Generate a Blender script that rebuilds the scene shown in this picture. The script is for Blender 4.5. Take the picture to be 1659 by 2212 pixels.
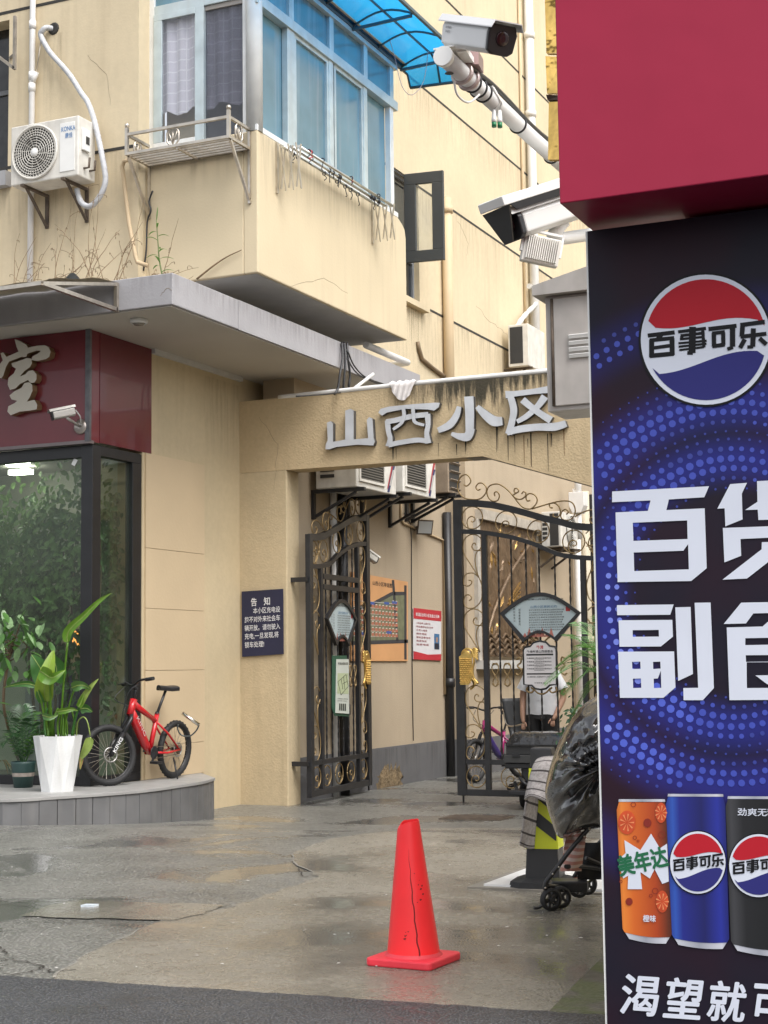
import bpy, math, random
from mathutils import Vector, Matrix
random.seed(7)
SC = bpy.context.scene
for o in list(bpy.data.objects): bpy.data.objects.remove(o)
COL = SC.collection
V = Vector
# ---------------------------------------------------------------- camera
FPX, CX, CY, EYE = 3400.0, 829.5, 1106.0, 1.5      # focal length and centre in units of a 1659 x 2212 frame
YAW, PIT, ROL = math.radians(24.4), math.radians(5.61), 0.012
CAM = V((0, 0, EYE))
FW = V((-math.sin(YAW)*math.cos(PIT), math.cos(YAW)*math.cos(PIT), math.sin(PIT)))
R0 = V((math.cos(YAW), math.sin(YAW), 0)); U0 = R0.cross(FW)
RT = math.cos(ROL)*R0 - math.sin(ROL)*U0
UP = math.sin(ROL)*R0 + math.cos(ROL)*U0
cd = bpy.data.cameras.new('camera'); co = bpy.data.objects.new('camera', cd); COL.objects.link(co)
cd.sensor_width = 36; cd.sensor_fit = 'AUTO'; cd.lens = 36*FPX/2212; cd.clip_start = .1; cd.clip_end = 2000
m = Matrix((RT, UP, -FW)).transposed().to_4x4(); m.translation = CAM
co.matrix_world = m; SC.camera = co
# ---------------------------------------------------------------- light (overcast)
SUN_EL, SUN_AZ = math.radians(55), math.radians(118)   # azimuth measured clockwise from +Y
w = bpy.data.worlds.new('World'); SC.world = w; w.use_nodes = True
nt = w.node_tree; nt.nodes.clear()
sky = nt.nodes.new('ShaderNodeTexSky'); sky.sky_type = 'NISHITA'; sky.sun_disc = False
sky.sun_elevation = SUN_EL; sky.sun_rotation = SUN_AZ; sky.air_density = 1.0; sky.dust_density = 4.0
hs = nt.nodes.new('ShaderNodeHueSaturation'); hs.inputs['Saturation'].default_value = .22
bg = nt.nodes.new('ShaderNodeBackground'); bg.inputs['Strength'].default_value = .15
wo = nt.nodes.new('ShaderNodeOutputWorld')
nt.links.new(sky.outputs[0], hs.inputs['Color']); nt.links.new(hs.outputs[0], bg.inputs[0]); nt.links.new(bg.outputs[0], wo.inputs[0])
sl = bpy.data.lights.new('sun', 'SUN'); sl.energy = 0.95; sl.angle = math.radians(40); sl.color = (1, .965, .92)
so = bpy.data.objects.new('sun', sl); COL.objects.link(so)
sd = V((math.sin(SUN_AZ)*math.cos(SUN_EL), math.cos(SUN_AZ)*math.cos(SUN_EL), math.sin(SUN_EL)))
so.rotation_euler = (-sd).to_track_quat('-Z', 'Y').to_euler(); so.location = sd*40
vs = SC.view_settings; vs.view_transform = 'Standard'; vs.look = 'None'; vs.gamma = 1; vs.use_curve_mapping = False
vs.exposure = 0.98
SC.cycles.max_bounces = 8; SC.cycles.diffuse_bounces = 4; SC.cycles.glossy_bounces = 4
SC.cycles.transmission_bounces = 6; SC.cycles.transparent_max_bounces = 12
SC.cycles.caustics_reflective = False; SC.cycles.caustics_refractive = False
SC.cycles.use_denoising = True; SC.cycles.sample_clamp_indirect = 6
# ---------------------------------------------------------------- from a picture point to its place in the world
def ray(x, y): return FW + (x-CX)/FPX*RT - (y-CY)/FPX*UP
def W(x, y, ax, v):                                  # on the plane  axis = v
    d = ray(x, y); return CAM + d*((v-CAM[ax])/d[ax])
def WX(x, y, v): return W(x, y, 0, v)
def WY(x, y, v): return W(x, y, 1, v)
def WZ(x, y, v): return W(x, y, 2, v)
def proj(p):
    d = V(p)-CAM; z = d.dot(FW); return (CX+FPX*d.dot(RT)/z, CY-FPX*d.dot(UP)/z)
def WD(x, y, t): return CAM + ray(x, y)*t            # at depth t
def WP(x, y, p0, n):                                 # on any plane
    d = ray(x, y); return CAM + d*((p0-CAM).dot(n)/d.dot(n))
def gz(Y):                                           # the lane falls gently from the street towards the gate
    t = min(1, max(0, (13.9-Y)/2.9)); return .19*t
def G(x, y, lift=0):
    z = .1
    for _ in range(25): z = gz(WZ(x, y, z).y)
    p = WZ(x, y, z+lift); return p
# ---------------------------------------------------------------- mesh builder
ORG = {}
class MB:
    def __init__(s): s.v = []; s.f = []; s.mi = []; s.sm = []
    def add(s, vs, fs, mi=0, sm=False):
        b = len(s.v); s.v += [V(p) for p in vs]
        for f in fs: s.f.append([b+i for i in f]); s.mi.append(mi); s.sm.append(sm)
        return s
    def box(s, a, b, mi=0):
        x0, y0, z0 = [min(a[i], b[i]) for i in range(3)]; x1, y1, z1 = [max(a[i], b[i]) for i in range(3)]
        return s.add([(x0,y0,z0),(x1,y0,z0),(x1,y1,z0),(x0,y1,z0),(x0,y0,z1),(x1,y0,z1),(x1,y1,z1),(x0,y1,z1)],
                     [(0,3,2,1),(4,5,6,7),(0,1,5,4),(1,2,6,5),(2,3,7,6),(3,0,4,7)], mi)
    def obox(s, c, ex, ey, ez, mi=0):                # half-axis vectors
        c = V(c); ex = V(ex); ey = V(ey); ez = V(ez)
        p = [c+sx*ex+sy*ey+sz*ez for sz in (-1,1) for sx, sy in ((-1,-1),(1,-1),(1,1),(-1,1))]
        return s.add(p, [(0,3,2,1),(4,5,6,7),(0,1,5,4),(1,2,6,5),(2,3,7,6),(3,0,4,7)], mi)
    def bar(s, a, b, w, h=None, up=(0,0,1), mi=0):   # rectangular bar between two points
        a = V(a); b = V(b); h = h or w; d = (b-a); L = d.length
        if L < 1e-6: return s
        d /= L; up = V(up)
        if abs(d.dot(up)) > .98: up = V((1,0,0))
        sx = d.cross(up).normalized(); sy = sx.cross(d).normalized()
        return s.obox((a+b)/2, sx*w/2, d*L/2, sy*h/2, mi)
    def tube(s, pts, r, n=8, cap=True, mi=0, closed=False, sm=True, up=None):
        pts = [V(p) for p in pts]; N = len(pts)
        if N < 2: return s
        rs = r if isinstance(r, (list, tuple)) else [r]*N
        T = []
        for i in range(N):
            a = pts[i-1] if (i > 0 or closed) else pts[i]; c = pts[(i+1) % N] if (i < N-1 or closed) else pts[i]
            t = (c-a); T.append(t.normalized() if t.length > 1e-9 else V((0,0,1)))
        u = V(up) if up else (V((0,0,1)) if abs(T[0].z) < .9 else V((1,0,0)))
        nrm = (u - T[0]*u.dot(T[0])).normalized(); ring = []
        b = len(s.v)
        for i in range(N):
            nrm = nrm - T[i]*nrm.dot(T[i]); nrm = nrm.normalized() if nrm.length > 1e-6 else T[i].orthogonal().normalized()
            bi = T[i].cross(nrm)
            for k in range(n):
                a = 2*math.pi*k/n; s.v.append(pts[i] + (nrm*math.cos(a)+bi*math.sin(a))*rs[i])
        M_ = N if closed else N-1
        for i in range(M_):
            for k in range(n):
                j = (i+1) % N; k2 = (k+1) % n
                s.f.append([b+i*n+k, b+i*n+k2, b+j*n+k2, b+j*n+k]); s.mi.append(mi); s.sm.append(sm)
        if cap and not closed:
            s.f.append([b+k for k in range(n)][::-1]); s.mi.append(mi); s.sm.append(False)
            s.f.append([b+(N-1)*n+k for k in range(n)]); s.mi.append(mi); s.sm.append(False)
        return s
    def prism(s, poly, ext, mi=0, mi2=None):         # planar polygon pushed along a vector; the given polygon is the front
        n = len(poly); ext = V(ext); poly = [V(p) for p in poly]
        s.add(poly+[p+ext for p in poly], [list(range(n))], mi)
        b = len(s.v)-2*n; m2 = mi if mi2 is None else mi2
        s.f.append([b+n+i for i in range(n)][::-1]); s.mi.append(m2); s.sm.append(False)
        for i in range(n):
            j = (i+1) % n; s.f.append([b+i, b+n+i, b+n+j, b+j]); s.mi.append(m2); s.sm.append(False)
        return s
    def lathe(s, prof, c, axis=(0,0,1), n=20, mi=0, sm=True, cap=True):   # prof: (radius, height)
        c = V(c); a = V(axis).normalized(); u = a.orthogonal().normalized(); w_ = a.cross(u); b = len(s.v)
        for r, h in prof:
            for k in range(n):
                t = 2*math.pi*k/n; s.v.append(c+a*h+(u*math.cos(t)+w_*math.sin(t))*r)
        for i in range(len(prof)-1):
            for k in range(n):
                k2 = (k+1) % n; s.f.append([b+i*n+k, b+i*n+k2, b+(i+1)*n+k2, b+(i+1)*n+k]); s.mi.append(mi); s.sm.append(sm)
        if cap:
            s.f.append([b+k for k in range(n)][::-1]); s.mi.append(mi); s.sm.append(False)
            s.f.append([b+(len(prof)-1)*n+k for k in range(n)]); s.mi.append(mi); s.sm.append(False)
        return s
    def ball(s, c, r, n=10, mi=0, sc=(1,1,1)):
        c = V(c); b = len(s.v); m_ = n//2+1
        for i in range(m_+1):
            th = math.pi*i/m_
            for k in range(n):
                ph = 2*math.pi*k/n
                s.v.append(c+V((r*sc[0]*math.sin(th)*math.cos(ph), r*sc[1]*math.sin(th)*math.sin(ph), r*sc[2]*math.cos(th))))
        for i in range(m_):
            for k in range(n):
                k2 = (k+1) % n; s.f.append([b+i*n+k, b+(i+1)*n+k, b+(i+1)*n+k2, b+i*n+k2]); s.mi.append(mi); s.sm.append(True)
        return s
    def torus(s, c, axis, R, r, n=28, m_=8, mi=0, sc=1.0):
        c = V(c); a = V(axis).normalized(); u = a.orthogonal().normalized(); w_ = a.cross(u)
        return s.tube([c+(u*math.cos(2*math.pi*k/n)+w_*math.sin(2*math.pi*k/n))*R for k in range(n)], r, m_, closed=True, mi=mi, up=a)
    def grid(s, P, mi=0, sm=True):                    # P[i][j] points
        b = len(s.v); n = len(P); k = len(P[0])
        for row in P: s.v += [V(p) for p in row]
        for i in range(n-1):
            for j in range(k-1):
                s.f.append([b+i*k+j, b+i*k+j+1, b+(i+1)*k+j+1, b+(i+1)*k+j]); s.mi.append(mi); s.sm.append(sm)
        return s
    def build(s, name, mat, parent=None, bevel=0, fix=True):
        me = bpy.data.meshes.new(name); org = ORG.get(parent.name, V()) if parent else V()
        loc = V()
        me.from_pydata([tuple(p-org) for p in s.v], [], s.f)
        ms = mat if isinstance(mat, (list, tuple)) else [mat]
        for x in ms: me.materials.append(x)
        me.polygons.foreach_set('material_index', s.mi); me.polygons.foreach_set('use_smooth', s.sm)
        me.update()
        if fix:
            import bmesh
            bm = bmesh.new(); bm.from_mesh(me); bmesh.ops.recalc_face_normals(bm, faces=bm.faces); bm.to_mesh(me); bm.free()
        o = bpy.data.objects.new(name, me); COL.objects.link(o)
        if parent: o.parent = parent
        ORG[o.name] = org
        if bevel:
            b = o.modifiers.new('bevel', 'BEVEL'); b.width = bevel; b.segments = 2; b.limit_method = 'ANGLE'
        return o
def tag(o, label, cat, group=None):
    o['label'] = label; o['category'] = cat
    if group: o['group'] = group
    return o
def thing(name, loc, label, cat, group=None):
    o = bpy.data.objects.new(name, None); COL.objects.link(o); o.location = loc; o.empty_display_size = .1
    ORG[o.name] = V(loc); return tag(o, label, cat, group)
def struct(o): o['kind'] = 'structure'; return o
def lone(mb, name, mat, loc, label, cat, group=None, bevel=0):      # a thing that is one mesh, with its origin at its base
    loc = V(loc)
    for i in range(len(mb.v)): mb.v[i] = mb.v[i]-loc
    o = mb.build(name, mat, None, bevel); o.location = loc; ORG[o.name] = loc
    return tag(o, label, cat, group)
def dup(o, d, parent=None):
    c = o.copy(); COL.objects.link(c); c.location = o.location+V(d) if parent is None else o.location
    c.parent = parent; ORG[c.name] = ORG.get(o.name, V())
    for ch in list(o.children): dup(ch, d, c)
    return c
def mix(a, b, t): return V(a)*(1-t)+V(b)*t
def arc(c, u, w_, r, a0, a1, n=12, r2=None):
    c = V(c); u = V(u); w_ = V(w_); r2 = r if r2 is None else r2
    return [c+u*r*math.cos(math.radians(a0+(a1-a0)*i/n))+w_*r2*math.sin(math.radians(a0+(a1-a0)*i/n)) for i in range(n+1)]
def smooth(pts, n=6):                                 # Catmull-Rom
    pts = [V(p) for p in pts]; out = []
    for i in range(len(pts)-1):
        p0 = pts[max(0, i-1)]; p1 = pts[i]; p2 = pts[i+1]; p3 = pts[min(len(pts)-1, i+2)]
        for k in range(n):
            t = k/n; out.append(.5*((2*p1)+(-p0+p2)*t+(2*p0-5*p1+4*p2-p3)*t*t+(-p0+3*p1-3*p2+p3)*t**3))
    out.append(pts[-1]); return out
# ---------------------------------------------------------------- materials
def srgb(r, g, b):
    return tuple((c/255/12.92 if c/255 <= .04045 else ((c/255+.055)/1.055)**2.4) for c in (r, g, b))
def M(name, col, rough=.6, metal=0, var=.1, vs=3., bump=0., bs=90., streak=0., streak_col=None, spec=.5, coat=0., rvar=0., emit=None, alpha=1., fine=0.):
    m = bpy.data.materials.new(name); m.use_nodes = True; n = m.node_tree.nodes; L = m.node_tree.links
    p = n['Principled BSDF']; p.inputs['Roughness'].default_value = rough; p.inputs['Metallic'].default_value = metal
    p.inputs['Specular IOR Level'].default_value = spec; p.inputs['Coat Weight'].default_value = coat
    p.inputs['Base Color'].default_value = (*col, 1)
    geo = n.new('ShaderNodeNewGeometry'); pos = geo.outputs['Position']
    def noise(scale, detail=4, vec=None):
        t = n.new('ShaderNodeTexNoise'); t.inputs['Scale'].default_value = scale; t.inputs['Detail'].default_value = detail
        L.new(vec or pos, t.inputs['Vector']); return t.outputs['Fac']
    def remap(s, a, b, c, d):
        t = n.new('ShaderNodeMapRange'); t.inputs[1].default_value = a; t.inputs[2].default_value = b
        t.inputs[3].default_value = c; t.inputs[4].default_value = d; L.new(s, t.inputs[0]); return t.outputs[0]
    def mixc(f, a, b, mode='MIX'):
        t = n.new('ShaderNodeMix'); t.data_type = 'RGBA'; t.blend_type = mode
        for s, v in ((t.inputs[0], f), (t.inputs[6], a), (t.inputs[7], b)):
            if isinstance(v, (int, float)): s.default_value = v
            elif isinstance(v, tuple): s.default_value = (*v, 1)
            else: L.new(v, s)
        return t.outputs[2]
    c = None
    if var:
        k = remap(noise(vs), .3, .7, 1-var, 1+var)
        if fine: 
            k2 = remap(noise(vs*14, 3), .3, .7, 1-fine, 1+fine)
            mu = n.new('ShaderNodeMath'); mu.operation = 'MULTIPLY'; L.new(k, mu.inputs[0]); L.new(k2, mu.inputs[1]); k = mu.outputs[0]
        vm = n.new('ShaderNodeVectorMath'); vm.operation = 'SCALE'; vm.inputs[0].default_value = col; L.new(k, vm.inputs[3]); c = vm.outputs[0]
    if streak:
        mp = n.new('ShaderNodeMapping'); mp.inputs['Scale'].default_value = (9, 9, .5); L.new(pos, mp.inputs[0])
        f = remap(noise(1.0, 5, mp.outputs[0]), .5, .75, 0, streak)
        f2 = remap(noise(.55, 3), .35, .65, 0.15, 1)
        mu = n.new('ShaderNodeMath'); mu.operation = 'MULTIPLY'; L.new(f, mu.inputs[0]); L.new(f2, mu.inputs[1])
        c = mixc(mu.outputs[0], c if c is not None else col, streak_col or tuple(x*.45 for x in col))
    if c is not None: L.new(c, p.inputs['Base Color'])
    if rvar: L.new(remap(noise(vs*1.7), .3, .7, max(.02, rough-rvar), min(1, rough+rvar)), p.inputs['Roughness'])
    if bump:
        b = n.new('ShaderNodeBump'); b.inputs['Strength'].default_value = 1; b.inputs['Distance'].default_value = bump
        L.new(noise(bs, 3), b.inputs['Height']); L.new(b.outputs[0], p.inputs['Normal'])
    if emit: p.inputs['Emission Color'].default_value = (*emit[0], 1); p.inputs['Emission Strength'].default_value = emit[1]
    p.inputs['Alpha'].default_value = alpha
    return m
def leafify(m, col, k=.3):                               # let light through thin leaves
    n = m.node_tree.nodes; L = m.node_tree.links; o = n['Material Output']; p = n['Principled BSDF']; t = n.new('ShaderNodeBsdfTranslucent'); t.inputs[0].default_value = (*col, 1)
    x = n.new('ShaderNodeMixShader'); x.inputs[0].default_value = k; L.new(p.outputs[0], x.inputs[1]); L.new(t.outputs[0], x.inputs[2]); L.new(x.outputs[0], o.inputs[0]); return m
def glassmat(name, tint=(.9, .95, .95), film=.12, filmcol=(.5, .5, .48), rough=.03, see=1.0):
    m = bpy.data.materials.new(name); m.use_nodes = True; n = m.node_tree.nodes; L = m.node_tree.links; n.clear()
    out = n.new('ShaderNodeOutputMaterial'); tr = n.new('ShaderNodeBsdfTransparent'); tr.inputs[0].default_value = (*[c*see for c in tint], 1)
    gl = n.new('ShaderNodeBsdfGlossy'); gl.inputs['Roughness'].default_value = rough
    df = n.new('ShaderNodeBsdfDiffuse'); df.inputs[0].default_value = (*filmcol, 1)
    lw_ = n.new('ShaderNodeLayerWeight'); fr = n.new('ShaderNodeMath'); fr.operation = 'POWER'; fr.inputs[1].default_value = 4.5; L.new(lw_.outputs['Facing'], fr.inputs[0])
    geo = n.new('ShaderNodeNewGeometry'); no = n.new('ShaderNodeTexNoise'); no.inputs['Scale'].default_value = 2.2; no.inputs['Detail'].default_value = 6
    L.new(geo.outputs['Position'], no.inputs['Vector'])
    mr = n.new('ShaderNodeMapRange'); mr.inputs[1].default_value = .3; mr.inputs[2].default_value = .75; mr.inputs[3].default_value = film*.4; mr.inputs[4].default_value = film*1.6
    L.new(no.outputs['Fac'], mr.inputs[0])
    m1 = n.new('ShaderNodeMixShader'); L.new(mr.outputs[0], m1.inputs[0]); L.new(tr.outputs[0], m1.inputs[1]); L.new(df.outputs[0], m1.inputs[2])
    mu = n.new('ShaderNodeMath'); mu.operation = 'MULTIPLY_ADD'; mu.inputs[1].default_value = .92; mu.inputs[2].default_value = .045; L.new(fr.outputs[0], mu.inputs[0])
    m2 = n.new('ShaderNodeMixShader'); L.new(mu.outputs[0], m2.inputs[0]); L.new(m1.outputs[0], m2.inputs[1]); L.new(gl.outputs[0], m2.inputs[2])
    L.new(m2.outputs[0], out.inputs[0]); return m
# ================================================================ materials used all over
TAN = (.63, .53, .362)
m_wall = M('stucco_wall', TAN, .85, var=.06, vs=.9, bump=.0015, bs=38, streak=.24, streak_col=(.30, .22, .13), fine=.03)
m_low = M('lower_render', (.545, .448, .29), .85, var=.08, vs=1.0, bump=.0015, bs=38, streak=.25, streak_col=(.30, .22, .14), fine=.03)
m_wall2 = M('stucco_rough', (.53, .43, .277), .9, var=.08, vs=1.5, bump=.004, bs=42, streak=.3, streak_col=(.25, .19, .12), fine=.05)
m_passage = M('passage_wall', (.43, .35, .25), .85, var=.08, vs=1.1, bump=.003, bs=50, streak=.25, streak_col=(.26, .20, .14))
m_panel = M('wall_board', (.56, .44, .285), .7, var=.05, vs=1.2, bump=.0015, bs=30)
m_joint = M('dark_joint', (.035, .033, .03), .8)
m_canopy = M('canopy_render', (.345, .335, .345), .8, var=.08, vs=2, bump=.002, bs=40, streak=.3, streak_col=(.24, .23, .23))
m_soffit = M('soffit_paint', (.50, .47, .42), .85, var=.05, vs=1.2)
m_dado = M('grey_dado', (.13, .13, .135), .7, var=.15, vs=2, streak=.3)
m_black = M('black_metal', (.018, .018, .02), .42, var=.2, vs=6)
m_iron = M('iron_black', (.022, .022, .024), .38, metal=.0, var=.25, vs=9, bump=.0008, bs=120)
m_gold = M('gold_paint', (.33, .235, .115), .45, metal=.6, var=.18, vs=14)
m_gold2 = M('bright_gilt', (.72, .48, .15), .32, metal=.85, var=.2, vs=16)
m_white = M('white_plastic', (.78, .78, .76), .38, var=.05, vs=4)
m_whitedirty = M('white_dirty', (.66, .64, .59), .5, var=.12, vs=7, streak=.45, streak_col=(.26, .22, .17))
m_pvc = M('pvc_pipe', (.74, .73, .71), .45, var=.06, vs=5, streak=.25, streak_col=(.42, .38, .32))
m_tanpipe = M('tan_pipe', (.56, .43, .27), .6, var=.06, vs=3, streak=.2)
m_steel = M('stainless', (.55, .50, .43), .34, metal=.9, var=.15, vs=12)
m_rust = M('rusty_iron', (.10, .075, .055), .75, var=.35, vs=14, bump=.001, bs=150)
m_rubber = M('rubber', (.016, .016, .017), .7, var=.2, vs=20)
m_plasticbk = M('black_plastic', (.02, .02, .022), .35, var=.15, vs=10)
m_leaf = leafify(M('leaf_green', (.065, .16, .035), .38, var=.35, vs=9, spec=.6), (.12, .28, .03))
m_leafd = M('leaf_dark', (.028, .085, .025), .35, var=.4, vs=8, spec=.6)
m_stem = M('stem_brown', (.14, .095, .055), .8, var=.3, vs=20)
m_dry = M('dry_vine', (.20, .135, .075), .85, var=.3, vs=20)
m_redsign = M('maroon_panel', (.16, .013, .022), .3, var=.1, vs=1.5, coat=.3)
m_glass = glassmat('shop_glass', (.80, .86, .80), film=.06, filmcol=(.24, .25, .22))
m_clear = glassmat('clear_glass', (.93, .95, .95), film=.10, filmcol=(.6, .6, .58))
def wetground(name, c1, c2, r0, r1, bump, bs, agg=0., puddle=(.48, .62), moss=False):
    m = bpy.data.materials.new(name); m.use_nodes = True; n = m.node_tree.nodes; L = m.node_tree.links; p = n['Principled BSDF']
    geo = n.new('ShaderNodeNewGeometry'); pos = geo.outputs['Position']
    def noise(s, d=5, dist=0):
        t = n.new('ShaderNodeTexNoise'); t.inputs['Scale'].default_value = s; t.inputs['Detail'].default_value = d; t.inputs['Distortion'].default_value = dist; L.new(pos, t.inputs['Vector']); return t.outputs['Fac']
    def rm(s, a, b, c, d):
        t = n.new('ShaderNodeMapRange'); t.interpolation_type = 'SMOOTHSTEP'
        for i, v in enumerate((a, b, c, d)): t.inputs[i+1].default_value = v
        L.new(s, t.inputs[0]); return t.outputs[0]
    def mx(f, a, b):
        t = n.new('ShaderNodeMix'); t.data_type = 'RGBA'
        for s, v in ((t.inputs[0], f), (t.inputs[6], a), (t.inputs[7], b)):
            if isinstance(v, float): s.default_value = v
            elif isinstance(v, tuple): s.default_value = (*v, 1)
            else: L.new(v, s)
        return t.outputs[2]
    big = noise(.9, 6, .6); wet = rm(big, puddle[0], puddle[1], 0., 1.)
    c = mx(rm(noise(1.7, 8), .32, .68, 0., 1.), c1, c2)
    fine = noise(bs, 3)
    if agg:
        vo = n.new('ShaderNodeTexVoronoi'); vo.inputs['Scale'].default_value = bs; L.new(pos, vo.inputs['Vector'])
        c = mx(rm(vo.outputs['Distance'], .1, .55, agg, 0.), c, tuple(min(1, x*2.6+.03) for x in c1)); height = vo.outputs['Distance']
    else: height = fine
    c = mx(rm(noise(26, 4), .45, .75, 0., .35), c, tuple(x*.6 for x in c1))
    c = mx(wet, c, tuple(x*.72 for x in c2))
    if moss: c = mx(rm(noise(5, 6), .42, .55, 0., .85), c, (.085, .105, .03))
    L.new(c, p.inputs['Base Color'])
    rr = rm(big, puddle[0]-.06, puddle[1]+.02, r0, r1)
    ad = n.new('ShaderNodeMath'); ad.operation = 'ADD'; L.new(rr, ad.inputs[0]); L.new(rm(noise(14, 4), .3, .7, -.08, .1), ad.inputs[1]); ad.use_clamp = True
    L.new(ad.outputs[0], p.inputs['Roughness'])
    b = n.new('ShaderNodeBump'); b.inputs['Distance'].default_value = bump; L.new(height, b.inputs['Height'])
    inv = rm(big, puddle[0], puddle[1], 1., .12); L.new(inv, b.inputs['Strength']); L.new(b.outputs[0], p.inputs['Normal'])
    p.inputs['Specular IOR Level'].default_value = .55
    return m
m_ground = wetground('wet_old_concrete', (.112, .110, .100), (.168, .164, .149), .36, .06, .007, 52, agg=1.0, puddle=(.56, .62))
m_conc = wetground('wet_smooth_concrete', (.198, .180, .146), (.255, .235, .196), .31, .10, .003, 70, agg=.35, puddle=(.47, .62))
m_asph = wetground('wet_asphalt', (.036, .037, .040), (.055, .057, .061), .45, .25, .014, 75, agg=1.0, puddle=(.55, .72))
m_moss = wetground('mossy_concrete', (.10, .09, .07), (.15, .135, .105), .55, .4, .006, 45, agg=.3, moss=True)
# ================================================================ ground
def sheet(name, poly2, lift, mat):                     # flat outline (x, y) draped over the fall of the lane
    import bmesh
    bm = bmesh.new(); vs_ = [bm.verts.new((x, y, 0)) for x, y in poly2]; bm.faces.new(vs_)
    ys = [11+2.9*i/6 for i in range(7)]
    for y in ys: bmesh.ops.bisect_plane(bm, geom=bm.verts[:]+bm.edges[:]+bm.faces[:], plane_co=(0, y, 0), plane_no=(0, 1, 0))
    bmesh.ops.triangulate(bm, faces=bm.faces[:])
    for v in bm.verts: v.co.z = gz(v.co.y)+lift
    for f in bm.faces: f.normal_update()
    if sum(f.normal.z for f in bm.faces) < 0: bmesh.ops.reverse_faces(bm, faces=bm.faces[:])
    me = bpy.data.meshes.new(name); bm.to_mesh(me); bm.free(); me.materials.append(mat)
    o = bpy.data.objects.new(name, me); COL.objects.link(o); return struct(o)
sheet('ground', [(-150, -120), (150, -120), (150, 300), (-150, 300)], -.004, m_ground)
e0 = G(0, 2110); e1 = G(620, 2150); e2 = G(1310, 2196)
def jag(a, b, n, amp):
    return [(a[0]+(b[0]-a[0])*i/n+random.uniform(-amp, amp)*(0 < i < n), a[1]+(b[1]-a[1])*i/n+random.uniform(-amp, amp)*(0 < i < n)) for i in range(n)]
road_edge = jag((e0.x-60, e0.y-1.5), e0, 12, .05)+jag(e0, e1, 30, .012)+jag(e1, e2, 30, .012)+[(e2.x, e2.y), (e2.x+60, e2.y+1.5)]
sheet('road', road_edge+[(80, -110), (-80, -110)], .006, m_asph)
bd = [(118, 2112), (190, 2060), (330, 1995), (410, 1970), (484, 1963), (530, 1948), (603, 1923), (660, 1905), (688, 1892), (650, 1872), (632, 1856), (634, 1842), (668, 1828), (714, 1812), (794, 1800), (900, 1790), (992, 1788), (1127, 1788)]
bp = [G(x, y) for x, y in bd]; bl = []
for a, b in zip(bp, bp[1:]): bl += jag(a, b, 5, .018)
sheet('concrete_apron', bl+[(bp[-1].x, bp[-1].y), (-2.9, 11.4), (1.2, 11.2), (1.2, e2.y-.05)]+[(x, y-.03) for x, y in [(e2.x, e2.y), (e1.x, e1.y), (G(118, 2118).x, G(118, 2118).y)]], 0, m_conc)
pt = [G(x, y) for x, y in [(45, 1980), (110, 1955), (180, 1945), (265, 1950), (390, 1952), (484, 1956), (440, 1975), (380, 1988), (250, 1985), (120, 1983)]]
pl = []
for a, b in zip(pt, pt[1:]+pt[:1]): pl += jag(a, b, 4, .02)
sheet('concrete_patch', pl, .003, m_conc)
ms_ = [G(x, y) for x, y in [(1185, 2188), (1245, 2125), (1313, 2058), (1400, 2000)]]
sheet('mossy_ground', [(p.x, p.y) for p in ms_]+[(.8, ms_[-1].y), (.8, e2.y+.02), (e2.x+.2, e2.y+.02)], .005, m_moss)
# crumbled pale lip along the edge of the newer concrete
mb = MB(); lp = [V((x, y, gz(y)+.0012)) for x, y in bl]
for a, b in zip(lp, lp[1:]):
    d = b-a; nn = V((-d.y, d.x, 0)).normalized()*random.uniform(.003, .014); mb.add([a-nn*.4, b-nn*.4, b+nn, a+nn], [(0, 1, 2, 3)])
struct(mb.build('concrete_lip', M('pale_lip', (.235, .22, .19), .6, var=.3, vs=20)))
# cracks in the old concrete
mb = MB()
for pts in ([(0, 1945), (50, 1949), (150, 1946), (215, 1950)], [(0, 1952), (60, 1957), (180, 1953)], [(0, 2072), (60, 2078), (95, 2088), (110, 2100), (170, 2095)], [(0, 2045), (20, 2062)], [(688, 1892), (655, 1893), (640, 1872)], [(95, 2088), (60, 2100), (20, 2108)]):
    P = [G(x, y) for x, y in pts]; Q = []
    for a, b in zip(P, P[1:]): Q += [V((x, y, 0)) for x, y in jag(a, b, 7, .012)]
    for a, b in zip(Q, Q[1:]):
        d = (b-a); nn = V((-d.y, d.x, 0)).normalized()*random.uniform(.002, .006); a.z = gz(a.y)+.0015; b.z = gz(b.y)+.0015
        mb.add([a-nn, b-nn, b+nn, a+nn], [(0, 1, 2, 3)])
struct(mb.build('ground_crack', M('crack', (.04, .035, .028), .9)))
# ================================================================ the apartment building on the left
XW, YG, XS = -8.80, 15.45, -8.26
bld = thing('apartment_building', (-10, 20, 0), 'tan rendered apartment building with dark horizontal wall joints and a glazed corner balcony', 'building')
YB = 13.4; zb = 5.4
bc = WY(557, 588, YB); XB = bc.x; ZB = bc.z           # balcony bottom corner
YE = WX(880, 738, XB).y; ZS = WX(562, 284, XB).z       # its far end and the sill height
YF = YB-.14; XF = WY(299, 330, YF).x                    # front wall stands a little forward of the balcony front
mb = MB(); zt = 13.0
wl = [WY(-5, 50, YF).x, WY(18, 250, YF).x]             # window at the far left
wz0 = WY(10, 375, YF).z; wz1 = WY(10, 45, YF).z
mb.box((wl[1], YF, 4.9), (XF, YF+.5, zt)); mb.box((-15, YF, 4.9), (wl[1], YF+.5, wz0)); mb.box((-15, YF, wz1), (wl[1], YF+.5, zt))
mb.box((-15, YF, wz0), (wl[1]-1.5, YF+.5, wz1))
mb.build('front_wall', m_wall, bld)
mb = MB(); mb.box((XS-.4, YG+.31, 0), (XS, 40, 4.9)); mb.build('side_wall_lower', m_passage, bld)
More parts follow.
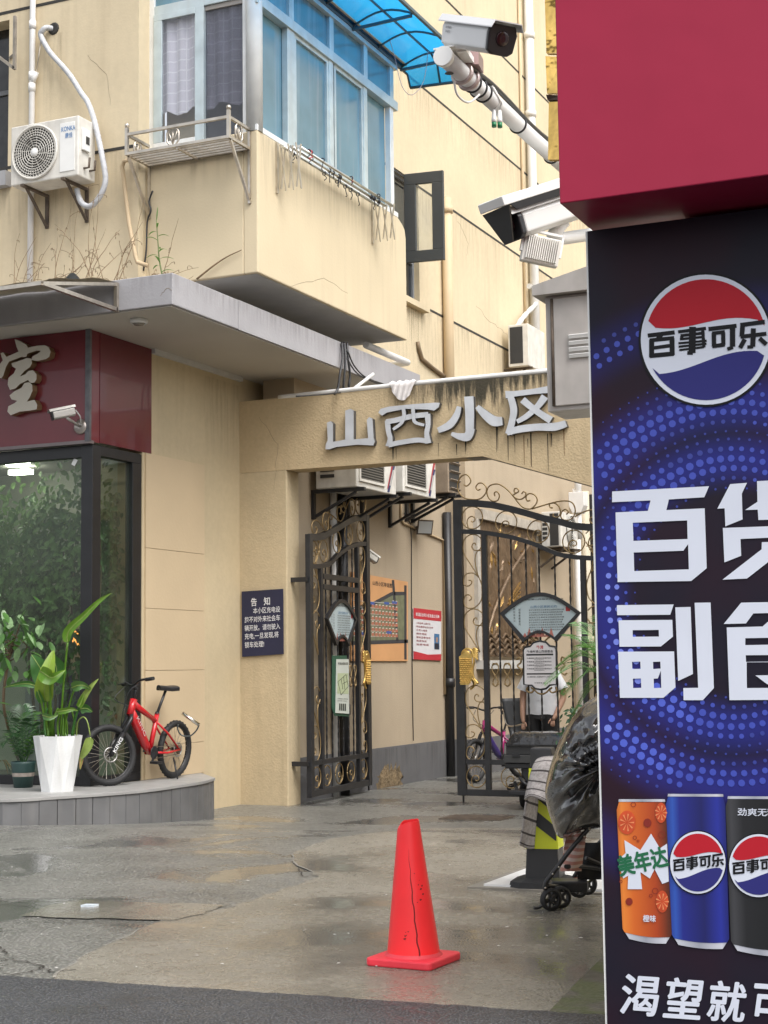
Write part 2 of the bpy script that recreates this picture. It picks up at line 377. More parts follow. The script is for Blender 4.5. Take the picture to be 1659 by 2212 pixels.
# side wall above, with a window opening behind the casement
yo0 = WX(884, 600, XS).y-.55; yo1 = WX(906, 600, XS).y; zo0 = WX(890, 648, XS).z; zo1 = WX(900, 395, XS).z
mb = MB(); mb.box((XS-.4, YB+.3, 4.9), (XS, yo0, zt)); mb.box((XS-.4, yo1, 4.9), (XS, 34, zt)); mb.box((XS-.4, yo0, 4.9), (XS, yo1, zo0)); mb.box((XS-.4, yo0, zo1), (XS, yo1, zt))
mb.build('side_wall_upper', m_wall, bld)
def joint(a, b, th=.028):
    MB().box(a, b).build('wall_joint', m_joint, bld)
for z in (6.42, 8.08, 9.56, 11.2): joint((XS, YB+.3, z-.016), (XS+.004, 34, z+.016))
for z in (WY(60, 25, YF).z*.5+WY(90, 2, YF).z*.5, WY(250, 322, YF).z): joint((-15, YF-.004, z-.016), (XF, YF, z+.016))
# window at the far left edge of the picture
wn = MB(); xx = wl[1]
wn.box((xx-1.5, YF+.18, wz0), (xx, YF+.22, wz0+.06)).box((xx-.05, YF+.18, wz0+.06), (xx, YF+.22, wz1)).box((xx-1.5, YF+.18, wz0+.95), (xx-.05, YF+.22, wz0+1.0))
wno = wn.build('window', M('grey_window_frame', (.12, .125, .13), .4), bld)
MB().box((xx-1.5, YF+.20, wz0+.06), (xx-.05, YF+.205, wz1)).build('pane', M('dark_pane', (.03, .03, .03), .1, var=.3, vs=8), wno)
MB().box((xx-1.6, YF-.10, wz0-.16), (xx+.05, YF+.18, wz0)).build('sill', M('grey_sill', (.36, .36, .37), .7), wno)
# casement window in the side wall
cw = MB(); s = .05
cw.box((XS-.14, yo0, zo0), (XS-.08, yo1, zo0+s)).box((XS-.14, yo0, zo1-s), (XS-.08, yo1, zo1)).box((XS-.14, yo1-s, zo0+s), (XS-.08, yo1, zo1-s)).box((XS-.14, yo0, zo0+.55), (XS-.08, yo1-s, zo0+.61))
wo_ = cw.build('window', M('blue_grey_frame', (.23, .25, .28), .4), bld)
MB().box((XS-.115, yo0, zo0), (XS-.11, yo1, zo1)).build('pane', M('dark_room_pane', (.03, .035, .04), .08), wo_)
MB().box((XS-.02, yo0-.2, zo0-.11), (XS+.1, yo1+.12, zo0-.03)).build('sill', m_wall, wo_)
hp = V((XS+.03, yo1-.5, 0)); A = WY(872, 373, hp.y); B = WY(952, 376, hp.y); Cc = WY(953, 558, hp.y)
x0, x1, z1, z0 = A.x, B.x, A.z-.02, Cc.z; f = .155; sy = .07     # open sash stands out from the wall
def sq(x, z): return V((x, hp.y+sy*(x-x0)/(x1-x0), z))
m_dframe = M('charcoal_frame', (.045, .05, .052), .45, var=.1)
mb = MB()
for a, b, c, d in ((x0, x1, z0, z0+f), (x0, x1, z1-f, z1), (x0, x0+f, z0+f, z1-f), (x1-f, x1, z0+f, z1-f)):
    mb.prism([sq(a, c), sq(b, c), sq(b, d), sq(a, d)], (0, .05, 0))
sash = mb.build('open_sash', m_dframe, wo_, bevel=.006)
mb = MB().prism([sq(x0+f, z0+f)+V((0, .02, 0)), sq(x1-f, z0+f)+V((0, .02, 0)), sq(x1-f, z1-f)+V((0, .02, 0)), sq(x0+f, z1-f)+V((0, .02, 0))], (0, .006, 0))
mb.build('pane', m_clear, wo_)
# ---------------------------------------------------------------- corner balcony
m_bal = M('balcony_render', (.63, .53, .36), .85, var=.05, vs=1.1, bump=.0015, bs=40, streak=.22, streak_col=(.33, .25, .16))
bal = MB()
poly = [V((XB, YB, ZB)), V((XB, YE, ZB)), V((XB, YE, ZS-.20)), V((XB, YE-.03, ZS-.10)), V((XB, YE-.10, ZS-.05)), V((XB, YE-.22, ZS)), V((XB, YB, ZS))]
bal.prism(poly, (-.16, 0, 0))
bal.box((XF-.2, YB, ZB), (XB-.16, YB+.16, ZS))
bal.box((XF-.2, YB+.16, ZB), (XB-.16, YE-.02, ZB+.14))
bal.box((XS, YE-.16, ZB+.14), (XB-.16, YE, ZS-.2))
balo = bal.build('balcony', m_bal, bld, bevel=.012)
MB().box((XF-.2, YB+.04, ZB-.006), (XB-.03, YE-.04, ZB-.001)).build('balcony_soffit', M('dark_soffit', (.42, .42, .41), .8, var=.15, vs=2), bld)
m_alu = M('pale_aluminium', (.52, .60, .62), .38, metal=.35, var=.12, vs=6, streak=.35, streak_col=(.36, .33, .28))
m_aluw = M('white_aluminium', (.76, .77, .76), .38, metal=.1, var=.08, vs=6, streak=.4, streak_col=(.38, .34, .29))
m_film = M('filmed_glass', (.105, .22, .285), .14, var=.25, vs=1.3, rvar=.08, spec=.8, streak=.5, streak_col=(.36, .42, .45))
m_curt = M('grey_curtain', (.46, .48, .47), .8, var=.1, vs=5, bump=.006, bs=14)
ZT = WX(857, 150, XB).z                                 # head of the glazing
ztr = WX(855, 228, XB).z                                # transom
def sidey(cx):                                          # column in a 1.38x crop -> depth along the side
    x = cx*.3968+274; y = 284+(x-562)*.634; return WX(x, y, XB).y
fr = balo
xp = XB-.05
def fbar(a, b, w_, h_, mat=m_alu, nm='window_frame', up=(0, 0, 1)): return MB().bar(a, b, w_, h_, up).build(nm, mat, fr, bevel=.004)
fbar((xp, YB+.0, ZS+.03), (xp, YE-.22, ZS+.03), .10, .06, m_aluw)
fbar((xp, YB, ztr), (xp, YE-.2, ztr), .11, .11)
fbar((xp, YB, ZT+.04), (xp, YE-.2, ZT+.04), .11, .10)
MB().tube([(XB-.07, YB+.07, ZS), (XB-.07, YB+.07, ZT+.5)], .085, 14).build('corner_post', M('post_paint', (.66, .67, .66), .6, var=.08, vs=5, streak=.3, streak_col=(.4, .38, .34)), fr)
cols = [735, 905, 1125, 1312, 1455]; yy = [sidey(c) for c in cols]
for i, y in enumerate(yy[1:], 1):
    wd = .16 if i == 1 else .10
    fbar((xp, y, ZS+.06), (xp, y, ztr-.055), wd, .07, m_alu if i < 4 else m_aluw, up=(1, 0, 0))
    fbar((xp, y+.02, ztr+.055), (xp, y+.02, ZT), .10, .07, up=(1, 0, 0))
for i in range(4):
    a, b = yy[i]+.09, yy[i+1]-.05; ins = .0 if i in (1, 2) else .035
    MB().box((xp-.01-ins, a, ZS+.06), (xp-.004-ins, b, ztr-.055)).build('glass_pane', m_film, fr)
    MB().box((xp-.01, a-.02, ztr+.055), (xp-.004, b+.05, ZT)).build('glass_pane', m_film, fr)
    if i in (1, 2):                                     # the front sashes carry their own frame
        mb = MB(); q = .045
        for p_, r_ in (((a, ZS+.06), (b, ZS+.06+q)), ((a, ztr-.055-q), (b, ztr-.055)), ((a, ZS+.06+q), (a+q, ztr-.055-q)), ((b-q, ZS+.06+q), (b, ztr-.055-q))):
            mb.box((xp-.004, p_[0], p_[1]), (xp+.025, r_[0], r_[1]))
        mb.build('sash', m_alu, fr)
fx = [WY(322, 300, YB).x, WY(415, 300, YB).x, WY(434, 300, YB).x, WY(518, 300, YB).x]; yp = YB+.06
z_s = WY(420, 312, YB).z; z_t = WY(420, 20, YB).z+.05
def fb(a, b, c, d, nm='window_frame', mat=m_aluw, y0=0., y1=.06): return MB().box((a, yp+y0, c), (b, yp+y1, d)).build(nm, mat, fr, bevel=.004)
fb(fx[0]-.06, XB-.15, ZS-.0, z_s+.02, 'sill_rail'); fb(fx[0]-.06, fx[0]+.02, z_s+.02, ZT+.1); fb(fx[3], fx[3]+.08, z_s+.02, ZT+.1)
fb(fx[0]+.02, fx[3], z_t, z_t+.10, mat=m_alu); fb(fx[1], fx[2], z_s+.02, z_t, 'window_frame', m_alu, -.01); fb(fx[0]+.02, fx[3], ZT, ZT+.1, mat=m_alu)
fb(fx[0]+.02, fx[0]+.12, z_s+.10, z_t-.07, 'sash', m_alu, -.015, .02); fb(fx[0]+.02, fx[1], z_s+.02, z_s+.10, 'sash', m_aluw, -.015, .02); fb(fx[0]+.02, fx[1], z_t-.07, z_t, 'sash', m_alu, -.015, .02)
fb(fx[2], fx[3], z_s+.02, z_s+.06, 'sash', m_aluw, .03, .05); fb(fx[2], fx[3], z_t-.05, z_t, 'sash', M('brown_rail', (.36, .33, .30), .6), .02, .05)
m_paneclear = glassmat('balcony_glass', (.96, .97, .98), film=.06, filmcol=(.36, .37, .40), rough=.05)
fb(fx[0]+.12, fx[1], z_s+.10, z_t-.07, 'glass_pane', m_paneclear, .0, .004); fb(fx[2], fx[3], z_s+.06, z_t-.05, 'glass_pane', glassmat('balcony_glass_dark', (.72, .73, .76), film=.16, filmcol=(.16, .16, .18), rough=.05), .036, .04)
fb(fx[0]+.02, fx[3], z_t+.10, ZT, 'glass_pane', m_film, .03, .036)
P = []
for i in range(9):                                      # checked curtain behind the front panes
    row = []
    for j in range(41):
        t = j/40; x = fx[0]+.04+(fx[3]-fx[0])*t
        row.append((x, yp+.075+.018*math.sin(j*1.1)+.006*math.sin(j*2.7+i), z_s+.42+.03*math.sin(j*.5)+(z_t-.02-z_s-.42)*i/8))
    P.append(row)
cm = bpy.data.materials.new('checked_curtain'); cm.use_nodes = True; n_ = cm.node_tree.nodes; l_ = cm.node_tree.links
g_ = n_.new('ShaderNodeNewGeometry'); sx_ = n_.new('ShaderNodeSeparateXYZ'); l_.new(g_.outputs['Position'], sx_.inputs[0])
def wavef(out, sc, wth):
    a = n_.new('ShaderNodeMath'); a.operation = 'MULTIPLY'; a.inputs[1].default_value = sc; l_.new(out, a.inputs[0])
    b = n_.new('ShaderNodeMath'); b.operation = 'FRACT'; l_.new(a.outputs[0], b.inputs[0])
    c = n_.new('ShaderNodeMath'); c.operation = 'LESS_THAN'; c.inputs[1].default_value = wth; l_.new(b.outputs[0], c.inputs[0]); return c.outputs[0]
ad_ = n_.new('ShaderNodeMath'); ad_.operation = 'MAXIMUM'; l_.new(wavef(sx_.outputs[0], 9, .10), ad_.inputs[0]); l_.new(wavef(sx_.outputs[2], 9, .12), ad_.inputs[1])
mx_ = n_.new('ShaderNodeMix'); mx_.data_type = 'RGBA'; mx_.inputs[6].default_value = (.74, .71, .78, 1); mx_.inputs[7].default_value = (.90, .88, .92, 1); l_.new(ad_.outputs[0], mx_.inputs[0])
l_.new(mx_.outputs[2], n_['Principled BSDF'].inputs['Base Color']); n_['Principled BSDF'].inputs['Roughness'].default_value = .9
MB().grid(P).build('curtain', cm, fr, fix=False)
MB().box((fx[0], yp+.28, z_s), (fx[3], yp+.30, ZT)).build('backing_blind', m_curt, fr)
# eaves beam over the balcony glazing
MB().box((XF, YB+.02, ZT+.095), (XB+.07, YE-.05, ZT+.36)).build('eaves_beam', M('cream_render', (.50, .42, .30), .8, var=.08), bld)
# ================================================================ canopy slab over the shop corner
XC, YC = -7.56, 12.05; zc0 = 4.80; zc1 = WY(376, 588, YC).z
can = thing('concrete_canopy', (XC, YC, zc0), 'grey rendered concrete canopy slab over the shop corner', 'canopy')
cs = MB(); cs.box((-14, YC, zc0), (XC, YF+.02, zc1)).box((XW-.05, YF+.02, zc0), (XC, 17.8, zc1))
MB().box((-14, YC, zc0+.012), (XC, YF, zc1)).build('slab', m_canopy, can, bevel=.008)
MB().box((XS, YF, zc0+.012), (XC, 17.8, zc1)).build('slab', m_canopy, can)
MB().box((-14, YC+.03, zc0), (XC-.03, 17.7, zc0+.011)).build('soffit', m_soffit, can)
dl = WZ(300, 690, zc0)
lamp = thing('ceiling_lamp', (dl.x, dl.y, zc0), 'small round white ceiling lamp under the grey canopy', 'lamp')
MB().lathe([(.085, 0), (.085, -.03), (.07, -.045), (.07, -.03), (.05, -.03)], (dl.x, dl.y, zc0), n=24).build('rim', m_white, lamp)
MB().lathe([(.065, -.03), (.045, -.055), (.01, -.06)], (dl.x, dl.y, zc0), n=20).build('lens', M('lamp_lens', (.25, .23, .2), .2), lamp)
# wall below the canopy, between the shop and the gate
lw = thing('shop_side_wall', (XW, 14, 0), 'tan rendered wall between the shop window and the gate pillar', 'wall')
MB().box((XW-.3, 13.46, -.1), (XW, YG+.6, zc0)).build('wall', m_low, lw)
MB().box((XW, 13.62, zc0-.05), (XW+.05, YG, zc0)).build('cove_strip', M('cove', (.6, .6, .58), .6), lw)
py0 = 13.50; py1 = WX(438, 1000, XW).y; zz = [.36, 0, 0, 0, 0]
zs_ = [.40, WX(370, 1608, XW).z, WX(370, 1448, XW).z, WX(370, 1317, XW).z, WX(370, 1190, XW).z, WX(312, 978, XW).z]
for a, b in zip(zs_, zs_[1:]):
    MB().box((XW, py0, a+.002), (XW+.022, py1, b-.002)).build('wall_board', m_panel, lw, bevel=.002)
# ================================================================ platform in front of the shop
zp = .40
pf = thing('platform', (-9.3, 12.6, .1), 'low curved platform faced with grey tiles in front of the shop', 'platform')
te = [(-60, 1724), (0, 1726), (60, 1724), (119, 1720), (180, 1716), (238, 1712), (317, 1705), (397, 1694), (440, 1687), (465, 1680)]
tp = [WZ(x, y, zp) for x, y in te]
curve = smooth(tp, 5)
m_ptop = M('platform_stone', (.30, .295, .285), .5, var=.1, vs=3, bump=.0006, bs=80, rvar=.1)
m_ptile = M('platform_tile', (.135, .135, .137), .45, var=.15, vs=3.5, rvar=.12, streak=.5, streak_col=(.24, .23, .22))
back = [V((XW+.01, py1-.05, zp)), V((XW+.01, 12.9, zp)), V((-14, 12.9, zp)), V((-14, tp[0].y, zp))]
MB().prism([p for p in curve]+back, (0, 0, -.03)).build('top_slab', m_ptop, pf, bevel=.004)
cuts = [0]; acc = [0]
for a, b in zip(curve, curve[1:]): acc.append(acc[-1]+(b-a).length)
tot = acc[-1]
def at_len(s):
    s = min(max(s, 0), tot)
    for i in range(len(acc)-1):
        if acc[i+1] >= s: return mix(curve[i], curve[i+1], (s-acc[i])/max(1e-9, acc[i+1]-acc[i]))
    return curve[-1].copy()
ctr = V((-9.6, 14.2, 0)); s = 0; step = .165
while s < tot-.02:
    s2 = min(tot, s+step); a, b = at_len(s+.003), at_len(s2-.003); d = (b-a); nn = V((d.y, -d.x, 0)).normalized()
    off = .012+random.uniform(-.0015, .0015)
    q = [a-nn*off, b-nn*off, V((b.x, b.y, -.06))-nn*off, V((a.x, a.y, -.06))-nn*off]
    for p in q[:2]: p.z = zp-.032
    MB().prism(q, -nn*.03).build('tile', m_ptile, pf, bevel=.003)
    s = s2; step = random.choice((.165, .165, .18))
e = tp[-1]
MB().box((XW+.01, e.y-.03, -.06), (e.x-.02, e.y, zp-.032)).build('end_tile', m_ptile, pf)
mb = MB().prism([at_len(tot*i/40)+(V((ctr.x, ctr.y, zp))-at_len(tot*i/40)).normalized()*.06-V((0, 0, .034)) for i in range(41)]+[V((XW, py1-.1, zp-.034)), V((XW, 12.9, zp-.034)), V((-14, 12.9, zp-.034))], (0, 0, -.36)); mb.build('core', m_joint, pf)
# ================================================================ lettering helpers
from mathutils.geometry import tessellate_polygon
def glyphs(s, bold=.0, spacing=1.0):                    # outline of a line of text, em size 1, as (verts, faces)
    cu = bpy.data.curves.new('tmp_text', 'FONT'); cu.body = s; cu.size = 1; cu.offset = bold; cu.space_character = spacing; cu.resolution_u = 3; cu.fill_mode = 'FRONT'
    ob = bpy.data.objects.new('tmp_text', cu); COL.objects.link(ob)
    bpy.context.view_layer.update()
    me = bpy.data.meshes.new_from_object(ob.evaluated_get(bpy.context.evaluated_depsgraph_get()))
    vs_ = [(v.co.x, v.co.y) for v in me.vertices]; fs = [list(p.vertices) for p in me.polygons]
    bpy.data.objects.remove(ob); bpy.data.curves.remove(cu); bpy.data.meshes.remove(me)
    return vs_, fs
def lettering(lines, mp, mat, parent, name='lettering'):
    """lines: (text, u, v, size, bold[, width]) in the plane's own units; mp(u, v) gives the place in the world"""
    for ln in lines:
        mb = MB(); s, u, v, sz, bo = ln[:5]; vs_, fs = glyphs(s, bo)
        if not vs_: continue
        kx = sz
        if len(ln) > 5:
            x0 = min(p[0] for p in vs_); x1 = max(p[0] for p in vs_); kx = ln[5]/max(1e-6, x1-x0); vs_ = [(p[0]-x0, p[1]) for p in vs_]
        mb.add([mp(u+p[0]*kx, v+p[1]*sz) for p in vs_], fs); mb.build(name, mat, parent, fix=False)
def fill(loops):                                        # outline with holes -> triangles
    tri = tessellate_polygon([[V((x, y, 0)) for x, y in lp] for lp in loops]); pts = [p for lp in loops for p in lp]
    return pts, [list(t) for t in tri]
def rim(loops): 
    out = []; b = 0
    for lp in loops:
        n = len(lp); out += [(b+i, b+(i+1) % n) for i in range(n)]; b += n
    return out
def cut_letter(mb, loops, mp, ext, mi=0, mi2=1):        # solid letter: face, and edge pushed back along ext
    pts, fs = fill(loops); a = [mp(x, y) for x, y in pts]; n = len(a); ext = V(ext)
    mb.add(a, fs, mi); mb.add(a+[p+ext for p in a], [(i, j, n+j, n+i) for i, j in rim(loops)], mi2)
def ribbon(pts, w0):                                    # brush stroke: centre line with a width at each point
    P = [V((x, y, 0)) for x, y in pts]; ws = w0 if isinstance(w0, (list, tuple)) else [w0]*len(P)
    Q = smooth(P, 5) if len(P) > 2 else P; L = []; R = []; n = len(Q)
    for i in range(n):
        t = (Q[min(i+1, n-1)]-Q[max(i-1, 0)]).normalized(); nn = V((-t.y, t.x, 0)); f = i/(n-1)*(len(ws)-1); k = min(int(f), len(ws)-2) if len(ws) > 1 else 0
        wd = ws[k]+(ws[min(k+1, len(ws)-1)]-ws[k])*(f-k)
        L.append(Q[i]+nn*wd/2); R.append(Q[i]-nn*wd/2)
    return [(p.x, p.y) for p in L]+[(p.x, p.y) for p in reversed(R)]
def flatpoly(mb, pts, mp, mi=0):
    q, fs = fill([pts]); mb.add([mp(x, y) for x, y in q], fs, mi)
# ================================================================ shop on the left
YS = 12.60
shop = thing('corner_shop', (XW, YS, zp), 'corner shop with black framed windows under a maroon sign band', 'shop')
zs0, zs1 = 3.70, zc0-.002
MB().box((-14, YS-.07, zs0), (XW+.0, YS+.1, zs1)).build('sign_panel', m_redsign, shop)
sp = MB().box((XW-.1, YS+.1, zs0+.005), (XW+.005, 13.62, zs1-.003)).build('sign_panel', M('maroon_side', (.12, .008, .016), .3, var=.12, vs=1.5, coat=.3), shop)
MB().box((XW-.04, YS-.085, zs0), (XW+.012, YS-.05, zs1)).build('corner_trim', M('grey_trim', (.14, .14, .15), .4, metal=.5, var=.3, vs=10), shop)
MB().box((-14, YS-.078, zs0-.02), (XW+.01, YS+.0, zs0+.012)).build('bottom_trim', M('trim2', (.2, .17, .17), .4, metal=.5), shop)
# window frames
zw0, zw1 = zp+.002, zs0-.02
m_frame = M('black_window_frame', (.014, .014, .016), .35, var=.2, vs=5)
fo = MB().box((XW-.14, YS, zw0), (XW-.005, YS+.14, zw1)).build('corner_mullion', m_frame, shop, bevel=.006)
for a, b, nm in [((-14, YS+.01, zw1-.12), (XW-.14, YS+.1, zw1), 'head_rail'), ((-14, YS+.01, zw0), (XW-.14, YS+.1, zw0+.09), 'bottom_rail'),
                 ((XW-.10, YS+.14, zw1-.1), (XW-.008, 13.46, zw1), 'head_rail'), ((XW-.10, YS+.14, zw0), (XW-.008, 13.46, zw0+.08), 'bottom_rail'),
                 ((XW-.10, 13.30, zw0+.08), (XW-.008, 13.46, zw1-.1), 'jamb'), ((-11.6, YS+.01, zw0+.09), (-11.45, YS+.1, zw1-.12), 'mullion')]:
    MB().box(a, b).build(nm, m_frame, shop, bevel=.005)
MB().box((-14, YS+.05, zw0+.09), (XW-.14, YS+.058, zw1-.12)).build('glass_pane', m_glass, shop)
MB().box((XW-.055, YS+.14, zw0+.08), (XW-.047, 13.30, zw1-.1)).build('glass_pane', m_glass, shop)
# the room behind the glass
MB().box((-9.75, 13.78, zp), (XW-.31, 13.84, zs0)).build('partition', M('partition_pale', (.56, .57, .49), .8, var=.06), shop)
m_room = M('room_wall', (.52, .52, .44), .8, var=.08)
MB().box((-14, 14.5, zp), (XW-.3, 14.6, zs1)).build('back_wall', m_room, shop)
MB().box((-14.1, YS+.2, zp), (-14, 17, zs1)).build('end_wall', m_room, shop)
MB().box((-14, YS+.12, zp-.03), (XW-.3, 17, zp-.005)).build('floor', M('room_floor', (.22, .2, .17), .4), shop)
MB().box((-14, YS+.12, zs0+.02), (XW-.3, 17, zs0+.05)).build('room_ceiling', M('room_ceiling', (.5, .48, .43), .8), shop)
MB().box((-9.9, 14.05, zp), (-9.15, 14.4, 1.25)).build('cabinet', M('counter_white', (.5, .5, .46), .5), shop)
MB().prism([WY(154, 1003, YS+.045), WY(160, 990, YS+.045), WY(168, 994, YS+.045), WY(161, 1007, YS+.045)], (0, .002, 0)).build('sticker', m_white, shop)
for nm, px, py, dx, dy in (('ceiling_light', 38, 999, .16, .16), ('ceiling_light', 45, 1019, .13, .05)):
    c = WZ(px, py, 3.66); lt = thing('ceiling_light', (c.x, c.y, 3.70), 'lit round ceiling light inside the shop' if dy > .1 else 'lit small oblong ceiling light inside the shop', 'light')
    mbl = MB()
    if dy > .1: mbl.lathe([(.13, .02), (.13, -.02), (.11, -.04), (.03, -.045)], c, n=24)
    else: mbl.box(c-V((.13, .05, .03)), c+V((.13, .05, .02)))
    mbl.build('diffuser', M('lit_diffuser', (.9, .9, .9), .4, var=0, emit=((1, .97, .9), 10)), lt)
# maroon sign character
zi = [[(95,722),(130,735),(172,758),(188,788),(172,836),(150,841),(125,812),(108,772)],
      [(3,815),(20,808),(42,838),(95,815),(150,790),(200,773),(245,765),(290,762),(318,775),(330,805),(322,838),(300,852),(240,865),(205,858),(212,835),(250,815),(268,798),(240,797),(190,812),(140,838),(60,868),(38,905),(22,960),(8,978),(-8,972),(-4,890),(18,860)],
      [(75,880),(130,862),(175,845),(205,850),(208,880),(195,905),(160,930),(130,965),(165,952),(185,930),(215,925),(238,950),(238,985),(225,1005),(200,1008),(182,990),(130,1015),(100,1045),(65,1053),(50,1020),(55,975),(90,945),(105,915),(80,900)],
      [(62,1090),(95,1062),(140,1040),(160,1008),(190,1003),(210,1020),(212,1060),(195,1100),(175,1130),(225,1118),(243,1150),(240,1180),(200,1188),(130,1195),(70,1220),(48,1195),(55,1160),(95,1140),(112,1125),(75,1115)]]
zo = thing('sign_character', WY(30, 890, YS-.08), 'cream raised Chinese character with gold edge on the maroon shop sign', 'sign')
for i, lp in enumerate(zi):
    mb = MB(); cut_letter(mb, [lp], lambda x, y, i=i: WY(x*.3307, y*.3307+493.8, YS-.15-.001*i), (0, .08, 0))
    mb.build('stroke', [M('cream_face', (.60, .56, .48), .45, var=.06), M('gold_edge', (.35, .25, .13), .35, metal=.6)], zo, fix=False)
# ---------------------------------------------------------------- bullet cameras
def bullet_cam(name, base, lens, r, label, group=None, up=(0, 0, 1), hood=True, mats=None, wallp=None, elbow=None):
    base = V(base); lens = V(lens); d = (lens-base).normalized(); L = (lens-base).length; up = V(up); sx = d.cross(up).normalized(); u = sx.cross(d)
    t = thing(name, wallp or base, label, 'camera', group); m_b = mats or m_whitedirty
    sec = [(-.9, -.75), (-.55, -1), (.55, -1), (.9, -.75), (1, .3), (.8, .8), (-.8, .8), (-1, .3)]
    mb = MB(); mb.prism([base+sx*a*r+u*b*r for a, b in sec], d*L*.94); mb.build('housing', m_b, t, bevel=r*.1)
    MB().prism([lens-d*L*.055+sx*a*r*1.04+u*b*r*1.04 for a, b in sec], d*L*.05).build('front_bezel', m_plasticbk, t, bevel=r*.08)
    MB().lathe([(r*.5, 0), (r*.42, .002+r*.06), (r*.1, r*.02)], lens-d*.003, d, 16).build('lens', M('lens_glass', (.03, .012, .014), .05, var=0), t)
    if hood:
        mb = MB(); hs_ = [(-1.15, .55), (-.95, .98), (.95, .98), (1.15, .55)]
        a = [base-d*L*.06+sx*x*r+u*y*r for x, y in hs_]; b = [p+d*L*1.12 for p in a]; c = [p+u*r*.07 for p in a]; e_ = [p+u*r*.07 for p in b]
        for i in range(3): mb.add([a[i], a[i+1], b[i+1], b[i], c[i], c[i+1], e_[i+1], e_[i]], [(0,1,2,3),(7,6,5,4),(0,4,5,1),(2,6,7,3),(1,5,6,2),(3,7,4,0)])
        mb.build('sun_hood', m_b, t)
    if wallp is not None:
        wallp = V(wallp); el = V(elbow) if elbow is not None else base+d*L*.35-u*r*1.2
        MB().tube([wallp, mix(wallp, el, .6), el, base+d*L*.4-u*r*.7], r*.28, 10).build('arm', m_b, t)
    return t
wp = WY(175, 922, YS-.07)
cam1 = bullet_cam('security_camera', WY(160, 887, YS-.34), WY(110, 897, YS-.50), .05, 'silver bullet camera on the maroon shop sign', wallp=wp+V((0, -.01, 0)), mats=M('silver_cam', (.55, .53, .50), .3, metal=.6, var=.1))
MB().lathe([(.075, 0), (.075, -.012), (.06, -.028), (.02, -.032)], wp, (0, 1, 0), 20).build('mount_plate', M('plate', (.4, .36, .33), .3, metal=.8), cam1)
MB().tube(smooth([WY(163, 886, YS-.3), WY(173, 900, YS-.2), WY(174, 915, YS-.1)]), .006, 6).build('cable', m_white, cam1)
# ---------------------------------------------------------------- lean-to awning over the shop sign
XA = WY(254, 640, YC).x; tipo = WX(91, 607, XA); top = WY(256, 608, YC); bot = WY(256, 674, YC)
aw = thing('lean_to_awning', (XA, YC, bot.z), 'small translucent sheet awning on a steel frame above the maroon sign', 'awning')
XA0 = -13.5; pr = []
m_poly = M('weathered_sheet', (.42, .36, .26), .35, var=.25, vs=3, streak=.4, streak_col=(.2, .15, .08), alpha=.85)
for i in range(13):
    t = i/12; p = mix(V((0, YC-.01, top.z+.0)), V((0, tipo.y, tipo.z)), t); p.z += .06*math.sin(math.pi*t)*.4
    pr.append([(XA0+(XA-XA0)*j/20, p.y, p.z+.01*math.sin(j*2.1+i)) for j in range(21)])
mb = MB().grid(pr); mb.grid([[(x, y, z+.006) for x, y, z in r] for r in pr]); mb.build('sheet', m_poly, aw, fix=False)
for x in (XA, XA-1.6, XA-3.2):
    MB().bar((x, tipo.y, tipo.z-.02), (x, YC-.02, bot.z+.02), .035).build('brace', m_steel, aw)
    MB().bar((x, YC-.02, bot.z), (x, YC-.02, top.z-.015), .035, up=(0, 1, 0)).build('bracket', m_steel, aw)
    MB().bar((x, YC-.02, top.z-.03), (x, tipo.y, tipo.z-.02), .03).build('rafter', m_steel, aw)
MB().bar((XA0, tipo.y, tipo.z-.02), (XA, tipo.y, tipo.z-.02), .035).build('front_rail', m_steel, aw)
def beam_mat():
    m = M('beam_stucco', (.545, .425, .26), .9, var=.08, vs=1.6, bump=.006, bs=44, streak=.3, streak_col=(.20, .16, .10), fine=.05); n = m.node_tree.nodes; L = m.node_tree.links; p = n['Principled BSDF']; src = p.inputs['Base Color'].links[0].from_socket
    g = n.new('ShaderNodeNewGeometry'); mp = n.new('ShaderNodeMapping'); mp.inputs['Scale'].default_value = (7, 1, .7); L.new(g.outputs['Position'], mp.inputs[0])
    t = n.new('ShaderNodeTexNoise'); t.inputs['Scale'].default_value = 2.2; t.inputs['Detail'].default_value = 8; t.inputs['Roughness'].default_value = .7; L.new(mp.outputs[0], t.inputs['Vector'])
    b = n.new('ShaderNodeTexNoise'); b.inputs['Scale'].default_value = 1.1; b.inputs['Detail'].default_value = 2; L.new(g.outputs['Position'], b.inputs['Vector'])
    s = n.new('ShaderNodeSeparateXYZ'); L.new(g.outputs['Position'], s.inputs[0])
    def mr(o, a0, a1, b0, b1):
        q = n.new('ShaderNodeMapRange'); q.interpolation_type = 'SMOOTHSTEP'
        for i, v in enumerate((a0, a1, b0, b1)): q.inputs[i+1].default_value = v
        L.new(o, q.inputs[0]); return q.outputs[0]
    def ma(op, a, c):
        q = n.new('ShaderNodeMath'); q.operation = op
        for i, v in enumerate((a, c)):
            if isinstance(v, (int, float)): q.inputs[i].default_value = v
            else: L.new(v, q.inputs[i])
        q.use_clamp = op != 'ADD'; return q.outputs[0]
    h = mr(s.outputs[2], 3.95, 4.55, 0, 1)                      # rain runs down from the top edge
    xm = mr(s.outputs[0], -7.4, -6.2, 0, 1)
    v = ma('ADD', ma('MULTIPLY', t.outputs['Fac'], .9), ma('MULTIPLY', h, .42)); v = ma('ADD', v, ma('MULTIPLY', b.outputs['Fac'], .35))
    f = ma('MULTIPLY', mr(v, .86, 1.08, 0, .95), xm)
    x = n.new('ShaderNodeMix'); x.data_type = 'RGBA'; L.new(f, x.inputs[0]); L.new(src, x.inputs[6]); x.inputs[7].default_value = (.028, .026, .017, 1); L.new(x.outputs[2], p.inputs['Base Color']); return m
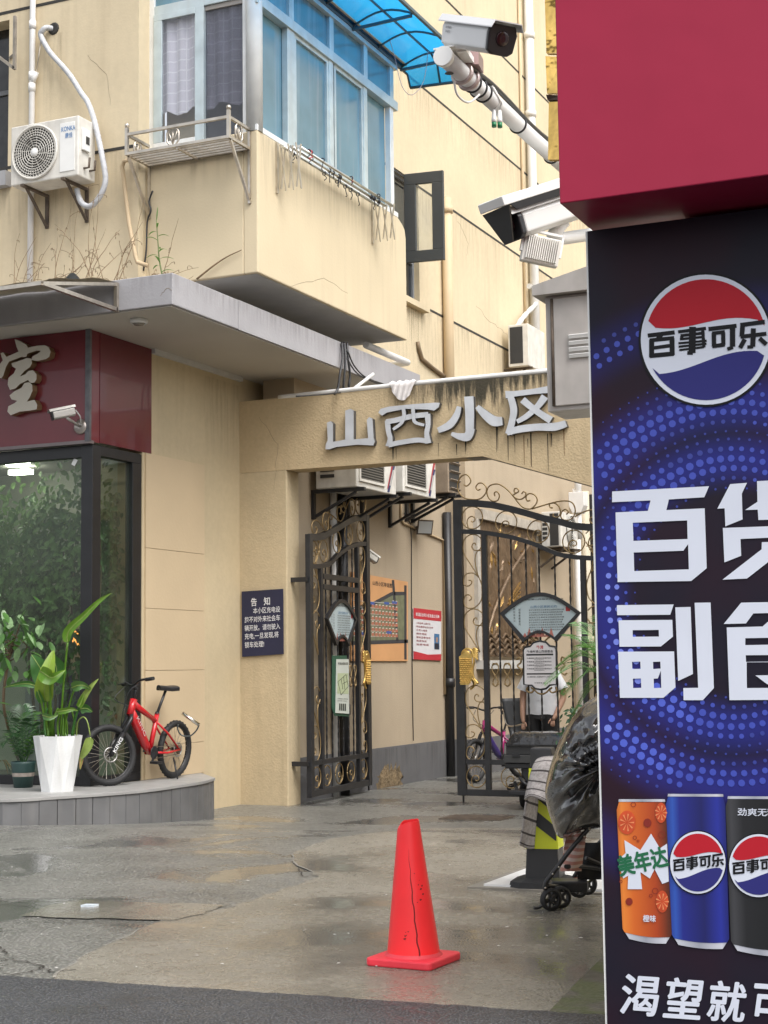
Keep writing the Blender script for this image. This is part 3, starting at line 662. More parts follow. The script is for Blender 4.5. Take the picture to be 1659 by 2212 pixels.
# ================================================================ gate portal
PX1 = -8.20
gp = thing('gate_portal', (PX1, YG, 0), 'tan stucco gate pillar and beam with silver Chinese characters', 'gate')
tb = [WY(516, 873, YG), WY(618, 1018, YG)]
kz = WY(1042, 983, YG); rz = WY(1278, 1050, YG); zbt = 3.70
ZTOP = 4.52; dep_b = .30
MB().box((XW-.02, YG, -.1), (PX1, YG+dep_b, zbt)).build('pillar', m_wall2, gp, bevel=.012)
pl_ = [V((XW-.02, YG, zbt)), V((kz.x, YG, zbt)), V((rz.x, YG, rz.z)), V((-3.6, YG, rz.z-.25)), V((-3.6, YG, ZTOP)), V((XW-.02, YG, ZTOP))]
MB().prism(pl_, (0, dep_b, 0)).build('beam', beam_mat(), gp)
MB().prism([V((kz.x-.2, YG+.03, zbt-.006)), V((kz.x, YG+.03, zbt-.006)), V((rz.x, YG+.03, rz.z-.006)), V((-3.6, YG+.03, rz.z-.256)), V((-3.6, YG+.03, rz.z-.253)), V((rz.x, YG+.03, rz.z-.003)), V((kz.x, YG+.03, zbt-.003)), V((kz.x-.2, YG+.03, zbt-.003))], (0, dep_b-.05, 0)).build('soffit', M('grey_soffit', (.30, .28, .25), .8), gp)
MB().box((-3.95, YG+.02, -.1), (-3.5, YG+dep_b-.02, rz.z-.1)).build('pillar', m_wall2, gp)
MB().tube(smooth([V((-8.3, YG+.02, ZTOP+.01)), V((-7.4, YG+.01, ZTOP+.02)), V((-6.4, YG+.03, ZTOP+.03)), V((-5.4, YG+.02, ZTOP+.03)), V((-3.7, YG+.02, ZTOP+.03))]), .028, 10).build('conduit', m_pvc, gp)
# rain stains hanging from the top edge and below the characters
m_stain = M('black_algae', (.022, .022, .016), .9, var=.3, vs=20)
m_ruststain = M('rust_stain', (.17, .085, .03), .9, var=.3, vs=20)
random.seed(11)
mb = MB()
for i in range(0):
    x = random.uniform(-7.2, -4.9); dens = .35+.65*math.exp(-((x+5.35)/.35)**2)+.5*math.exp(-((x+6.55)/.2)**2)
    if random.random() > dens: continue
    h = random.uniform(.03, .17)*(1+1.2*math.exp(-((x+5.35)/.3)**2)); w_ = random.uniform(.006, .026); z = ZTOP-random.uniform(.0, .03)
    mb.add([(x-w_, YG-.0030-.00002*i, z), (x+w_, YG-.0030-.00002*i, z), (x+w_*.6, YG-.003-.00002*i, z-h*.6), (x+random.uniform(-.01, .01), YG-.003-.00002*i, z-h), (x-w_*.6, YG-.003-.00002*i, z-h*.6)], [(0, 1, 2, 3, 4)])
mb = MB(); mb2 = MB()
for i, (px, py, n) in enumerate([(850, 962, 3), (965, 950, 2), (1020, 955, 2), (1075, 915, 3), (1120, 940, 3), (1165, 935, 3), (1205, 930, 4)]):
    for k in range(n):
        p = WY(px+random.uniform(-22, 22), py+random.uniform(-6, 10), YG); h = random.uniform(.1, .42); w_ = random.uniform(.003, .008)
        h = min(h, p.z-max(zbt if p.x < kz.x else (zbt+(rz.z-zbt)*(p.x-kz.x)/(rz.x-kz.x)), 3.0)-.03)
        if h < .05: continue
        (mb2 if px > 1090 and k % 2 else mb).add([(p.x-w_, YG-.0021-.00003*(k+10*i), p.z), (p.x+w_, YG-.0021-.00003*(k+10*i), p.z), (p.x+w_*.3, YG-.0021-.00003*(k+10*i), p.z-h), (p.x-w_*.3, YG-.0021-.00003*(k+10*i), p.z-h)], [(0, 1, 2, 3)])
mb.build('drip_stain', m_stain, gp, fix=False)['kind'] = 'stuff'; mb2.build('rust_drip_stain', m_ruststain, gp, fix=False)['kind'] = 'stuff'
# the four characters
mp6 = lambda d: (lambda x, y: WY(x*.496+493.7, y*.496+768, YG-.07-d))
rib2 = lambda p, w: ribbon(p, [q*1.18 for q in w] if isinstance(w, list) else w*1.18)
CH = [
 [[(428,292),(445,286),(455,296),(455,375),(480,372),(508,365),(508,240),(530,232),(545,240),(545,365),(608,360),(602,280),(612,268),(627,275),(632,360),(637,375),(630,392),(600,390),(560,388),(470,398),(440,408),(422,408),(424,385),(432,370)]],
 [[(652,248),(662,232),(700,222),(800,212),(900,205),(920,206),(915,225),(895,240),(870,235),(770,232),(690,248),(668,262)],
  rib2([(692,283),(696,330),(704,362),(697,396)], [20,18,18,24]), rib2([(686,289),(730,281),(800,264),(870,257)], 19), rib2([(866,254),(869,300),(863,340),(870,382)], [22,18,18,22]), rib2([(696,390),(740,380),(820,368),(866,373)], 18),
  rib2([(760,228),(764,258),(754,292),(716,322)], [14,13,12,10]), rib2([(803,226),(805,262),(812,290),(852,303)], [14,13,12,10])],
 [rib2([(1046,178),(1050,250),(1050,330)], [34,33,30]), rib2([(1058,315),(1040,352),(1005,352),(970,340)], [26,34,24,12]), rib2([(1004,222),(992,262),(962,302),(912,326)], [16,24,28,20]), rib2([(1082,222),(1115,255),(1155,285),(1192,285)], [16,30,38,30])],
 [rib2([(1206,170),(1250,166),(1330,156),(1392,148)], [28,20,20,26]), rib2([(1222,160),(1241,230),(1236,280),(1220,342)], [24,26,24,26]), rib2([(1212,338),(1260,322),(1340,312),(1420,310),(1470,296)], [18,26,26,30,24]), rib2([(1378,178),(1345,222),(1298,264),(1256,288)], [28,22,20,16]), rib2([(1280,192),(1318,224),(1362,256),(1404,282)], [26,24,24,28])]]
m_chf = M('silver_face', (.56, .58, .61), .4, metal=.15, var=.10, vs=5, streak=.35, streak_col=(.34, .33, .31)); m_che = M('grey_edge', (.10, .10, .10), .5, metal=.4, var=.2, vs=8)
for k, strokes in enumerate(CH):
    mb = MB()
    for i, lp in enumerate(strokes): cut_letter(mb, [lp], mp6(.0012*i), (0, .062, 0))
    mb.build('sign_character', [m_chf, m_che], gp, fix=False)
# cloth on top of the beam
P = []; ca = WY(842, 832, YG-.03); cb = WY(898, 832, YG-.03)
for i in range(10):
    t = i/9; row = []
    for j in range(15):
        s = j/14; x = mix(ca, cb, s); hang = .19*math.sin(math.pi*(.12+.76*s))**.7
        if i < 3: p = V((x.x, YG+.10-.05*i, ZTOP+.065+.01*math.sin(j*1.7)))
        else: p = V((x.x+(.5-s)*.10*(t-.3), YG-.045-.012*math.sin(j*1.9+i*.8), ZTOP+.06-hang*(i-2)/7*1.15))
        row.append(p)
    P.append(row)
lone(MB().grid(P), 'cloth', M('white_rag', (.72, .68, .66), .9, var=.1, vs=12), ca, 'crumpled white cloth hanging over the top of the gate beam', 'cloth')
# notice on the pillar
n0 = WY(524, 1278, YG); n1 = WY(613, 1272, YG); n2 = WY(614, 1413, YG); n3 = WY(525, 1419, YG)
nb = thing('notice_board', n3, 'navy notice with white Chinese text on the gate pillar', 'notice')
off = V((0, -.022, 0)); fr_ = [n3+off, n2+off, n1+off, n0+off]
MB().prism(fr_, (0, .012, 0)).build('board', M('navy_board', (.017, .02, .055), .45, var=.1), nb)
def npl(u, v): return mix(mix(fr_[0], fr_[1], u), mix(fr_[3], fr_[2], u), v)+V((0, -.0015, 0))
m_txt = M('white_print', (.75, .76, .78), .6, var=0)
lettering([('告', .23, .775, .135, .010, .14), ('知', .54, .775, .135, .010, .15), ('本小区充电设', .28, .655, .098, .006, .65), ('施不对外来社会车', .07, .525, .098, .006, .86), ('辆开放。请勿驶入', .07, .395, .098, .006, .86), ('充电,一旦发现,将', .07, .27, .098, .006, .82), ('锁车处理!', .07, .14, .098, .006, .47)], npl, m_txt, nb)
# ================================================================ passage behind the gate
XM = -7.95; YM = WX(966, 1400, XS).y
pw = thing('passage_wall', (XM, YM, 0), 'tan passage wall carrying the bronze relief behind the gate', 'wall')
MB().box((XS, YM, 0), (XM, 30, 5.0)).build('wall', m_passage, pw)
dd = thing('grey_dado', (XS, 17, 0), 'dark grey painted dado along the foot of the passage wall', 'dado')
dz = WX(880, 1608, XS).z
MB().box((XS, YG+dep_b, -.05), (XS+.012, YM-.01, dz)).build('dado', m_dado, dd)
MB().box((XS+.02, YM-.012, -.05), (XM+.012, YM, dz)).build('dado', m_dado, dd)
MB().box((XM, YM, -.05), (XM+.012, 30, dz)).build('dado', m_dado, dd)
random.seed(12); cy_ = WX(843, 1690, XS+.013); P = []
for k in range(28):
    a = math.pi*k/27; r_ = .34*(1+.22*math.sin(k*1.9)+.12*math.sin(k*4.1)); P.append((cy_.y-r_*math.cos(a)*1.15, max(0, .27*math.sin(a)**.6*(1+.25*math.sin(k*2.3)))))
mb = MB(); q, fs = fill([P]); mb.add([(XS+.0135, y, z-.02) for y, z in q], fs); mb.build('peeled_patch', M('peeled_sand', (.22, .16, .09), .95, var=.45, vs=7, bump=.02, bs=25), dd, fix=False)
# far end of the passage and buildings beyond
MB_ = MB().box((-7.2, 30.5, 0), (6, 31, 5.2)); ew = thing('end_wall', (-2, 30.5, 0), 'pale wall closing the far end of the passage', 'wall'); MB_.build('wall', m_passage, ew)
fb_ = thing('far_building', (-2, 46, 0), 'very pale cream apartment block far behind the grey box', 'building')
m_pale = M('pale_render', (.80, .74, .56), .85, var=.04, vs=.5)
MB().box((-12, 46, 0), (14, 58, 26)).build('wall', m_pale, fb_)
for z in (9.0, 12.2, 15.4, 18.6):
    for x in (-11, -8.2, -5.4, -2.6, .2):
        f_ = MB().box((x, 45.96, z), (x+1.5, 46.0, z+1.4)).build('window', M('far_frame', (.6, .58, .5), .5), fb_)
        MB().box((x+.08, 45.94, z+.08), (x+.72, 45.962, z+1.32)).box((x+.78, 45.94, z+.08), (x+1.42, 45.962, z+1.32)).build('pane', M('far_pane', (.25, .28, .28), .15), f_)
    MB().box((-12.05, 45.85, z-.5), (14, 46, z-.42)).build('ledge', m_pale, fb_)
# right-hand side of the lane: back of the shop row
rb = thing('right_building', (1.5, 12, 0), 'pale rendered shop building hidden behind the drinks sign', 'building')
MB().box((-2.3, 11.9, 0), (8, 29, 5.2)).build('wall', m_wall, rb)
# posters on the passage wall
XP = XS+.012
def mapon(x0, y0, x1, y1, name, label, cat, mat, thick=.008):
    q = [WX(x0, y1[0], XP), WX(x1, y1[1], XP), WX(x1, y0[1], XP), WX(x0, y0[0], XP)]
    t = thing(name, q[0], label, cat); Q = [V((XP+thick, p.y, p.z)) for p in q]
    MB().prism(Q, (-thick, 0, 0)).build('board', mat, t)
    return t, (lambda u, v, d=.0: mix(mix(Q[0], Q[1], u), mix(Q[3], Q[2], u), v)+V((.0015+d, 0, 0)))
mt, mm = mapon(757, (1235, 1257), 880, (1428, 1428), 'map_board', 'orange estate map board on the passage wall', 'map', M('orange_board', (.62, .33, .15), .45, var=.1, vs=2))
def rect(mb, mp, u0, v0, u1, v1, d=0, sk=0.): mb.add([mp(u0, v0, d), mp(u1, v0+sk, d), mp(u1, v1+sk, d), mp(u0, v1, d)], [(0, 1, 2, 3)])
mb = MB(); mb.add([mm(0, .21), mm(.97, .27), mm(.95, .84), mm(.7, .82), mm(.35, .66), mm(0, .58)], [(0, 1, 2, 3, 4, 5)]); mb.build('map_print', M('map_green', (.16, .17, .10), .6, var=.2, vs=12), mt, fix=False)
mb = MB()
for a, b in (((0, .20), (1, .25)), ((0, .57), (.35, .66)), ((.35, .66), (.7, .82)), ((.7, .82), (.97, .85)), ((.80, .25), (.72, .99)), ((.95, .02), (.95, .95))):
    d = V((b[0]-a[0], b[1]-a[1], 0)); nn = V((-d.y, d.x, 0)).normalized()*.022; mb.add([mm(a[0]-nn.x, a[1]-nn.y, .001), mm(b[0]-nn.x, b[1]-nn.y, .001), mm(b[0]+nn.x, b[1]+nn.y, .001), mm(a[0]+nn.x, a[1]+nn.y, .001)], [(0, 1, 2, 3)])
mb.build('road_print', M('map_road', (.045, .045, .05), .6, var=0), mt, fix=False)
m1 = MB(); m2 = MB(); m3 = MB(); random.seed(3)
for v in (.29, .35, .42, .48, .55, .62, .69):
    u = .04
    while u < .78:
        if v < .56+.2*u: rect(m1, mm, u, v, u+.045, v+.035, .0012, .003); rect(m2, mm, u+.008, v+.036, u+.037, v+.047, .0012, .003)
        u += .06
    rect(m2, mm, .02, v-.012, .78, v-.006, .0011, .02)
for u, v in ((.3, .66), (.56, .68), (.7, .7), (.12, .30), (.6, .33), (.2, .52)): rect(m3, mm, u, v, u+.09, v+.03, .0016)
m1.build('house_print', M('map_house', (.42, .15, .09), .6, var=.2, vs=30), mt, fix=False); m2.build('line_print', M('map_line', (.62, .6, .55), .6, var=0), mt, fix=False); m3.build('tag_print', M('map_tag', (.05, .10, .33), .6, var=0), mt, fix=False)
lettering([('山西小区导览图', .36, .895, .055, .01, .34)], lambda u, v: mm(u, v, .001), M('dark_print', (.05, .04, .035), .6, var=0), mt)
nt_, mn = mapon(892, (1313, 1320), 952, (1424, 1427), 'information_poster', 'red and white information poster on the passage wall', 'poster', M('poster_white', (.66, .66, .68), .5, var=.05), .006)
mb = MB(); rect(mb, mn, 0, .79, 1, 1.0, .0008); mb.add([mn(0, .0, .0008), mn(1, 0, .0008), mn(1, .13, .0008), mn(.5, .105, .0008), mn(0, .16, .0008)], [(0, 1, 2, 3, 4)]); mb.build('red_print', M('poster_red', (.48, .03, .045), .5, var=.08), nt_, fix=False)
lettering([('黄浦区住宅小区信息公示牌', .08, .855, .07, .01, .84)], lambda u, v: mn(u, v, .0016), m_txt, nt_)
lettering([('小区名称 山西小区', .1, .70, .04, .01, .5), ('物业服务企业名称', .1, .63, .04, .01, .6), ('负责人姓名', .1, .56, .04, .01, .38), ('服务电话', .1, .49, .04, .01, .36), ('服务监督电话', .1, .42, .04, .01, .5), ('街道电话', .1, .35, .04, .01, .36), ('监督电话', .1, .28, .04, .01, .44)], lambda u, v: mn(u, v, .0012), M('poster_text', (.28, .05, .06), .6, var=0), nt_)
mb = MB(); rect(mb, mn, .74, .22, .93, .53, .001); ph = mb.build('portrait_print', M('portrait_blue', (.05, .16, .32), .5, var=0), nt_, fix=False)
mb = MB(); rect(mb, mn, .76, .22, .91, .34, .0014); mb.build('suit_print', M('suit_dark', (.02, .022, .035), .5, var=0), nt_, fix=False)
mb = MB(); rect(mb, mn, .80, .36, .875, .46, .0016); mb.build('face_print', M('face_tone', (.35, .22, .16), .5, var=0), nt_, fix=False)
# ---------------------------------------------------------------- bronze relief
rel = thing('bronze_relief', V((XM, 20.2, 1.4)), 'large bronze relief panel with vines and waves behind the gate', 'relief')
ra = WX(1028, 1100, XM); rb_ = WX(1150, 1126, XM); zr1 = 3.55; zr0 = 1.62
m_brz = M('bronze_relief', (.17, .115, .07), .45, metal=.45, var=.3, vs=6, bump=.02, bs=9)
MB().box((XM, ra.y, zr0), (XM+.05, rb_.y, zr1)).build('panel', m_brz, rel)
MB().box((XM, ra.y-.05, zr1), (XM+.12, rb_.y+.06, zr1+.14)).build('top_frame', M('stone_trim', (.42, .38, .32), .6, var=.2, vs=9), rel)
MB().box((XM, ra.y-.12, zr0-.05), (XM+.06, ra.y, zr1)).build('side_frame', M('stone_trim2', (.45, .42, .37), .6, var=.15, vs=9), rel)
MB().box((XM, rb_.y, zr0-.05), (XM+.06, rb_.y+.1, zr1)).build('side_frame', M('metal_trim', (.3, .27, .22), .4, metal=.6), rel)
MB().box((XM, ra.y-.1, zr0-.17), (XM+.14, rb_.y+.1, zr0-.05)).build('ledge', M('ledge_stone', (.5, .5, .48), .5, var=.1), rel)
m_gilt = M('gilded_bronze', (.42, .26, .09), .4, metal=.75, var=.4, vs=18)
random.seed(5)
for k in range(60):
    y = random.uniform(ra.y+.12, rb_.y-.12); z = random.uniform(zr0+.35, zr1-.12); L = random.uniform(.05, .14); a = random.uniform(-.5, 2.2)
    d = V((0, math.sin(a), math.cos(a))); s = V((0, d.z, -d.y)); w_ = L*.28; c = V((XM+.05, y, z))
    MB().add([c-d*L, c-s*w_+d*L*.1, c+d*L, c+s*w_+d*L*.1, c+V((.025, 0, 0))+d*L*.1], [(0, 1, 4), (1, 2, 4), (2, 3, 4), (3, 0, 4)]).build('relief_leaf', m_gilt if random.random() < .55 else m_brz, rel)
for r in range(4):
    MB().tube([(XM+.06, ra.y+.04+(rb_.y-ra.y-.08)*i/60, zr0+.07+r*.075+.035*math.sin(i*.75+r)) for i in range(61)], .022, 6).build('wave_band', m_brz, rel)
for k in range(5):
    MB().bar((XM+.06, 21.6+.05*k, 2.2+.06*k), (XM+.06, 22.3, 2.45+.07*k), .02).build('relief_rib', m_gilt, rel)
MB().tube(smooth([V((XM+.06, ra.y+.1, 1.75)), V((XM+.07, ra.y+.5, 2.3)), V((XM+.06, ra.y+1.3, 2.9)), V((XM+.06, rb_.y-.2, 3.4))]), .03, 7).build('relief_stem', m_brz, rel)
# ================================================================ wrought iron gate leaves
GY = 16.31; GX = -6.54; GL = 1.85
def rc(x, y, k=.2315, oy=1014.9):                       # point of the closed leaf -> (distance from its free edge, height)
    p = WY(x*k+932.6, y*k+oy, GY); return (p.x-GX, p.z)
def lerp_tab(tab, u):
    for (a, za), (b, zb_) in zip(tab, tab[1:]):
        if u <= b: return za+(zb_-za)*(u-a)/(b-a)
    return tab[-1][1]
TOPR = [(-.05, 3.315), (.02, 3.31), (.25, 3.30), (.46, 3.27), (.69, 3.21), (.88, 3.15), (1.06, 3.09), (1.25, 3.04), (1.4, 2.99), (1.62, 2.96), (1.9, 2.95)]
RAIL2 = [(-.05, 2.99), (.09, 2.99), (.27, 2.98), (.45, 2.95), (.69, 2.90), (.87, 2.84), (1.0, 2.79), (1.12, 2.73), (1.24, 2.68), (1.42, 2.65), (1.61, 2.63), (1.9, 2.62)]
SC_TOP = [[(300,140),(330,150),(365,110),(345,60),(305,45),(260,80),(240,150),(260,220),(310,265),(380,278),(450,270),(500,225),(510,170),(480,130),(440,125),(412,160),(430,190),(455,180)],
 [(590,245),(585,215),(610,205),(632,240),(615,285),(570,293),(530,260),(515,200),(540,150),(600,132),(650,145),(710,190),(760,245),(810,310),(860,355),(920,365),(965,330),(985,280),(960,235),(910,222),(880,250),(890,290),(920,285)],
 [(790,218),(770,205),(775,175),(805,180),(808,205),(775,225),(760,240),(790,268),(830,275),(870,250),(878,215),(855,205),(840,225)],
 [(935,365),(1100,315),(1220,290),(1300,300),(1335,350),(1335,410),(1300,460),(1240,470),(1205,440),(1215,390),(1250,370),(1275,395),(1255,415)],
 [(1130,355),(1105,350),(1100,320),(1140,310),(1185,340),(1200,390),(1190,430),(1160,445),(1130,430),(1140,410)],
 [(1335,440),(1400,400),(1480,375),(1540,380),(1590,410),(1600,460),(1570,500),(1520,510),(1480,485),(1480,450),(1510,440)]]
SC_S = [[(460,640),(420,610),(360,605),(305,650),(283,710),(300,780),(350,860),(400,940),(437,1003)],
        [(437,1003),(410,900),(405,820),(425,760),(460,755)], [(410,705),(405,685),(385,690),(375,720),(395,748),(440,750),(463,715)]]
SC_C = [[(435,995),(380,963),(320,975),(290,1020),(300,1070),(340,1085),(372,1060),(370,1035),(345,1030)],
        [(440,1000),(468,1080),(475,1150),(455,1230),(400,1285),(345,1292),(305,1260),(297,1210),(320,1170),(355,1170),(372,1200),(350,1220)]]
def curl_in(c, r):
    return [(c[0]+a*r, c[1]+b*r) for a, b in ((-.35, -.93), (-.5, -.5), (-.42, -.1), (-.12, .12), (.2, .02), (.25, -.25), (.02, -.38), (-.1, -.28))]
def leaf(name, label, O, d, n, wicket=False):
    O = V(O); d = V(d); n = V(n); t = thing(name, O, label, 'gate', 'leaves of the iron gate')
    P = lambda u, z, o=0: O+d*u+n*o+V((0, 0, z))
    def pb(nm, a, b, c, e, th=.05, mat=m_iron):
        return MB().prism([P(a, c, th/2), P(b, c, th/2), P(b, e, th/2), P(a, e, th/2)], -n*th).build(nm, mat, t, bevel=.004)
    pb('stile', 0, .10, .08, lerp_tab(TOPR, .05)+.04, .06); pb('stile', GL-.09, GL, .08, lerp_tab(TOPR, GL)+.03, .06)
    for a in (.33, GL-.39): pb('stile', a, a+.06, .15, lerp_tab(RAIL2, a+.03)-.02)
    pb('rail', .10, GL-.09, .08, .15); pb('rail', .10, GL-.09, .42, .475, .045)
    def srail(tab, h, th):
        up = [P(.09+(GL-.17)*i/24, lerp_tab(tab, .09+(GL-.17)*i/24)+h/2, th/2) for i in range(25)]; dn = [p-V((0, 0, h)) for p in up]
        mb = MB()
        for i in range(24): mb.add([up[i], up[i+1], dn[i+1], dn[i]]+[q-n*th for q in (up[i], up[i+1], dn[i+1], dn[i])], [(3,2,1,0),(4,5,6,7),(0,1,5,4),(2,3,7,6)])
        mb.add([up[0], dn[0], dn[0]-n*th, up[0]-n*th], [(0,1,2,3)]); mb.add([up[-1], dn[-1], dn[-1]-n*th, up[-1]-n*th], [(3,2,1,0)])
        mb.build('rail', m_iron, t)
    srail(TOPR, .075, .055); srail(RAIL2, .05, .05)
    bars = [.52, .67, .84, .99, 1.17, 1.34]
    for i, u in enumerate(bars):                       # twisted bars
        z0, z1 = .475, lerp_tab(RAIL2, u)-.025; mb = MB(); N = 60
        for k in range(N):
            a0 = k*.5; za = z0+(z1-z0)*k/N; zb2 = z0+(z1-z0)*(k+1)/N
            if k == 0:
                for k2 in range(N+1):
                    zz_ = z0+(z1-z0)*k2/N
                    for q in range(4): mb.v.append(P(u+.011*math.cos(a0+k2*.55+q*math.pi/2), zz_, .011*math.sin(a0+k2*.55+q*math.pi/2)))
                for k2 in range(N):
                    for q in range(4): mb.f.append([k2*4+q, k2*4+(q+1) % 4, k2*4+4+(q+1) % 4, k2*4+4+q]); mb.mi.append(0); mb.sm.append(False)
                break
        mb.build('bar', m_iron, t)
    def sc(pts, r=.0065, mat=m_gold, nm='scroll', o=0): return MB().tube([P(u, z, o) for u, z in pts], r, 6).build(nm, mat, t)
    def sm2(pts): return [(p.x, p.y) for p in smooth([V((a, b, 0)) for a, b in pts], 4)]
    for s in SC_TOP: sc(sm2([rc(*q) for q in s]), .008)
    for u in (.22, .62, .99, 1.39, 1.68):
        z = (lerp_tab(TOPR, u)+lerp_tab(RAIL2, u))/2-.003; r = (lerp_tab(TOPR, u)-lerp_tab(RAIL2, u))/2-.062
        r = min(r+.03, .125)
        sc([(u+r*math.cos(k*math.pi/14), z+r*math.sin(k*math.pi/14)) for k in range(29)], .007, nm='ring'); sc(sm2(curl_in((u, z), r)), .007)
    for dz, S in ((0, SC_S), (0, SC_C), (-.83, SC_S), (-1.67, SC_S), (-1.67, SC_C)):
        for s in S:
            q = [(a, b+dz) for a, b in [rc(*q) for q in s]]; q = [(min(max(a, .105), .325), b) for a, b in q]
            sc(sm2(q), .0068); sc([(GL-a, b-.0) for a, b in sm2(q)], .0068)
    for u in (.215, .62, .98, 1.34, 1.64):
        r = .115; z = .285
        sc([(u+r*math.cos(k*math.pi/14), z+r*math.sin(k*math.pi/14)) for k in range(29)], .0068, nm='ring'); sc(sm2(curl_in((u, z), r)), .0068)
    for u0, u1 in ((.40, .52), (.54, .66)):
        for sgn, uu in ((1, u0), (-1, u1)):
            sc(sm2([(uu+sgn*.03, 1.50), (uu+sgn*.08, 1.52), (uu+sgn*.10, 1.46), (uu+sgn*.06, 1.38), (uu+sgn*.03, 1.32), (uu+sgn*.06, 1.27), (uu+sgn*.10, 1.30)]), .007)
    # gilded handle plate: honeycomb boss with a scroll edge
    ox = .03
    MB().prism([P(a, b, ox+.012) for a, b in ((.05, 1.60), (.14, 1.66), (.20, 1.62), (.20, 1.36), (.16, 1.29), (.06, 1.29))], -n*.012).build('handle_plate', m_gold2, t)
    mb = MB()
    for i in range(7):
        for j in range(13): mb.ball(P(.062+.0195*i+.0095*(j % 2), 1.315+.0215*j, ox+.014), .0095, 6)
    mb.build('handle_boss', m_gold2, t)
    sc(sm2([(.11, 1.60), (.09, 1.63), (.12, 1.66), (.16, 1.645), (.165, 1.60), (.125, 1.575), (.085, 1.60), (.09, 1.65), (.14, 1.685), (.20, 1.66), (.225, 1.56), (.205, 1.45), (.22, 1.36), (.27, 1.30)]), .013, m_gold2, o=ox, nm='handle_scroll')
    for k in range(6): sc(sm2([(.19, 1.62+.01*k-.02), (.23, 1.63+.018*k-.03), (.27, 1.61+.02*k-.05)]), .012, m_gold2, o=ox, nm='handle_leaf'); sc(sm2([(.19, 1.36), (.22, 1.33-.01*k), (.25-.015*k, 1.30-.012*k)]), .011, m_gold2, o=ox, nm='handle_leaf')
    # fan-shaped notice frame
    c = (1.0, 1.42); oo = .045
    out = [(1.0+.465*math.sin(a), 2.05+.235*math.cos(a*1.0)-.0) for a in ()]
    topa = [(.55+.92*i/16, 2.065+.225*math.sin(math.pi*i/16)-.015*i/16) for i in range(17)]
    bota = [(1.19-.38*i/12, 1.745+.10*math.sin(math.pi*i/12)) for i in range(13)]
    loop = topa+bota
    cx = sum(p[0] for p in loop)/len(loop); cz = 1.98
    inn = [(cx+(a-cx)*.90, cz+(b-cz)*(.86 if b > 1.9 else .80)) for a, b in loop]
    fro = t if False else thing('fan_notice', P(1.0, 1.75, oo), 'fan-shaped notice in a black frame on the closed gate leaf' if not wicket else 'fan-shaped notice in a black frame on the open gate leaf', 'notice')
    mb = MB(); N = len(loop)
    for i in range(N):
        j = (i+1) % N
        a, b, c_, e_ = P(*loop[i], oo+.03), P(*loop[j], oo+.03), P(*inn[j], oo+.03), P(*inn[i], oo+.03)
        q = [a, b, c_, e_]; mb.add(q+[p-n*.04 for p in q], [(0,1,2,3),(7,6,5,4),(0,4,5,1),(2,6,7,3)])
    mb.build('frame', m_iron, fro)
    mb = MB(); pts, fs = fill([inn]); mb.add([P(a, b, oo+.006) for a, b in pts], fs); mb.add([P(a, b, oo-.004) for a, b in pts], fs)
    mb.build('print', M('fan_print', (.50, .60, .63), .35, var=.06, vs=3), fro)
    rd = MB(); 
    for k in range(7): rd.add([P(.80+.05*k, 1.80, oo+.0075), P(.86+.05*k, 1.80, oo+.0075), P(.83+.05*k, 1.85+.06*math.sin(k*1.9)**2, oo+.0075)], [(0, 1, 2)])
    rd.build('picture_print', M('fan_pink', (.50, .18, .14), .5, var=.2), fro, fix=False)
    mx = (lambda u, z: P(u, z, oo+.0085)) if not wicket else (lambda u, z: P(2.0-u, z, oo+.0085))
    dk = M('fan_text', (.05, .055, .06), .6, var=0)
    lettering([('山西小区居民公约', .90, 2.115, .03, .01, .30)], mx, M('fan_blue', (.08, .2, .35), .6, var=0), fro)
    lettering([('外滩街道山西居民区党总支', .78, 2.20, .018, .01, .5)]+[('爱护公物讲究卫生尊老爱幼团结互助'[k % 4:]+'共建', .88, 2.085-.027*k, .018, .006, .40-.012*(k % 3)) for k in range(9)]+[('外滩街道党工委 办事处', .85, 1.835, .022, .012, .22)], mx, dk, fro)
    for k, ch in enumerate('弘扬社会主义'): lettering([(ch, .70, 2.13-.032*k, .026, .008)], mx, dk, fro)
    for k, ch in enumerate('加强家庭家风'): lettering([(ch, .76, 2.09-.032*k, .026, .008)], mx, dk, fro)
    sb = MB(); a = [mx(1.30, 2.07), mx(1.35, 2.07), mx(1.35, 2.12), mx(1.30, 2.12)]; sb.add(a, [(0, 1, 2, 3)]); sb.build('seal_print', M('seal_red', (.42, .03, .03), .5, var=0), fro, fix=False)
    return t, P
t_r, PR = leaf('gate_leaf', 'closed right leaf of the black and gold wrought iron gate', (GX, GY, 0), (1, 0, 0), (0, -1, 0))
al = math.radians(3.8); dr = V((-math.sin(al), math.cos(al), 0)); HP = V((-8.02, 15.62, 0)); HP = WX(668, 1702, -8.0); HP.z = 0
t_l, PL = leaf('gate_leaf', 'open left leaf of the black and gold wrought iron gate, folded against the passage wall', HP+dr*GL, -dr, V((math.cos(al), math.sin(al), 0)), True)
for z in (.42, 2.45): MB().box((PX1+.0, HP.y-.03, z), (HP.x+.01, HP.y+.03, z+.05)).build('hinge', m_iron, t_l)
for z in (2.38, 2.50): MB().prism([PL(.39, z, .03), PL(GL-.39, z, .03), PL(GL-.39, z+.06, .03), PL(.39, z+.06, .03)], -V((1, 0, 0))*.05).build('wicket_rail', m_iron, t_l)
MB().tube([PL(.05, .02), PL(.05, .15)], .012, 8).build('drop_bolt', m_iron, t_l); MB().tube([PR(.06, .0), PR(.06, .15)], .012, 8).build('drop_bolt', m_iron, t_r)
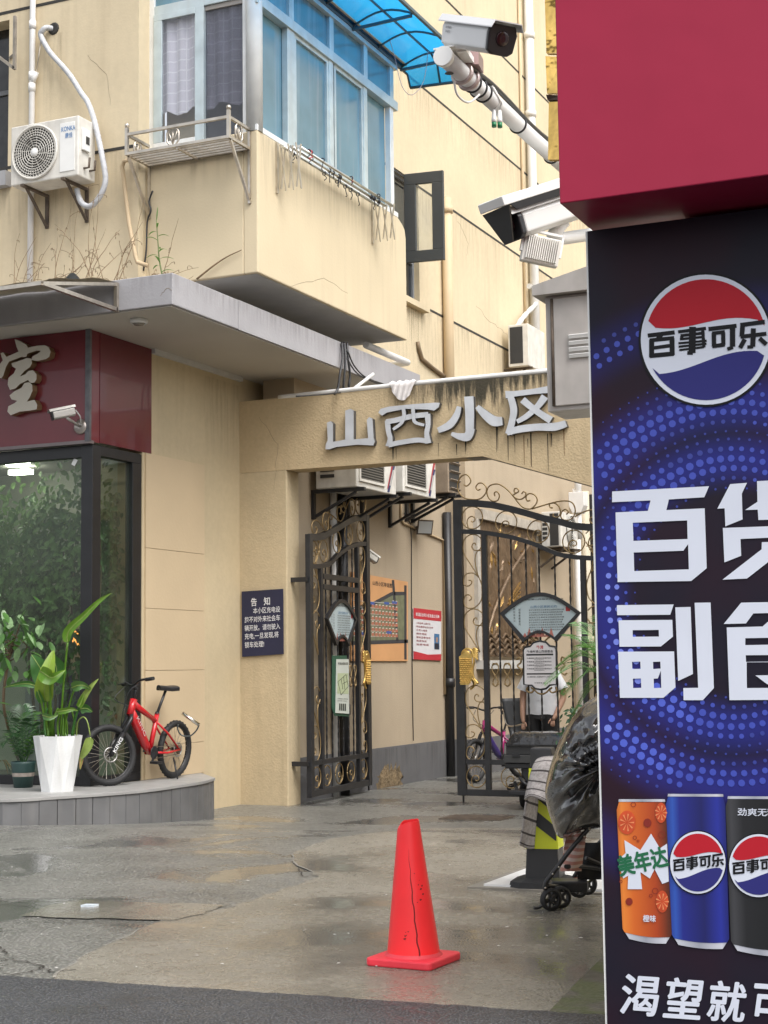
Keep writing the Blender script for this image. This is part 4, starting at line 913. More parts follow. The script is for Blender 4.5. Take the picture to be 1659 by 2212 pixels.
# white plaque on the closed leaf
pq = thing('plaque', PR(1.0, 1.25, .05), 'white committee plaque with black text on the closed gate leaf', 'plaque')
ol = [(.81, 1.29), (.90, 1.28), (.94, 1.245), (1.0, 1.235), (1.06, 1.245), (1.10, 1.28), (1.18, 1.29), (1.185, 1.66), (1.17, 1.69), (1.11, 1.70), (1.07, 1.74), (1.0, 1.755), (.93, 1.74), (.89, 1.70), (.83, 1.69), (.81, 1.66)]
pts, fs = fill([ol]); mb = MB(); mb.add([PR(a, b, .06) for a, b in pts], fs); mb.add([PR(a, b, .045) for a, b in pts], fs); n_ = len(ol)
mb.add([PR(a, b, .06) for a, b in ol]+[PR(a, b, .045) for a, b in ol], [(i, (i+1) % n_, n_+(i+1) % n_, n_+i) for i in range(n_)]); mb.build('board', M('plaque_white', (.70, .68, .69), .35, var=.03), pq)
MB().tube([PR(a, b, .055) for a, b in ol], .012, 6, closed=True).build('border', m_iron, pq)
pm_ = lambda u, z: PR(u, z, .0625)
mb = MB()
for z0, z1 in ((1.600, 1.618), (1.395, 1.41)): mb.add([pm_(.845, z0), pm_(1.15, z0), pm_(1.15, z1), pm_(.845, z1)], [(0, 1, 2, 3)])
mb.build('bar_print', M('plaque_black', (.03, .03, .03), .5, var=0), pq, fix=False)
lettering([('外滩街道山西居委会', .85, 1.632, .030, .014, .30)]+[('外滩街道山西社区综合服务站点', .85, 1.565-.038*k, .018, .01, .28) for k in range(4)]+[('社区综合服务中心', .93, 1.55-.038*k, .010, .008, .12) for k in range(4)]+[('外滩街道便民服务中心网点站', .85, 1.365, .016, .01, .29), ('外滩街道 宣', .93, 1.30, .014, .01, .12)], pm_, M('plaque_text', (.05, .05, .055), .6, var=0), pq)
lettering([('外滩', .96, 1.672, .045, .012, .08)], pm_, M('plaque_red', (.5, .05, .06), .6, var=0), pq)
def gs(pts, o=.03): MB().tube([PR(p.x, p.y, o) for p in smooth([V((a, b, 0)) for a, b in pts], 4)], .010, 6).build('gilt_scroll', m_gold, pq)
for s in (-1, 1):
    gs([(1+s*.28, 1.56), (1+s*.24, 1.58), (1+s*.23, 1.53), (1+s*.27, 1.49), (1+s*.22, 1.44), (1+s*.26, 1.39), (1+s*.29, 1.41)])
    gs([(1+s*.16, 1.26), (1+s*.17, 1.22), (1+s*.12, 1.20), (1+s*.09, 1.23), (1+s*.12, 1.255)])
    gs([(1+s*.05, 1.755), (1+s*.11, 1.80), (1+s*.17, 1.78), (1+s*.165, 1.74)])
gs([(.90, 1.25), (.95, 1.20), (1.0, 1.185), (1.05, 1.20), (1.10, 1.25)])
# posters hanging on the open leaf
n_l = V((math.cos(al), math.sin(al), 0)); h0 = PL(0, 0, .07)
def LP(x, y, o=0): return WP(x, y, h0, n_l)+n_l*o
for nm, q, mat, o, lab in (('green_board', [(717, 1416), (748, 1416), (752, 1548), (722, 1546), (716, 1530)], M('green_card', (.03, .10, .06), .5), 0, 'dark green board hanging on the open gate leaf behind a white poster'), ('white_poster', [(724, 1424), (750, 1424), (751, 1542), (722, 1540)], M('poster_card', (.62, .66, .60), .5, var=.04), .012, 'white street map poster hanging on the open gate leaf')):
    t = thing(nm, LP(*q[0], o), lab, 'poster'); MB().prism([LP(x, y, o+.008) for x, y in q], -n_l*.008).build('sheet', mat, t)
    if nm == 'white_poster':
        f_ = lambda u, v: mix(mix(LP(722, 1540, .0215), LP(751, 1542, .0215), u), mix(LP(724, 1424, .0215), LP(750, 1424, .0215), u), v)
        mb = MB(); mb.add([f_(.08, .36), f_(.95, .36), f_(.95, .74), f_(.08, .74)], [(0, 1, 2, 3)]); mb.build('map_print', M('pale_green', (.50, .57, .36), .5, var=0), t, fix=False)
        mb = MB()
        for a, b in (((.1, .58), (.75, .72)), ((.75, .72), (.92, .50)), ((.92, .50), (.35, .34)), ((.35, .34), (.1, .58)), ((.35, .64), (.5, .44)), ((.5, .55), (.85, .60)), ((.55, .68), (.65, .44))): mb.bar(f_(*a)+n_l*.001, f_(*b)+n_l*.001, .004)
        for k in range(4): mb.add([f_(.22+.14*k, .05)+n_l*.001, f_(.32+.14*k, .05)+n_l*.001, f_(.32+.14*k, .18)+n_l*.001, f_(.22+.14*k, .18)+n_l*.001], [(0, 1, 2, 3)])
        mb.build('line_print', M('map_ink', (.05, .06, .05), .5, var=0), t, fix=False)
        lettering([('街道全景路线图', .1, .90, .05, .012, .8), ('交通路线 沿街商铺', .1, .26, .02, .006, .8), ('服务网点 便民设施', .1, .22, .02, .006, .7)], lambda u, v: f_(u, v)+n_l*.0012, M('ink2', (.06, .07, .06), .5, var=0), t)
# ================================================================ drinks sign and red fascia on the right
YQ = 5.5
tl = WY(1265, 500, YQ); XQ = WY(1294, 1500, YQ).x; zq1 = tl.z
fq = WX(1209, 440, XQ); YQF = fq.y
kq = 5.5/6.2
srt = thing('drinks_sign', (XQ, YQ, gz(5)), 'tall dark blue drinks advertising sign with white Chinese lettering', 'sign')
XQR = WY(1659, 1200, YQ).x+.75
S = lambda d: (lambda x, y: WY(x, y, YQ-d))
sm_ = bpy.data.materials.new('sign_print'); sm_.use_nodes = True; n_ = sm_.node_tree.nodes; l_ = sm_.node_tree.links; p_ = n_['Principled BSDF']
p_.inputs['Roughness'].default_value = .5; p_.inputs['Specular IOR Level'].default_value = .22
cR = WY(1585, 1280, YQ); kpx = (WY(1585, 1180, YQ).z-cR.z)/100      # metres per picture unit
g_ = n_.new('ShaderNodeNewGeometry'); sb_ = n_.new('ShaderNodeVectorMath'); sb_.operation = 'SUBTRACT'; sb_.inputs[1].default_value = cR; l_.new(g_.outputs['Position'], sb_.inputs[0])
mu_ = n_.new('ShaderNodeVectorMath'); mu_.operation = 'MULTIPLY'; mu_.inputs[1].default_value = (1, 0, 1); l_.new(sb_.outputs[0], mu_.inputs[0])
le_ = n_.new('ShaderNodeVectorMath'); le_.operation = 'LENGTH'; l_.new(mu_.outputs[0], le_.inputs[0])
tot_ = None
for R_, w_, k_ in ((290, 80, .7), (412, 90, .7), (615, 85, .3)):
    s_ = n_.new('ShaderNodeMath'); s_.operation = 'SUBTRACT'; s_.inputs[1].default_value = R_*kpx; l_.new(le_.outputs['Value'], s_.inputs[0])
    a_ = n_.new('ShaderNodeMath'); a_.operation = 'ABSOLUTE'; l_.new(s_.outputs[0], a_.inputs[0])
    r_ = n_.new('ShaderNodeMapRange'); r_.interpolation_type = 'SMOOTHSTEP'; r_.inputs[1].default_value = 0; r_.inputs[2].default_value = w_*kpx; r_.inputs[3].default_value = k_; r_.inputs[4].default_value = 0; l_.new(a_.outputs[0], r_.inputs[0])
    if tot_ is None: tot_ = r_.outputs[0]
    else:
        m_ = n_.new('ShaderNodeMath'); m_.operation = 'MAXIMUM'; l_.new(tot_, m_.inputs[0]); l_.new(r_.outputs[0], m_.inputs[1]); tot_ = m_.outputs[0]
nz_ = n_.new('ShaderNodeTexNoise'); nz_.inputs['Scale'].default_value = 2.2; l_.new(g_.outputs['Position'], nz_.inputs['Vector'])
nr_ = n_.new('ShaderNodeMapRange'); nr_.inputs[1].default_value = .4; nr_.inputs[2].default_value = .65; l_.new(nz_.outputs['Fac'], nr_.inputs[0])
b1 = n_.new('ShaderNodeMix'); b1.data_type = 'RGBA'; b1.inputs[6].default_value = (.012, .010, .020, 1); b1.inputs[7].default_value = (.022, .008, .016, 1); l_.new(nr_.outputs[0], b1.inputs[0])
b2 = n_.new('ShaderNodeMix'); b2.data_type = 'RGBA'; b2.inputs[7].default_value = (.024, .03, .26, 1); l_.new(b1.outputs[2], b2.inputs[6]); l_.new(tot_, b2.inputs[0]); l_.new(b2.outputs[2], p_.inputs['Base Color'])
MB().box((XQ, YQ, gz(5)-.1), (XQR, YQ+.025, zq1)).build('panel', sm_, srt)
MB().box((XQ-.008, YQ+.002, gz(5)-.1), (XQ-.001, YQ+.03, zq1)).build('edge_strip', m_white, srt)
# halftone dots
random.seed(2)
dm = [M('dot_%d' % i, c, .5, var=0) for i, c in enumerate([(.03, .045, .28), (.045, .07, .42), (.075, .115, .57), (.17, .22, .70)])]
mb = MB(); iz = 0
for R_, rows, full in ((290, range(-3, 3), True), (412, range(-3, 4), True), (600, range(-1, 2), False)):
    for j in rows:
        rr = R_+j*21; N = int(2*math.pi*rr/(24 if R_ < 500 else 27)); amp = math.exp(-((j+.3)/2.1)**2)
        for k in range(N):
            th = 2*math.pi*(k+.5*(j % 2))/N; x = 1585+rr*math.cos(th)*.94; y = 1280+rr*math.sin(th)
            if x-10 < 1270+(y-505)*.0275 or x > 1990 or y < 560 or y > 1700: continue
            if not full and not (math.pi*1.08 < th % (2*math.pi) < math.pi*1.42): continue
            side = 1.0 if R_ != 405 else .9
            sz = (1.4+7.8*amp*side)*(.85+.15*math.cos(3*th)); q = min(3, max(0, int(amp*3.2*(.62+.38*math.cos(2*th+.6))+.4)))
            if not full: sz *= .8; q = min(q, 1)
            if 1320 < x < 1990 and 1062 < y < 1250 and sz > 3: pass
            c = S(.0012)(x, y); b = len(mb.v); nn = 9; r_ = sz*kpx
            mb.add([c+V((r_*math.cos(2*math.pi*i/nn), 0, r_*math.sin(2*math.pi*i/nn))) for i in range(nn)], [list(range(nn))], q)
o = mb.build('dot_print', dm, srt, fix=False); o['kind'] = 'stuff'
m_lwhite = M('sign_white', (.66, .69, .78), .45, var=.03, vs=4)
mp5 = lambda x, y: S(.004)(x*.2976+1261.8, y*.2976+1042.3)
BIG = [('character', [[[(203,65),(907,27),(872,107),(615,123),(597,200),(875,187),(890,622),(777,715),(243,723),(228,217),(463,206),(482,130),(203,143)],[(353,292),(748,275),(751,410),(358,424)],[(360,508),(720,495),(755,447),(760,630),(364,643)]]]),
 ('character', [[[(1060,12),(1182,2),(1145,80),(1150,268),(1025,318),(1020,187),(967,190)]], [[(1255,-10),(1370,-16),(1366,90),(1500,20),(1580,60),(1372,190),(1374,190),(1660,180),(1655,262),(1265,272),(1260,197),(1168,200),(1258,140)]], [[(1007,330),(1690,305),(1695,560),(1570,580),(1566,390),(1135,410),(1140,532),(1018,580)]], [[(1290,433),(1410,430),(1410,520),(1182,697),(1005,705),(1288,485)]], [[(1430,590),(1560,590),(1700,690),(1560,700)]]]),
 ('character', [[[(238,890),(650,885),(625,960),(240,963)]], [[(250,1000),(640,997),(645,1118),(557,1190),(257,1192)],[(352,1072),(542,1070),(543,1118),(353,1120)]], [[(247,1228),(653,1226),(663,1487),(575,1563),(260,1563)],[(348,1302),(408,1300),(410,1352),(350,1354)],[(500,1302),(553,1300),(555,1350),(502,1354)],[(354,1424),(412,1422),(415,1490),(356,1492)],[(505,1424),(535,1422),(557,1365),(560,1490),(507,1492)]], [[(662,906),(773,903),(790,1390),(683,1440)]], [[(802,873),(918,871),(942,1492),(862,1580),(722,1580),(720,1492),(828,1490)]]]),
 ('character', [[[(1140,872),(1560,864),(1700,1010),(1530,1012),(1470,945),(1228,950),(1175,1023),(1013,1027)]], [[(1035,1052),(1295,1045),(1335,1010),(1430,1010),(1400,1045),(1640,1040),(1640,1302),(1180,1305),(1180,1382),(1182,1492),(1480,1490),(1690,1575),(1055,1580)],[(1170,1130),(1510,1125),(1510,1175),(1170,1180)],[(1173,1254),(1512,1250),(1512,1298),(1175,1302)]], [[(1243,1400),(1640,1395),(1500,1470),(1330,1465)]]])]
for nm, polys in BIG:
    mb = MB()
    for lp in polys: pts, fs = fill(lp); mb.add([mp5(x, y) for x, y in pts], fs)
    mb.build('character', m_lwhite, srt, fix=False)
# bottom line of lettering, slanted heavy characters
SHIFT = [(0, 0)]+[(math.cos(k*math.pi/4), math.sin(k*math.pi/4)) for k in range(8)]
def ital(ch, x0, y1, wd, ht, sk, r=.026):
    vs_, fs = glyphs(ch, 0); a = min(p[0] for p in vs_); b = max(p[0] for p in vs_); c = min(p[1] for p in vs_); e_ = max(p[1] for p in vs_)
    mb = MB()
    for i, (du, dv) in enumerate(SHIFT):                 # heavy weight: the outline laid over itself a little to each side
        q = [(p[0]+du*r*(b-a), p[1]+dv*r*.8*(e_-c)) for p in vs_]
        mb.add([S(.004+.00006*i)((x0+wd*(p[0]-a)/(b-a)+sk*(p[1]-c)/(e_-c))*.2558+1261.8, (y1-ht*(p[1]-c)/(e_-c)+.07*wd*(p[0]-a)/(b-a))*.2558+1645.8) for p in q], fs)
    mb.build('character', m_lwhite, srt, fix=False)
for i, ch in enumerate('渴望就可乐'): ital(ch, 298+368*i, 2125+27*i, 305, 330, 45)
# globe emblem with four characters
WORD = [([(705,848),(918,822)],28),([(812,835),(785,880)],34),([(736,880),(736,1020)],34),([(897,868),(899,1002)],34),([(720,886),(915,866)],26),([(750,945),(890,926)],24),([(722,1008),(912,990)],30),
 ([(1060,778),(1056,985)],46),([(1062,985),(1018,985)],24),([(946,818),(1166,790)],22),([(965,848),(1140,828)],20),([(960,876),(1142,858)],16),([(948,908),(1172,888)],15),([(950,935),(1170,912)],15),([(955,962),(1150,938)],14),([(1140,800),(1150,940)],22),([(975,850),(975,880)],22),
 ([(1186,796),(1408,770)],28),([(1228,828),(1230,932)],30),([(1302,822),(1304,920)],28),([(1215,830),(1316,818)],24),([(1216,932),(1316,918)],26),([(1376,775),(1377,935)],36),([(1380,940),(1335,955)],24),
 ([(1438,764),(1632,738)],28),([(1456,770),(1450,855)],32),([(1440,856),(1645,832)],26),([(1542,790),(1536,935)],34),([(1540,936),(1494,938)],22),([(1474,876),(1436,945)],30),([(1590,868),(1645,918)],30)]
def globe(cx, cy, rx, ry, z0, mats, tilt=0.0, wtilt=-.115):
    def mp(d): 
        return lambda a, b: S(z0+d)(cx+rx*a-tilt*b*ry*0, cy+ry*b+tilt*rx*a)
    n = 56; mb = MB()
    C_ = [(math.cos(2*math.pi*i/n), math.sin(2*math.pi*i/n)) for i in range(n)]
    flatpoly(mb, [(a*1.035, b*1.035) for a, b in C_], mp(0), 0); flatpoly(mb, C_, mp(.0012), 1)
    def wave(x, base): return base-.105*math.sin((x+.05)*2.6)*1.0
    k = .93
    up = [(k*math.cos(t), -k*math.sin(t)) for t in [math.pi*(.075+(.90-.075)*i/24) for i in range(25)]]
    x0, x1 = up[-1][0], up[0][0]
    flatpoly(mb, up+[(x0+(x1-x0)*i/16, wave(x0+(x1-x0)*i/16, up[-1][1]+(up[0][1]-up[-1][1])*i/16)) for i in range(1, 16)], mp(.0024), 2)
    dn = [(k*math.cos(t), k*math.sin(t)) for t in [math.pi*(.085+(.845-.085)*i/24) for i in range(25)]]
    x0, x1 = dn[-1][0], dn[0][0]
    flatpoly(mb, dn+[(x0+(x1-x0)*i/16, wave(x0+(x1-x0)*i/16, dn[-1][1]+(dn[0][1]-dn[-1][1])*i/16)) for i in range(1, 16)], mp(.0024), 3)
    for i, (pts, w_) in enumerate(WORD):
        q = ribbon([((x-1165)/515, (y-880)/515-(0 if tilt == 0 else 0)) for x, y in pts], w_*1.18/515); q2, fs = fill([q]); mb.add([mp(.0026+.00005*i)(a, b-wtilt*0) for a, b in q2], fs, 4)
    return mb
m_gred = M('emblem_red', (.46, .016, .028), .5, var=.05, spec=.2); m_gblue = M('emblem_blue', (.030, .03, .17), .5, var=.05, spec=.2); m_gblk = M('emblem_black', (.010, .010, .012), .5, var=0, spec=.2)
globe(1524.7, 733.7, 140.5, 140.5, .004, None).build('emblem', [m_gblk, m_lwhite, m_gred, m_gblue, m_gblk], srt, fix=False)
# printed cans: shading belongs to the printed picture
def canmat(name, x0, x1, stops, rough=.4):
    m = bpy.data.materials.new(name); m.use_nodes = True; n = m.node_tree.nodes; L = m.node_tree.links
    g = n.new('ShaderNodeNewGeometry'); s = n.new('ShaderNodeSeparateXYZ'); L.new(g.outputs['Position'], s.inputs[0])
    r = n.new('ShaderNodeMapRange'); r.inputs[1].default_value = x0; r.inputs[2].default_value = x1; L.new(s.outputs[0], r.inputs[0])
    c = n.new('ShaderNodeValToRGB'); L.new(r.outputs[0], c.inputs[0]); e = c.color_ramp.elements
    while len(e) < len(stops): e.new(.5)
    for i, (p, col) in enumerate(stops): e[i].position = p; e[i].color = (*col, 1)
    L.new(c.outputs[0], n['Principled BSDF'].inputs['Base Color']); n['Principled BSDF'].inputs['Roughness'].default_value = rough; return m
def can(tl_, tr_, bl_, br_, stops, lip, nm, bend=18, d=.004):
    f = lambda x, y: (x*.2558+1261.8, y*.2558+1645.8)
    A, B, C_, D_ = tl_, tr_, bl_, br_
    sh = 40
    body = [(A[0]+20, A[1])]+[(A[0]+20+(B[0]-A[0]-40)*i/8, A[1]+(B[1]-A[1])*i/8+6*math.sin(math.pi*i/8)) for i in range(1, 8)]+[(B[0]-20, B[1]), (B[0], B[1]+sh+30), (D_[0], D_[1]-30), (D_[0]-18, D_[1])]
    body += [(D_[0]-18+(C_[0]+18-D_[0]+18)*i/8, D_[1]+(C_[1]-D_[1])*i/8+bend*math.sin(math.pi*i/8)) for i in range(1, 8)]+[(C_[0]+18, C_[1]), (C_[0], C_[1]-30), (A[0], A[1]+sh+30)]
    mb = MB(); flatpoly(mb, [f(*q) for q in body], S(d))
    x0 = S(0)(*f(min(A[0], C_[0]), 900)).x; x1 = S(0)(*f(max(B[0], D_[0]), 900)).x
    mb.build('can_print', canmat(nm, x0, x1, stops), srt, fix=False)
    al_ = canmat(nm+'_metal', x0, x1, [(0, (.25, .25, .28)), (.15, (.55, .56, .62)), (.5, (.32, .33, .38)), (.85, (.6, .6, .66)), (1, (.2, .2, .24))])
    mb = MB(); flatpoly(mb, [f(*q) for q in [(A[0]+18, A[1]-20), (B[0]-18, B[1]-20), (B[0]-15, B[1]+2), (A[0]+15, A[1]+2)]], S(d+.001)); mb.build('can_rim_print', al_, srt, fix=False); mb = MB()
    lo = [(C_[0]+18, C_[1]-4)]+[(C_[0]+18+(D_[0]-C_[0]-36)*i/8, C_[1]-4+(D_[1]-C_[1])*i/8+bend*math.sin(math.pi*i/8)) for i in range(1, 8)]+[(D_[0]-18, D_[1]-4), (D_[0]-55, D_[1]+55)]+[(D_[0]-55+(C_[0]-D_[0]+110)*i/8, D_[1]+55+(C_[1]-D_[1])*i/8+bend*.7*math.sin(math.pi*i/8)) for i in range(1, 8)]+[(C_[0]+55, C_[1]+55)]
    flatpoly(mb, [f(*q) for q in lo], S(d-.001)); mb.build('can_rim_print', al_, srt, fix=False)
    return f
f6 = can((275, 335), (700, 335), (325, 1440), (745, 1480), [(0, (.42, .10, .015)), (.12, (.75, .22, .035)), (.3, (.62, .13, .02)), (.7, (.40, .055, .012)), (.9, (.12, .025, .01)), (1, (.05, .012, .008))], None, 'orange_can')
can((690, 290), (1192, 292), (742, 1490), (1225, 1525), [(0, (.012, .016, .16)), (.14, (.03, .09, .42)), (.25, (.016, .022, .22)), (.6, (.010, .012, .11)), (.85, (.02, .03, .30)), (1, (.008, .01, .10))], None, 'blue_can', d=.0055)
can((1195, 310), (1700, 312), (1240, 1540), (1740, 1590), [(0, (.012, .012, .013)), (.12, (.05, .05, .055)), (.3, (.014, .014, .016)), (.7, (.008, .008, .009)), (1, (.02, .02, .022))], None, 'black_can', d=.0065)
globe(960*.2558+1261.8, 850*.2558+1645.8, 234*.2558, 263*.2558, .009, None).build('emblem', [m_gblk, m_lwhite, m_gred, m_gblue, m_gblk], srt, fix=False)
globe(1475*.2558+1261.8, 876*.2558+1645.8, 250*.2558, 266*.2558, .010, None).build('emblem', [m_gblk, m_lwhite, m_gred, m_gblue, m_gblk], srt, fix=False)
F6 = lambda d: (lambda x, y: S(d)(*f6(x, y)))
mb = MB(); flatpoly(mb, [(340,660),(475,745),(565,605),(640,730),(700,690),(715,1010),(660,1030),(595,905),(555,985),(475,930),(490,1075),(368,1075),(372,960),(330,985),(295,870),(318,800),(350,770)], F6(.0062)); mb.build('burst_print', m_lwhite, srt, fix=False)
def tilt_text(s, x, y, sz, rot, mat, d, nm='lettering', bold=.02, wd=None):
    vs_, fs = glyphs(s, 0); c, sn = math.cos(rot), math.sin(rot)
    if wd: a = max(p[0] for p in vs_)-min(p[0] for p in vs_); kx = wd/a
    else: kx = sz
    mb = MB()
    for i, (du, dv) in enumerate(SHIFT):
        q = [(p[0]+du*bold, p[1]+dv*bold) for p in vs_]; mb.add([F6(d+.00006*i)(x+p[0]*kx*c+p[1]*sz*sn, y+p[0]*kx*sn*1-p[1]*sz*c) for p in q], fs)
    mb.build(nm, mat, srt, fix=False)
tilt_text('美年达', 298, 955, 185, -.22, M('can_green', (.012, .13, .055), .4, var=0), .0075, bold=.035, wd=420)
tilt_text('橙味', 495, 1345, 62, .03, m_lwhite, .0075, wd=108); tilt_text('劲爽无糖', 1293, 448, 70, .02, m_lwhite, .0085, wd=330, bold=.012)
m_or2 = M('orange_slice', (.55, .07, .02), .4, var=.2, vs=30); m_or3 = M('orange_deep', (.22, .02, .012), .4, var=0)
for x, y, r in ((362, 512, 78), (650, 430, 66), (660, 1180, 72)):
    mb = MB(); flatpoly(mb, [(x+r*.95*math.cos(i*.2618)*(1 if x < 600 else .75), y+r*1.3*math.sin(i*.2618)) for i in range(24)], F6(.006)); mb.build('slice_print', m_or2, srt, fix=False)
    mb = MB()
    for k in range(9):
        a = k*.698; c, s_ = math.cos(a), math.sin(a); flatpoly(mb, [(x+c*8, y+s_*8), (x+c*r*.75-s_*7, y+s_*r*.95+c*7), (x+c*r*.78+s_*7, y+s_*r*.95-c*7)], F6(.0063+.0001*k))
    mb.build('slice_print', M('slice_ray', (.75, .25, .1), .4, var=0), srt, fix=False)
mb = MB()
for x, y, r, q in ((415, 360, 22, 0), (428, 640, 17, 0), (455, 668, 11, 0), (655, 615, 30, 0), (600, 1090, 26, 0), (563, 1130, 15, 0), (535, 515, 34, 1), (380, 1180, 30, 1), (310, 1010, 14, 0)):
    if q: flatpoly(mb, [(x+r*math.cos(i*.524), y+r*1.1*math.sin(i*.524)) for i in range(12)], F6(.0062))
    else: 
        for i in range(16): a, b = i*.3927, (i+1)*.3927; flatpoly(mb, [(x+r*math.cos(a), y+r*math.sin(a)), (x+r*math.cos(b), y+r*math.sin(b)), (x+(r-5)*math.cos(b), y+(r-5)*math.sin(b)), (x+(r-5)*math.cos(a), y+(r-5)*math.sin(a))], F6(.0062))
mb.build('bubble_print', m_or3, srt, fix=False)
# red fascia box over the sign
m_fred = M('red_fascia', (.33, .012, .045), .33, var=.05, vs=1.2, spec=.32, rvar=.06, bump=.012, bs=1.6)
fa = thing('red_fascia', (XQ, YQF, fq.z), 'large glossy crimson fascia box above the drinks sign', 'fascia')
MB().box((XQ, YQF, fq.z), (XQR+.6, YQ+.9, fq.z+1.5)).build('box', m_fred, fa, bevel=.004)
# gold foil lining seen behind the edge of the fascia
gf = thing('gold_foil_panel', (XQ-.06, YQ+.6, fq.z), 'crinkled gold foil panels behind the left edge of the crimson fascia', 'foil')
m_foil = M('gold_foil', (.72, .47, .14), .16, metal=1, var=.2, vs=8, bump=.03, bs=7)
yf_ = YQ+.95
for i, (a, b, xa) in enumerate(((-60, 112, 1178), (122, 200, 1180), (206, 215, 1182), (218, 345, 1184))):
    q = [WY(xa, b, yf_), WY(1216, b, yf_), WY(1214, a, yf_), WY(xa-1, a, yf_)]
    q = [p+V((0, random.uniform(-.015, .015), 0)) for p in q]; MB().prism(q, (0, .03, 0)).build('foil_strip', m_foil if i != 2 else m_rust, gf)
hk = thing('shop_block', (XQ+.03, YQ+.9, 0), 'plain shop wall standing behind the drinks sign', 'wall')
MB().box((XQ+.35, YQ+.03, 0), (XQR+.4, YQ+3.2, fq.z-.01)).build('wall', m_wall, hk)
# ================================================================ things on the upper walls
def frame_box(mb, x0, x1, y0, y1, z0, z1): mb.box((x0, y0, z0), (x1, y1, z1)); return mb
# ---- outdoor air conditioner, top left
ya = YF-.42; a0 = WY(23, 342, ya); a1 = WY(169, 311, ya); zt_ = (WY(22, 279, ya).z+WY(166, 245, ya).z)/2; zb_ = (WY(26, 404, ya).z+WY(172, 376, ya).z)/2
ac = thing('air_conditioner', (a0.x, YF, zb_), 'white outdoor air conditioner with round fan grille on the upper left wall', 'air conditioner')
MB().box((a0.x, ya, zb_), (a1.x, ya+.30, zt_)).build('casing', m_whitedirty, ac, bevel=.014)
fc = WY(76, 332, ya); R_ = 47*14/3400*1.12
fc = V((fc.x, ya, (zt_+zb_)/2)); R_ = (zt_-zb_)*.43
m_dark = M('fan_dark', (.035, .033, .03), .7)
mb = MB().lathe([(R_, 0), (R_, .004)], fc-V((0, .004, 0)), (0, 1, 0), 40); mb.build('fan_well', m_dark, ac)
m_gr = M('grille_plastic', (.62, .60, .55), .5, var=.1)
g = MB()
for i in range(9): g.torus(fc-V((0, .016, 0)), (0, 1, 0), R_*(.17+.83*i/8.5), .0045, 36, 4)
g.torus(fc-V((0, .012, 0)), (0, 1, 0), R_*1.02, .014, 40, 6)
for k in range(44):
    a = k*2*math.pi/44+.05; c, s_ = math.cos(a), math.sin(a); sw = .35
    g.bar(fc+V((c*R_*.62, -.014, s_*R_*.62)), fc+V((math.cos(a+sw*.2)*R_, -.014, math.sin(a+sw*.2)*R_)), .004, .006)
for k in range(12):
    a = k*math.pi/6; g.bar(fc+V((math.cos(a)*R_*.15, -.012, math.sin(a)*R_*.15)), fc+V((math.cos(a+.35)*R_*.62, -.012, math.sin(a+.35)*R_*.62)), .004, .006)
g.build('fan_grille', m_gr, ac); MB().lathe([(R_*.17, 0), (R_*.15, -.02), (.01, -.024)], fc, (0, 1, 0), 20).build('fan_hub', m_white, ac)
MB().box((WY(130, 300, ya).x, ya-.006, zb_+.06), (a1.x-.04, ya-.0005, zt_-.06)).build('service_panel', m_white, ac, bevel=.004)
tx = WY(131, 300, ya).x; bl_ = M('brand_blue', (.03, .17, .42), .5, var=0)
lettering([('KONKA', tx+.015, zt_-.15, .07, .006, .17), ('康佳', tx+.06, zt_-.22, .06, .004, .09)], lambda u, v: V((u, ya-.0085, v)), bl_, ac)
MB().box((a1.x, ya+.05, zt_-.35), (a1.x+.03, ya+.17, zt_-.12)).build('valve_cover', m_white, ac, bevel=.006); MB().box((a1.x+.0305, ya+.09, zt_-.28), (a1.x+.034, ya+.15, zt_-.2)).build('handle_recess', m_dark, ac)
for q in (.1, .2): MB().tube([(a1.x, ya+q, zb_+.1), (a1.x+.06, ya+q, zb_+.1), (a1.x+.07, ya+q, zb_+.2)], .012, 8).build('valve', m_rust, ac)
for fx_ in (a0.x+.16, a1.x-.18):
    b_ = MB(); b_.bar((fx_, YF, zb_-.012), (fx_, ya-.02, zb_-.012), .04, .024).bar((fx_, YF-.01, zb_-.024), (fx_, YF-.01, zb_-.36), .04, .02, up=(0, 1, 0)).bar((fx_, YF-.02, zb_-.34), (fx_, ya+.06, zb_-.024), .03, .015); b_.build('bracket', m_rust, ac)
# ---- insulated hose
hpts = [(112, 62, 0), (100, 60, -.06), (92, 66, -.08), (88, 76, -.08), (98, 97, -.08), (112, 118, -.08), (135, 143, -.08), (155, 168, -.09), (175, 200, -.1), (190, 222, -.12), (203, 258, -.14), (214, 305, -.18), (222, 345, -.2), (228, 385, -.2), (222, 412, -.2), (208, 435, -.2), (193, 446, -.2), (178, 440, -.2), (170, 425, -.2), (166, 408, -.2)]
hs_ = smooth([WY(x, y, YF+o) for x, y, o in hpts], 12); rr = [.029+.002*(1 if (i % 2) else -1) for i in range(len(hs_))]
lone(MB().tube(hs_, rr, 10), 'hose', M('wrapped_hose', (.50, .51, .53), .6, var=.15, vs=20), hs_[0], 'white wrapped coolant hose looping from wall hole to the upper left air conditioner', 'hose')
lone(MB().lathe([(.07, 0), (.06, -.012), (.03, -.002)], WY(116, 62, YF), (0, 1, 0), 14), 'wall_hole', m_joint, WY(116, 62, YF), 'ragged dark pipe hole in the wall above the air conditioner', 'hole')
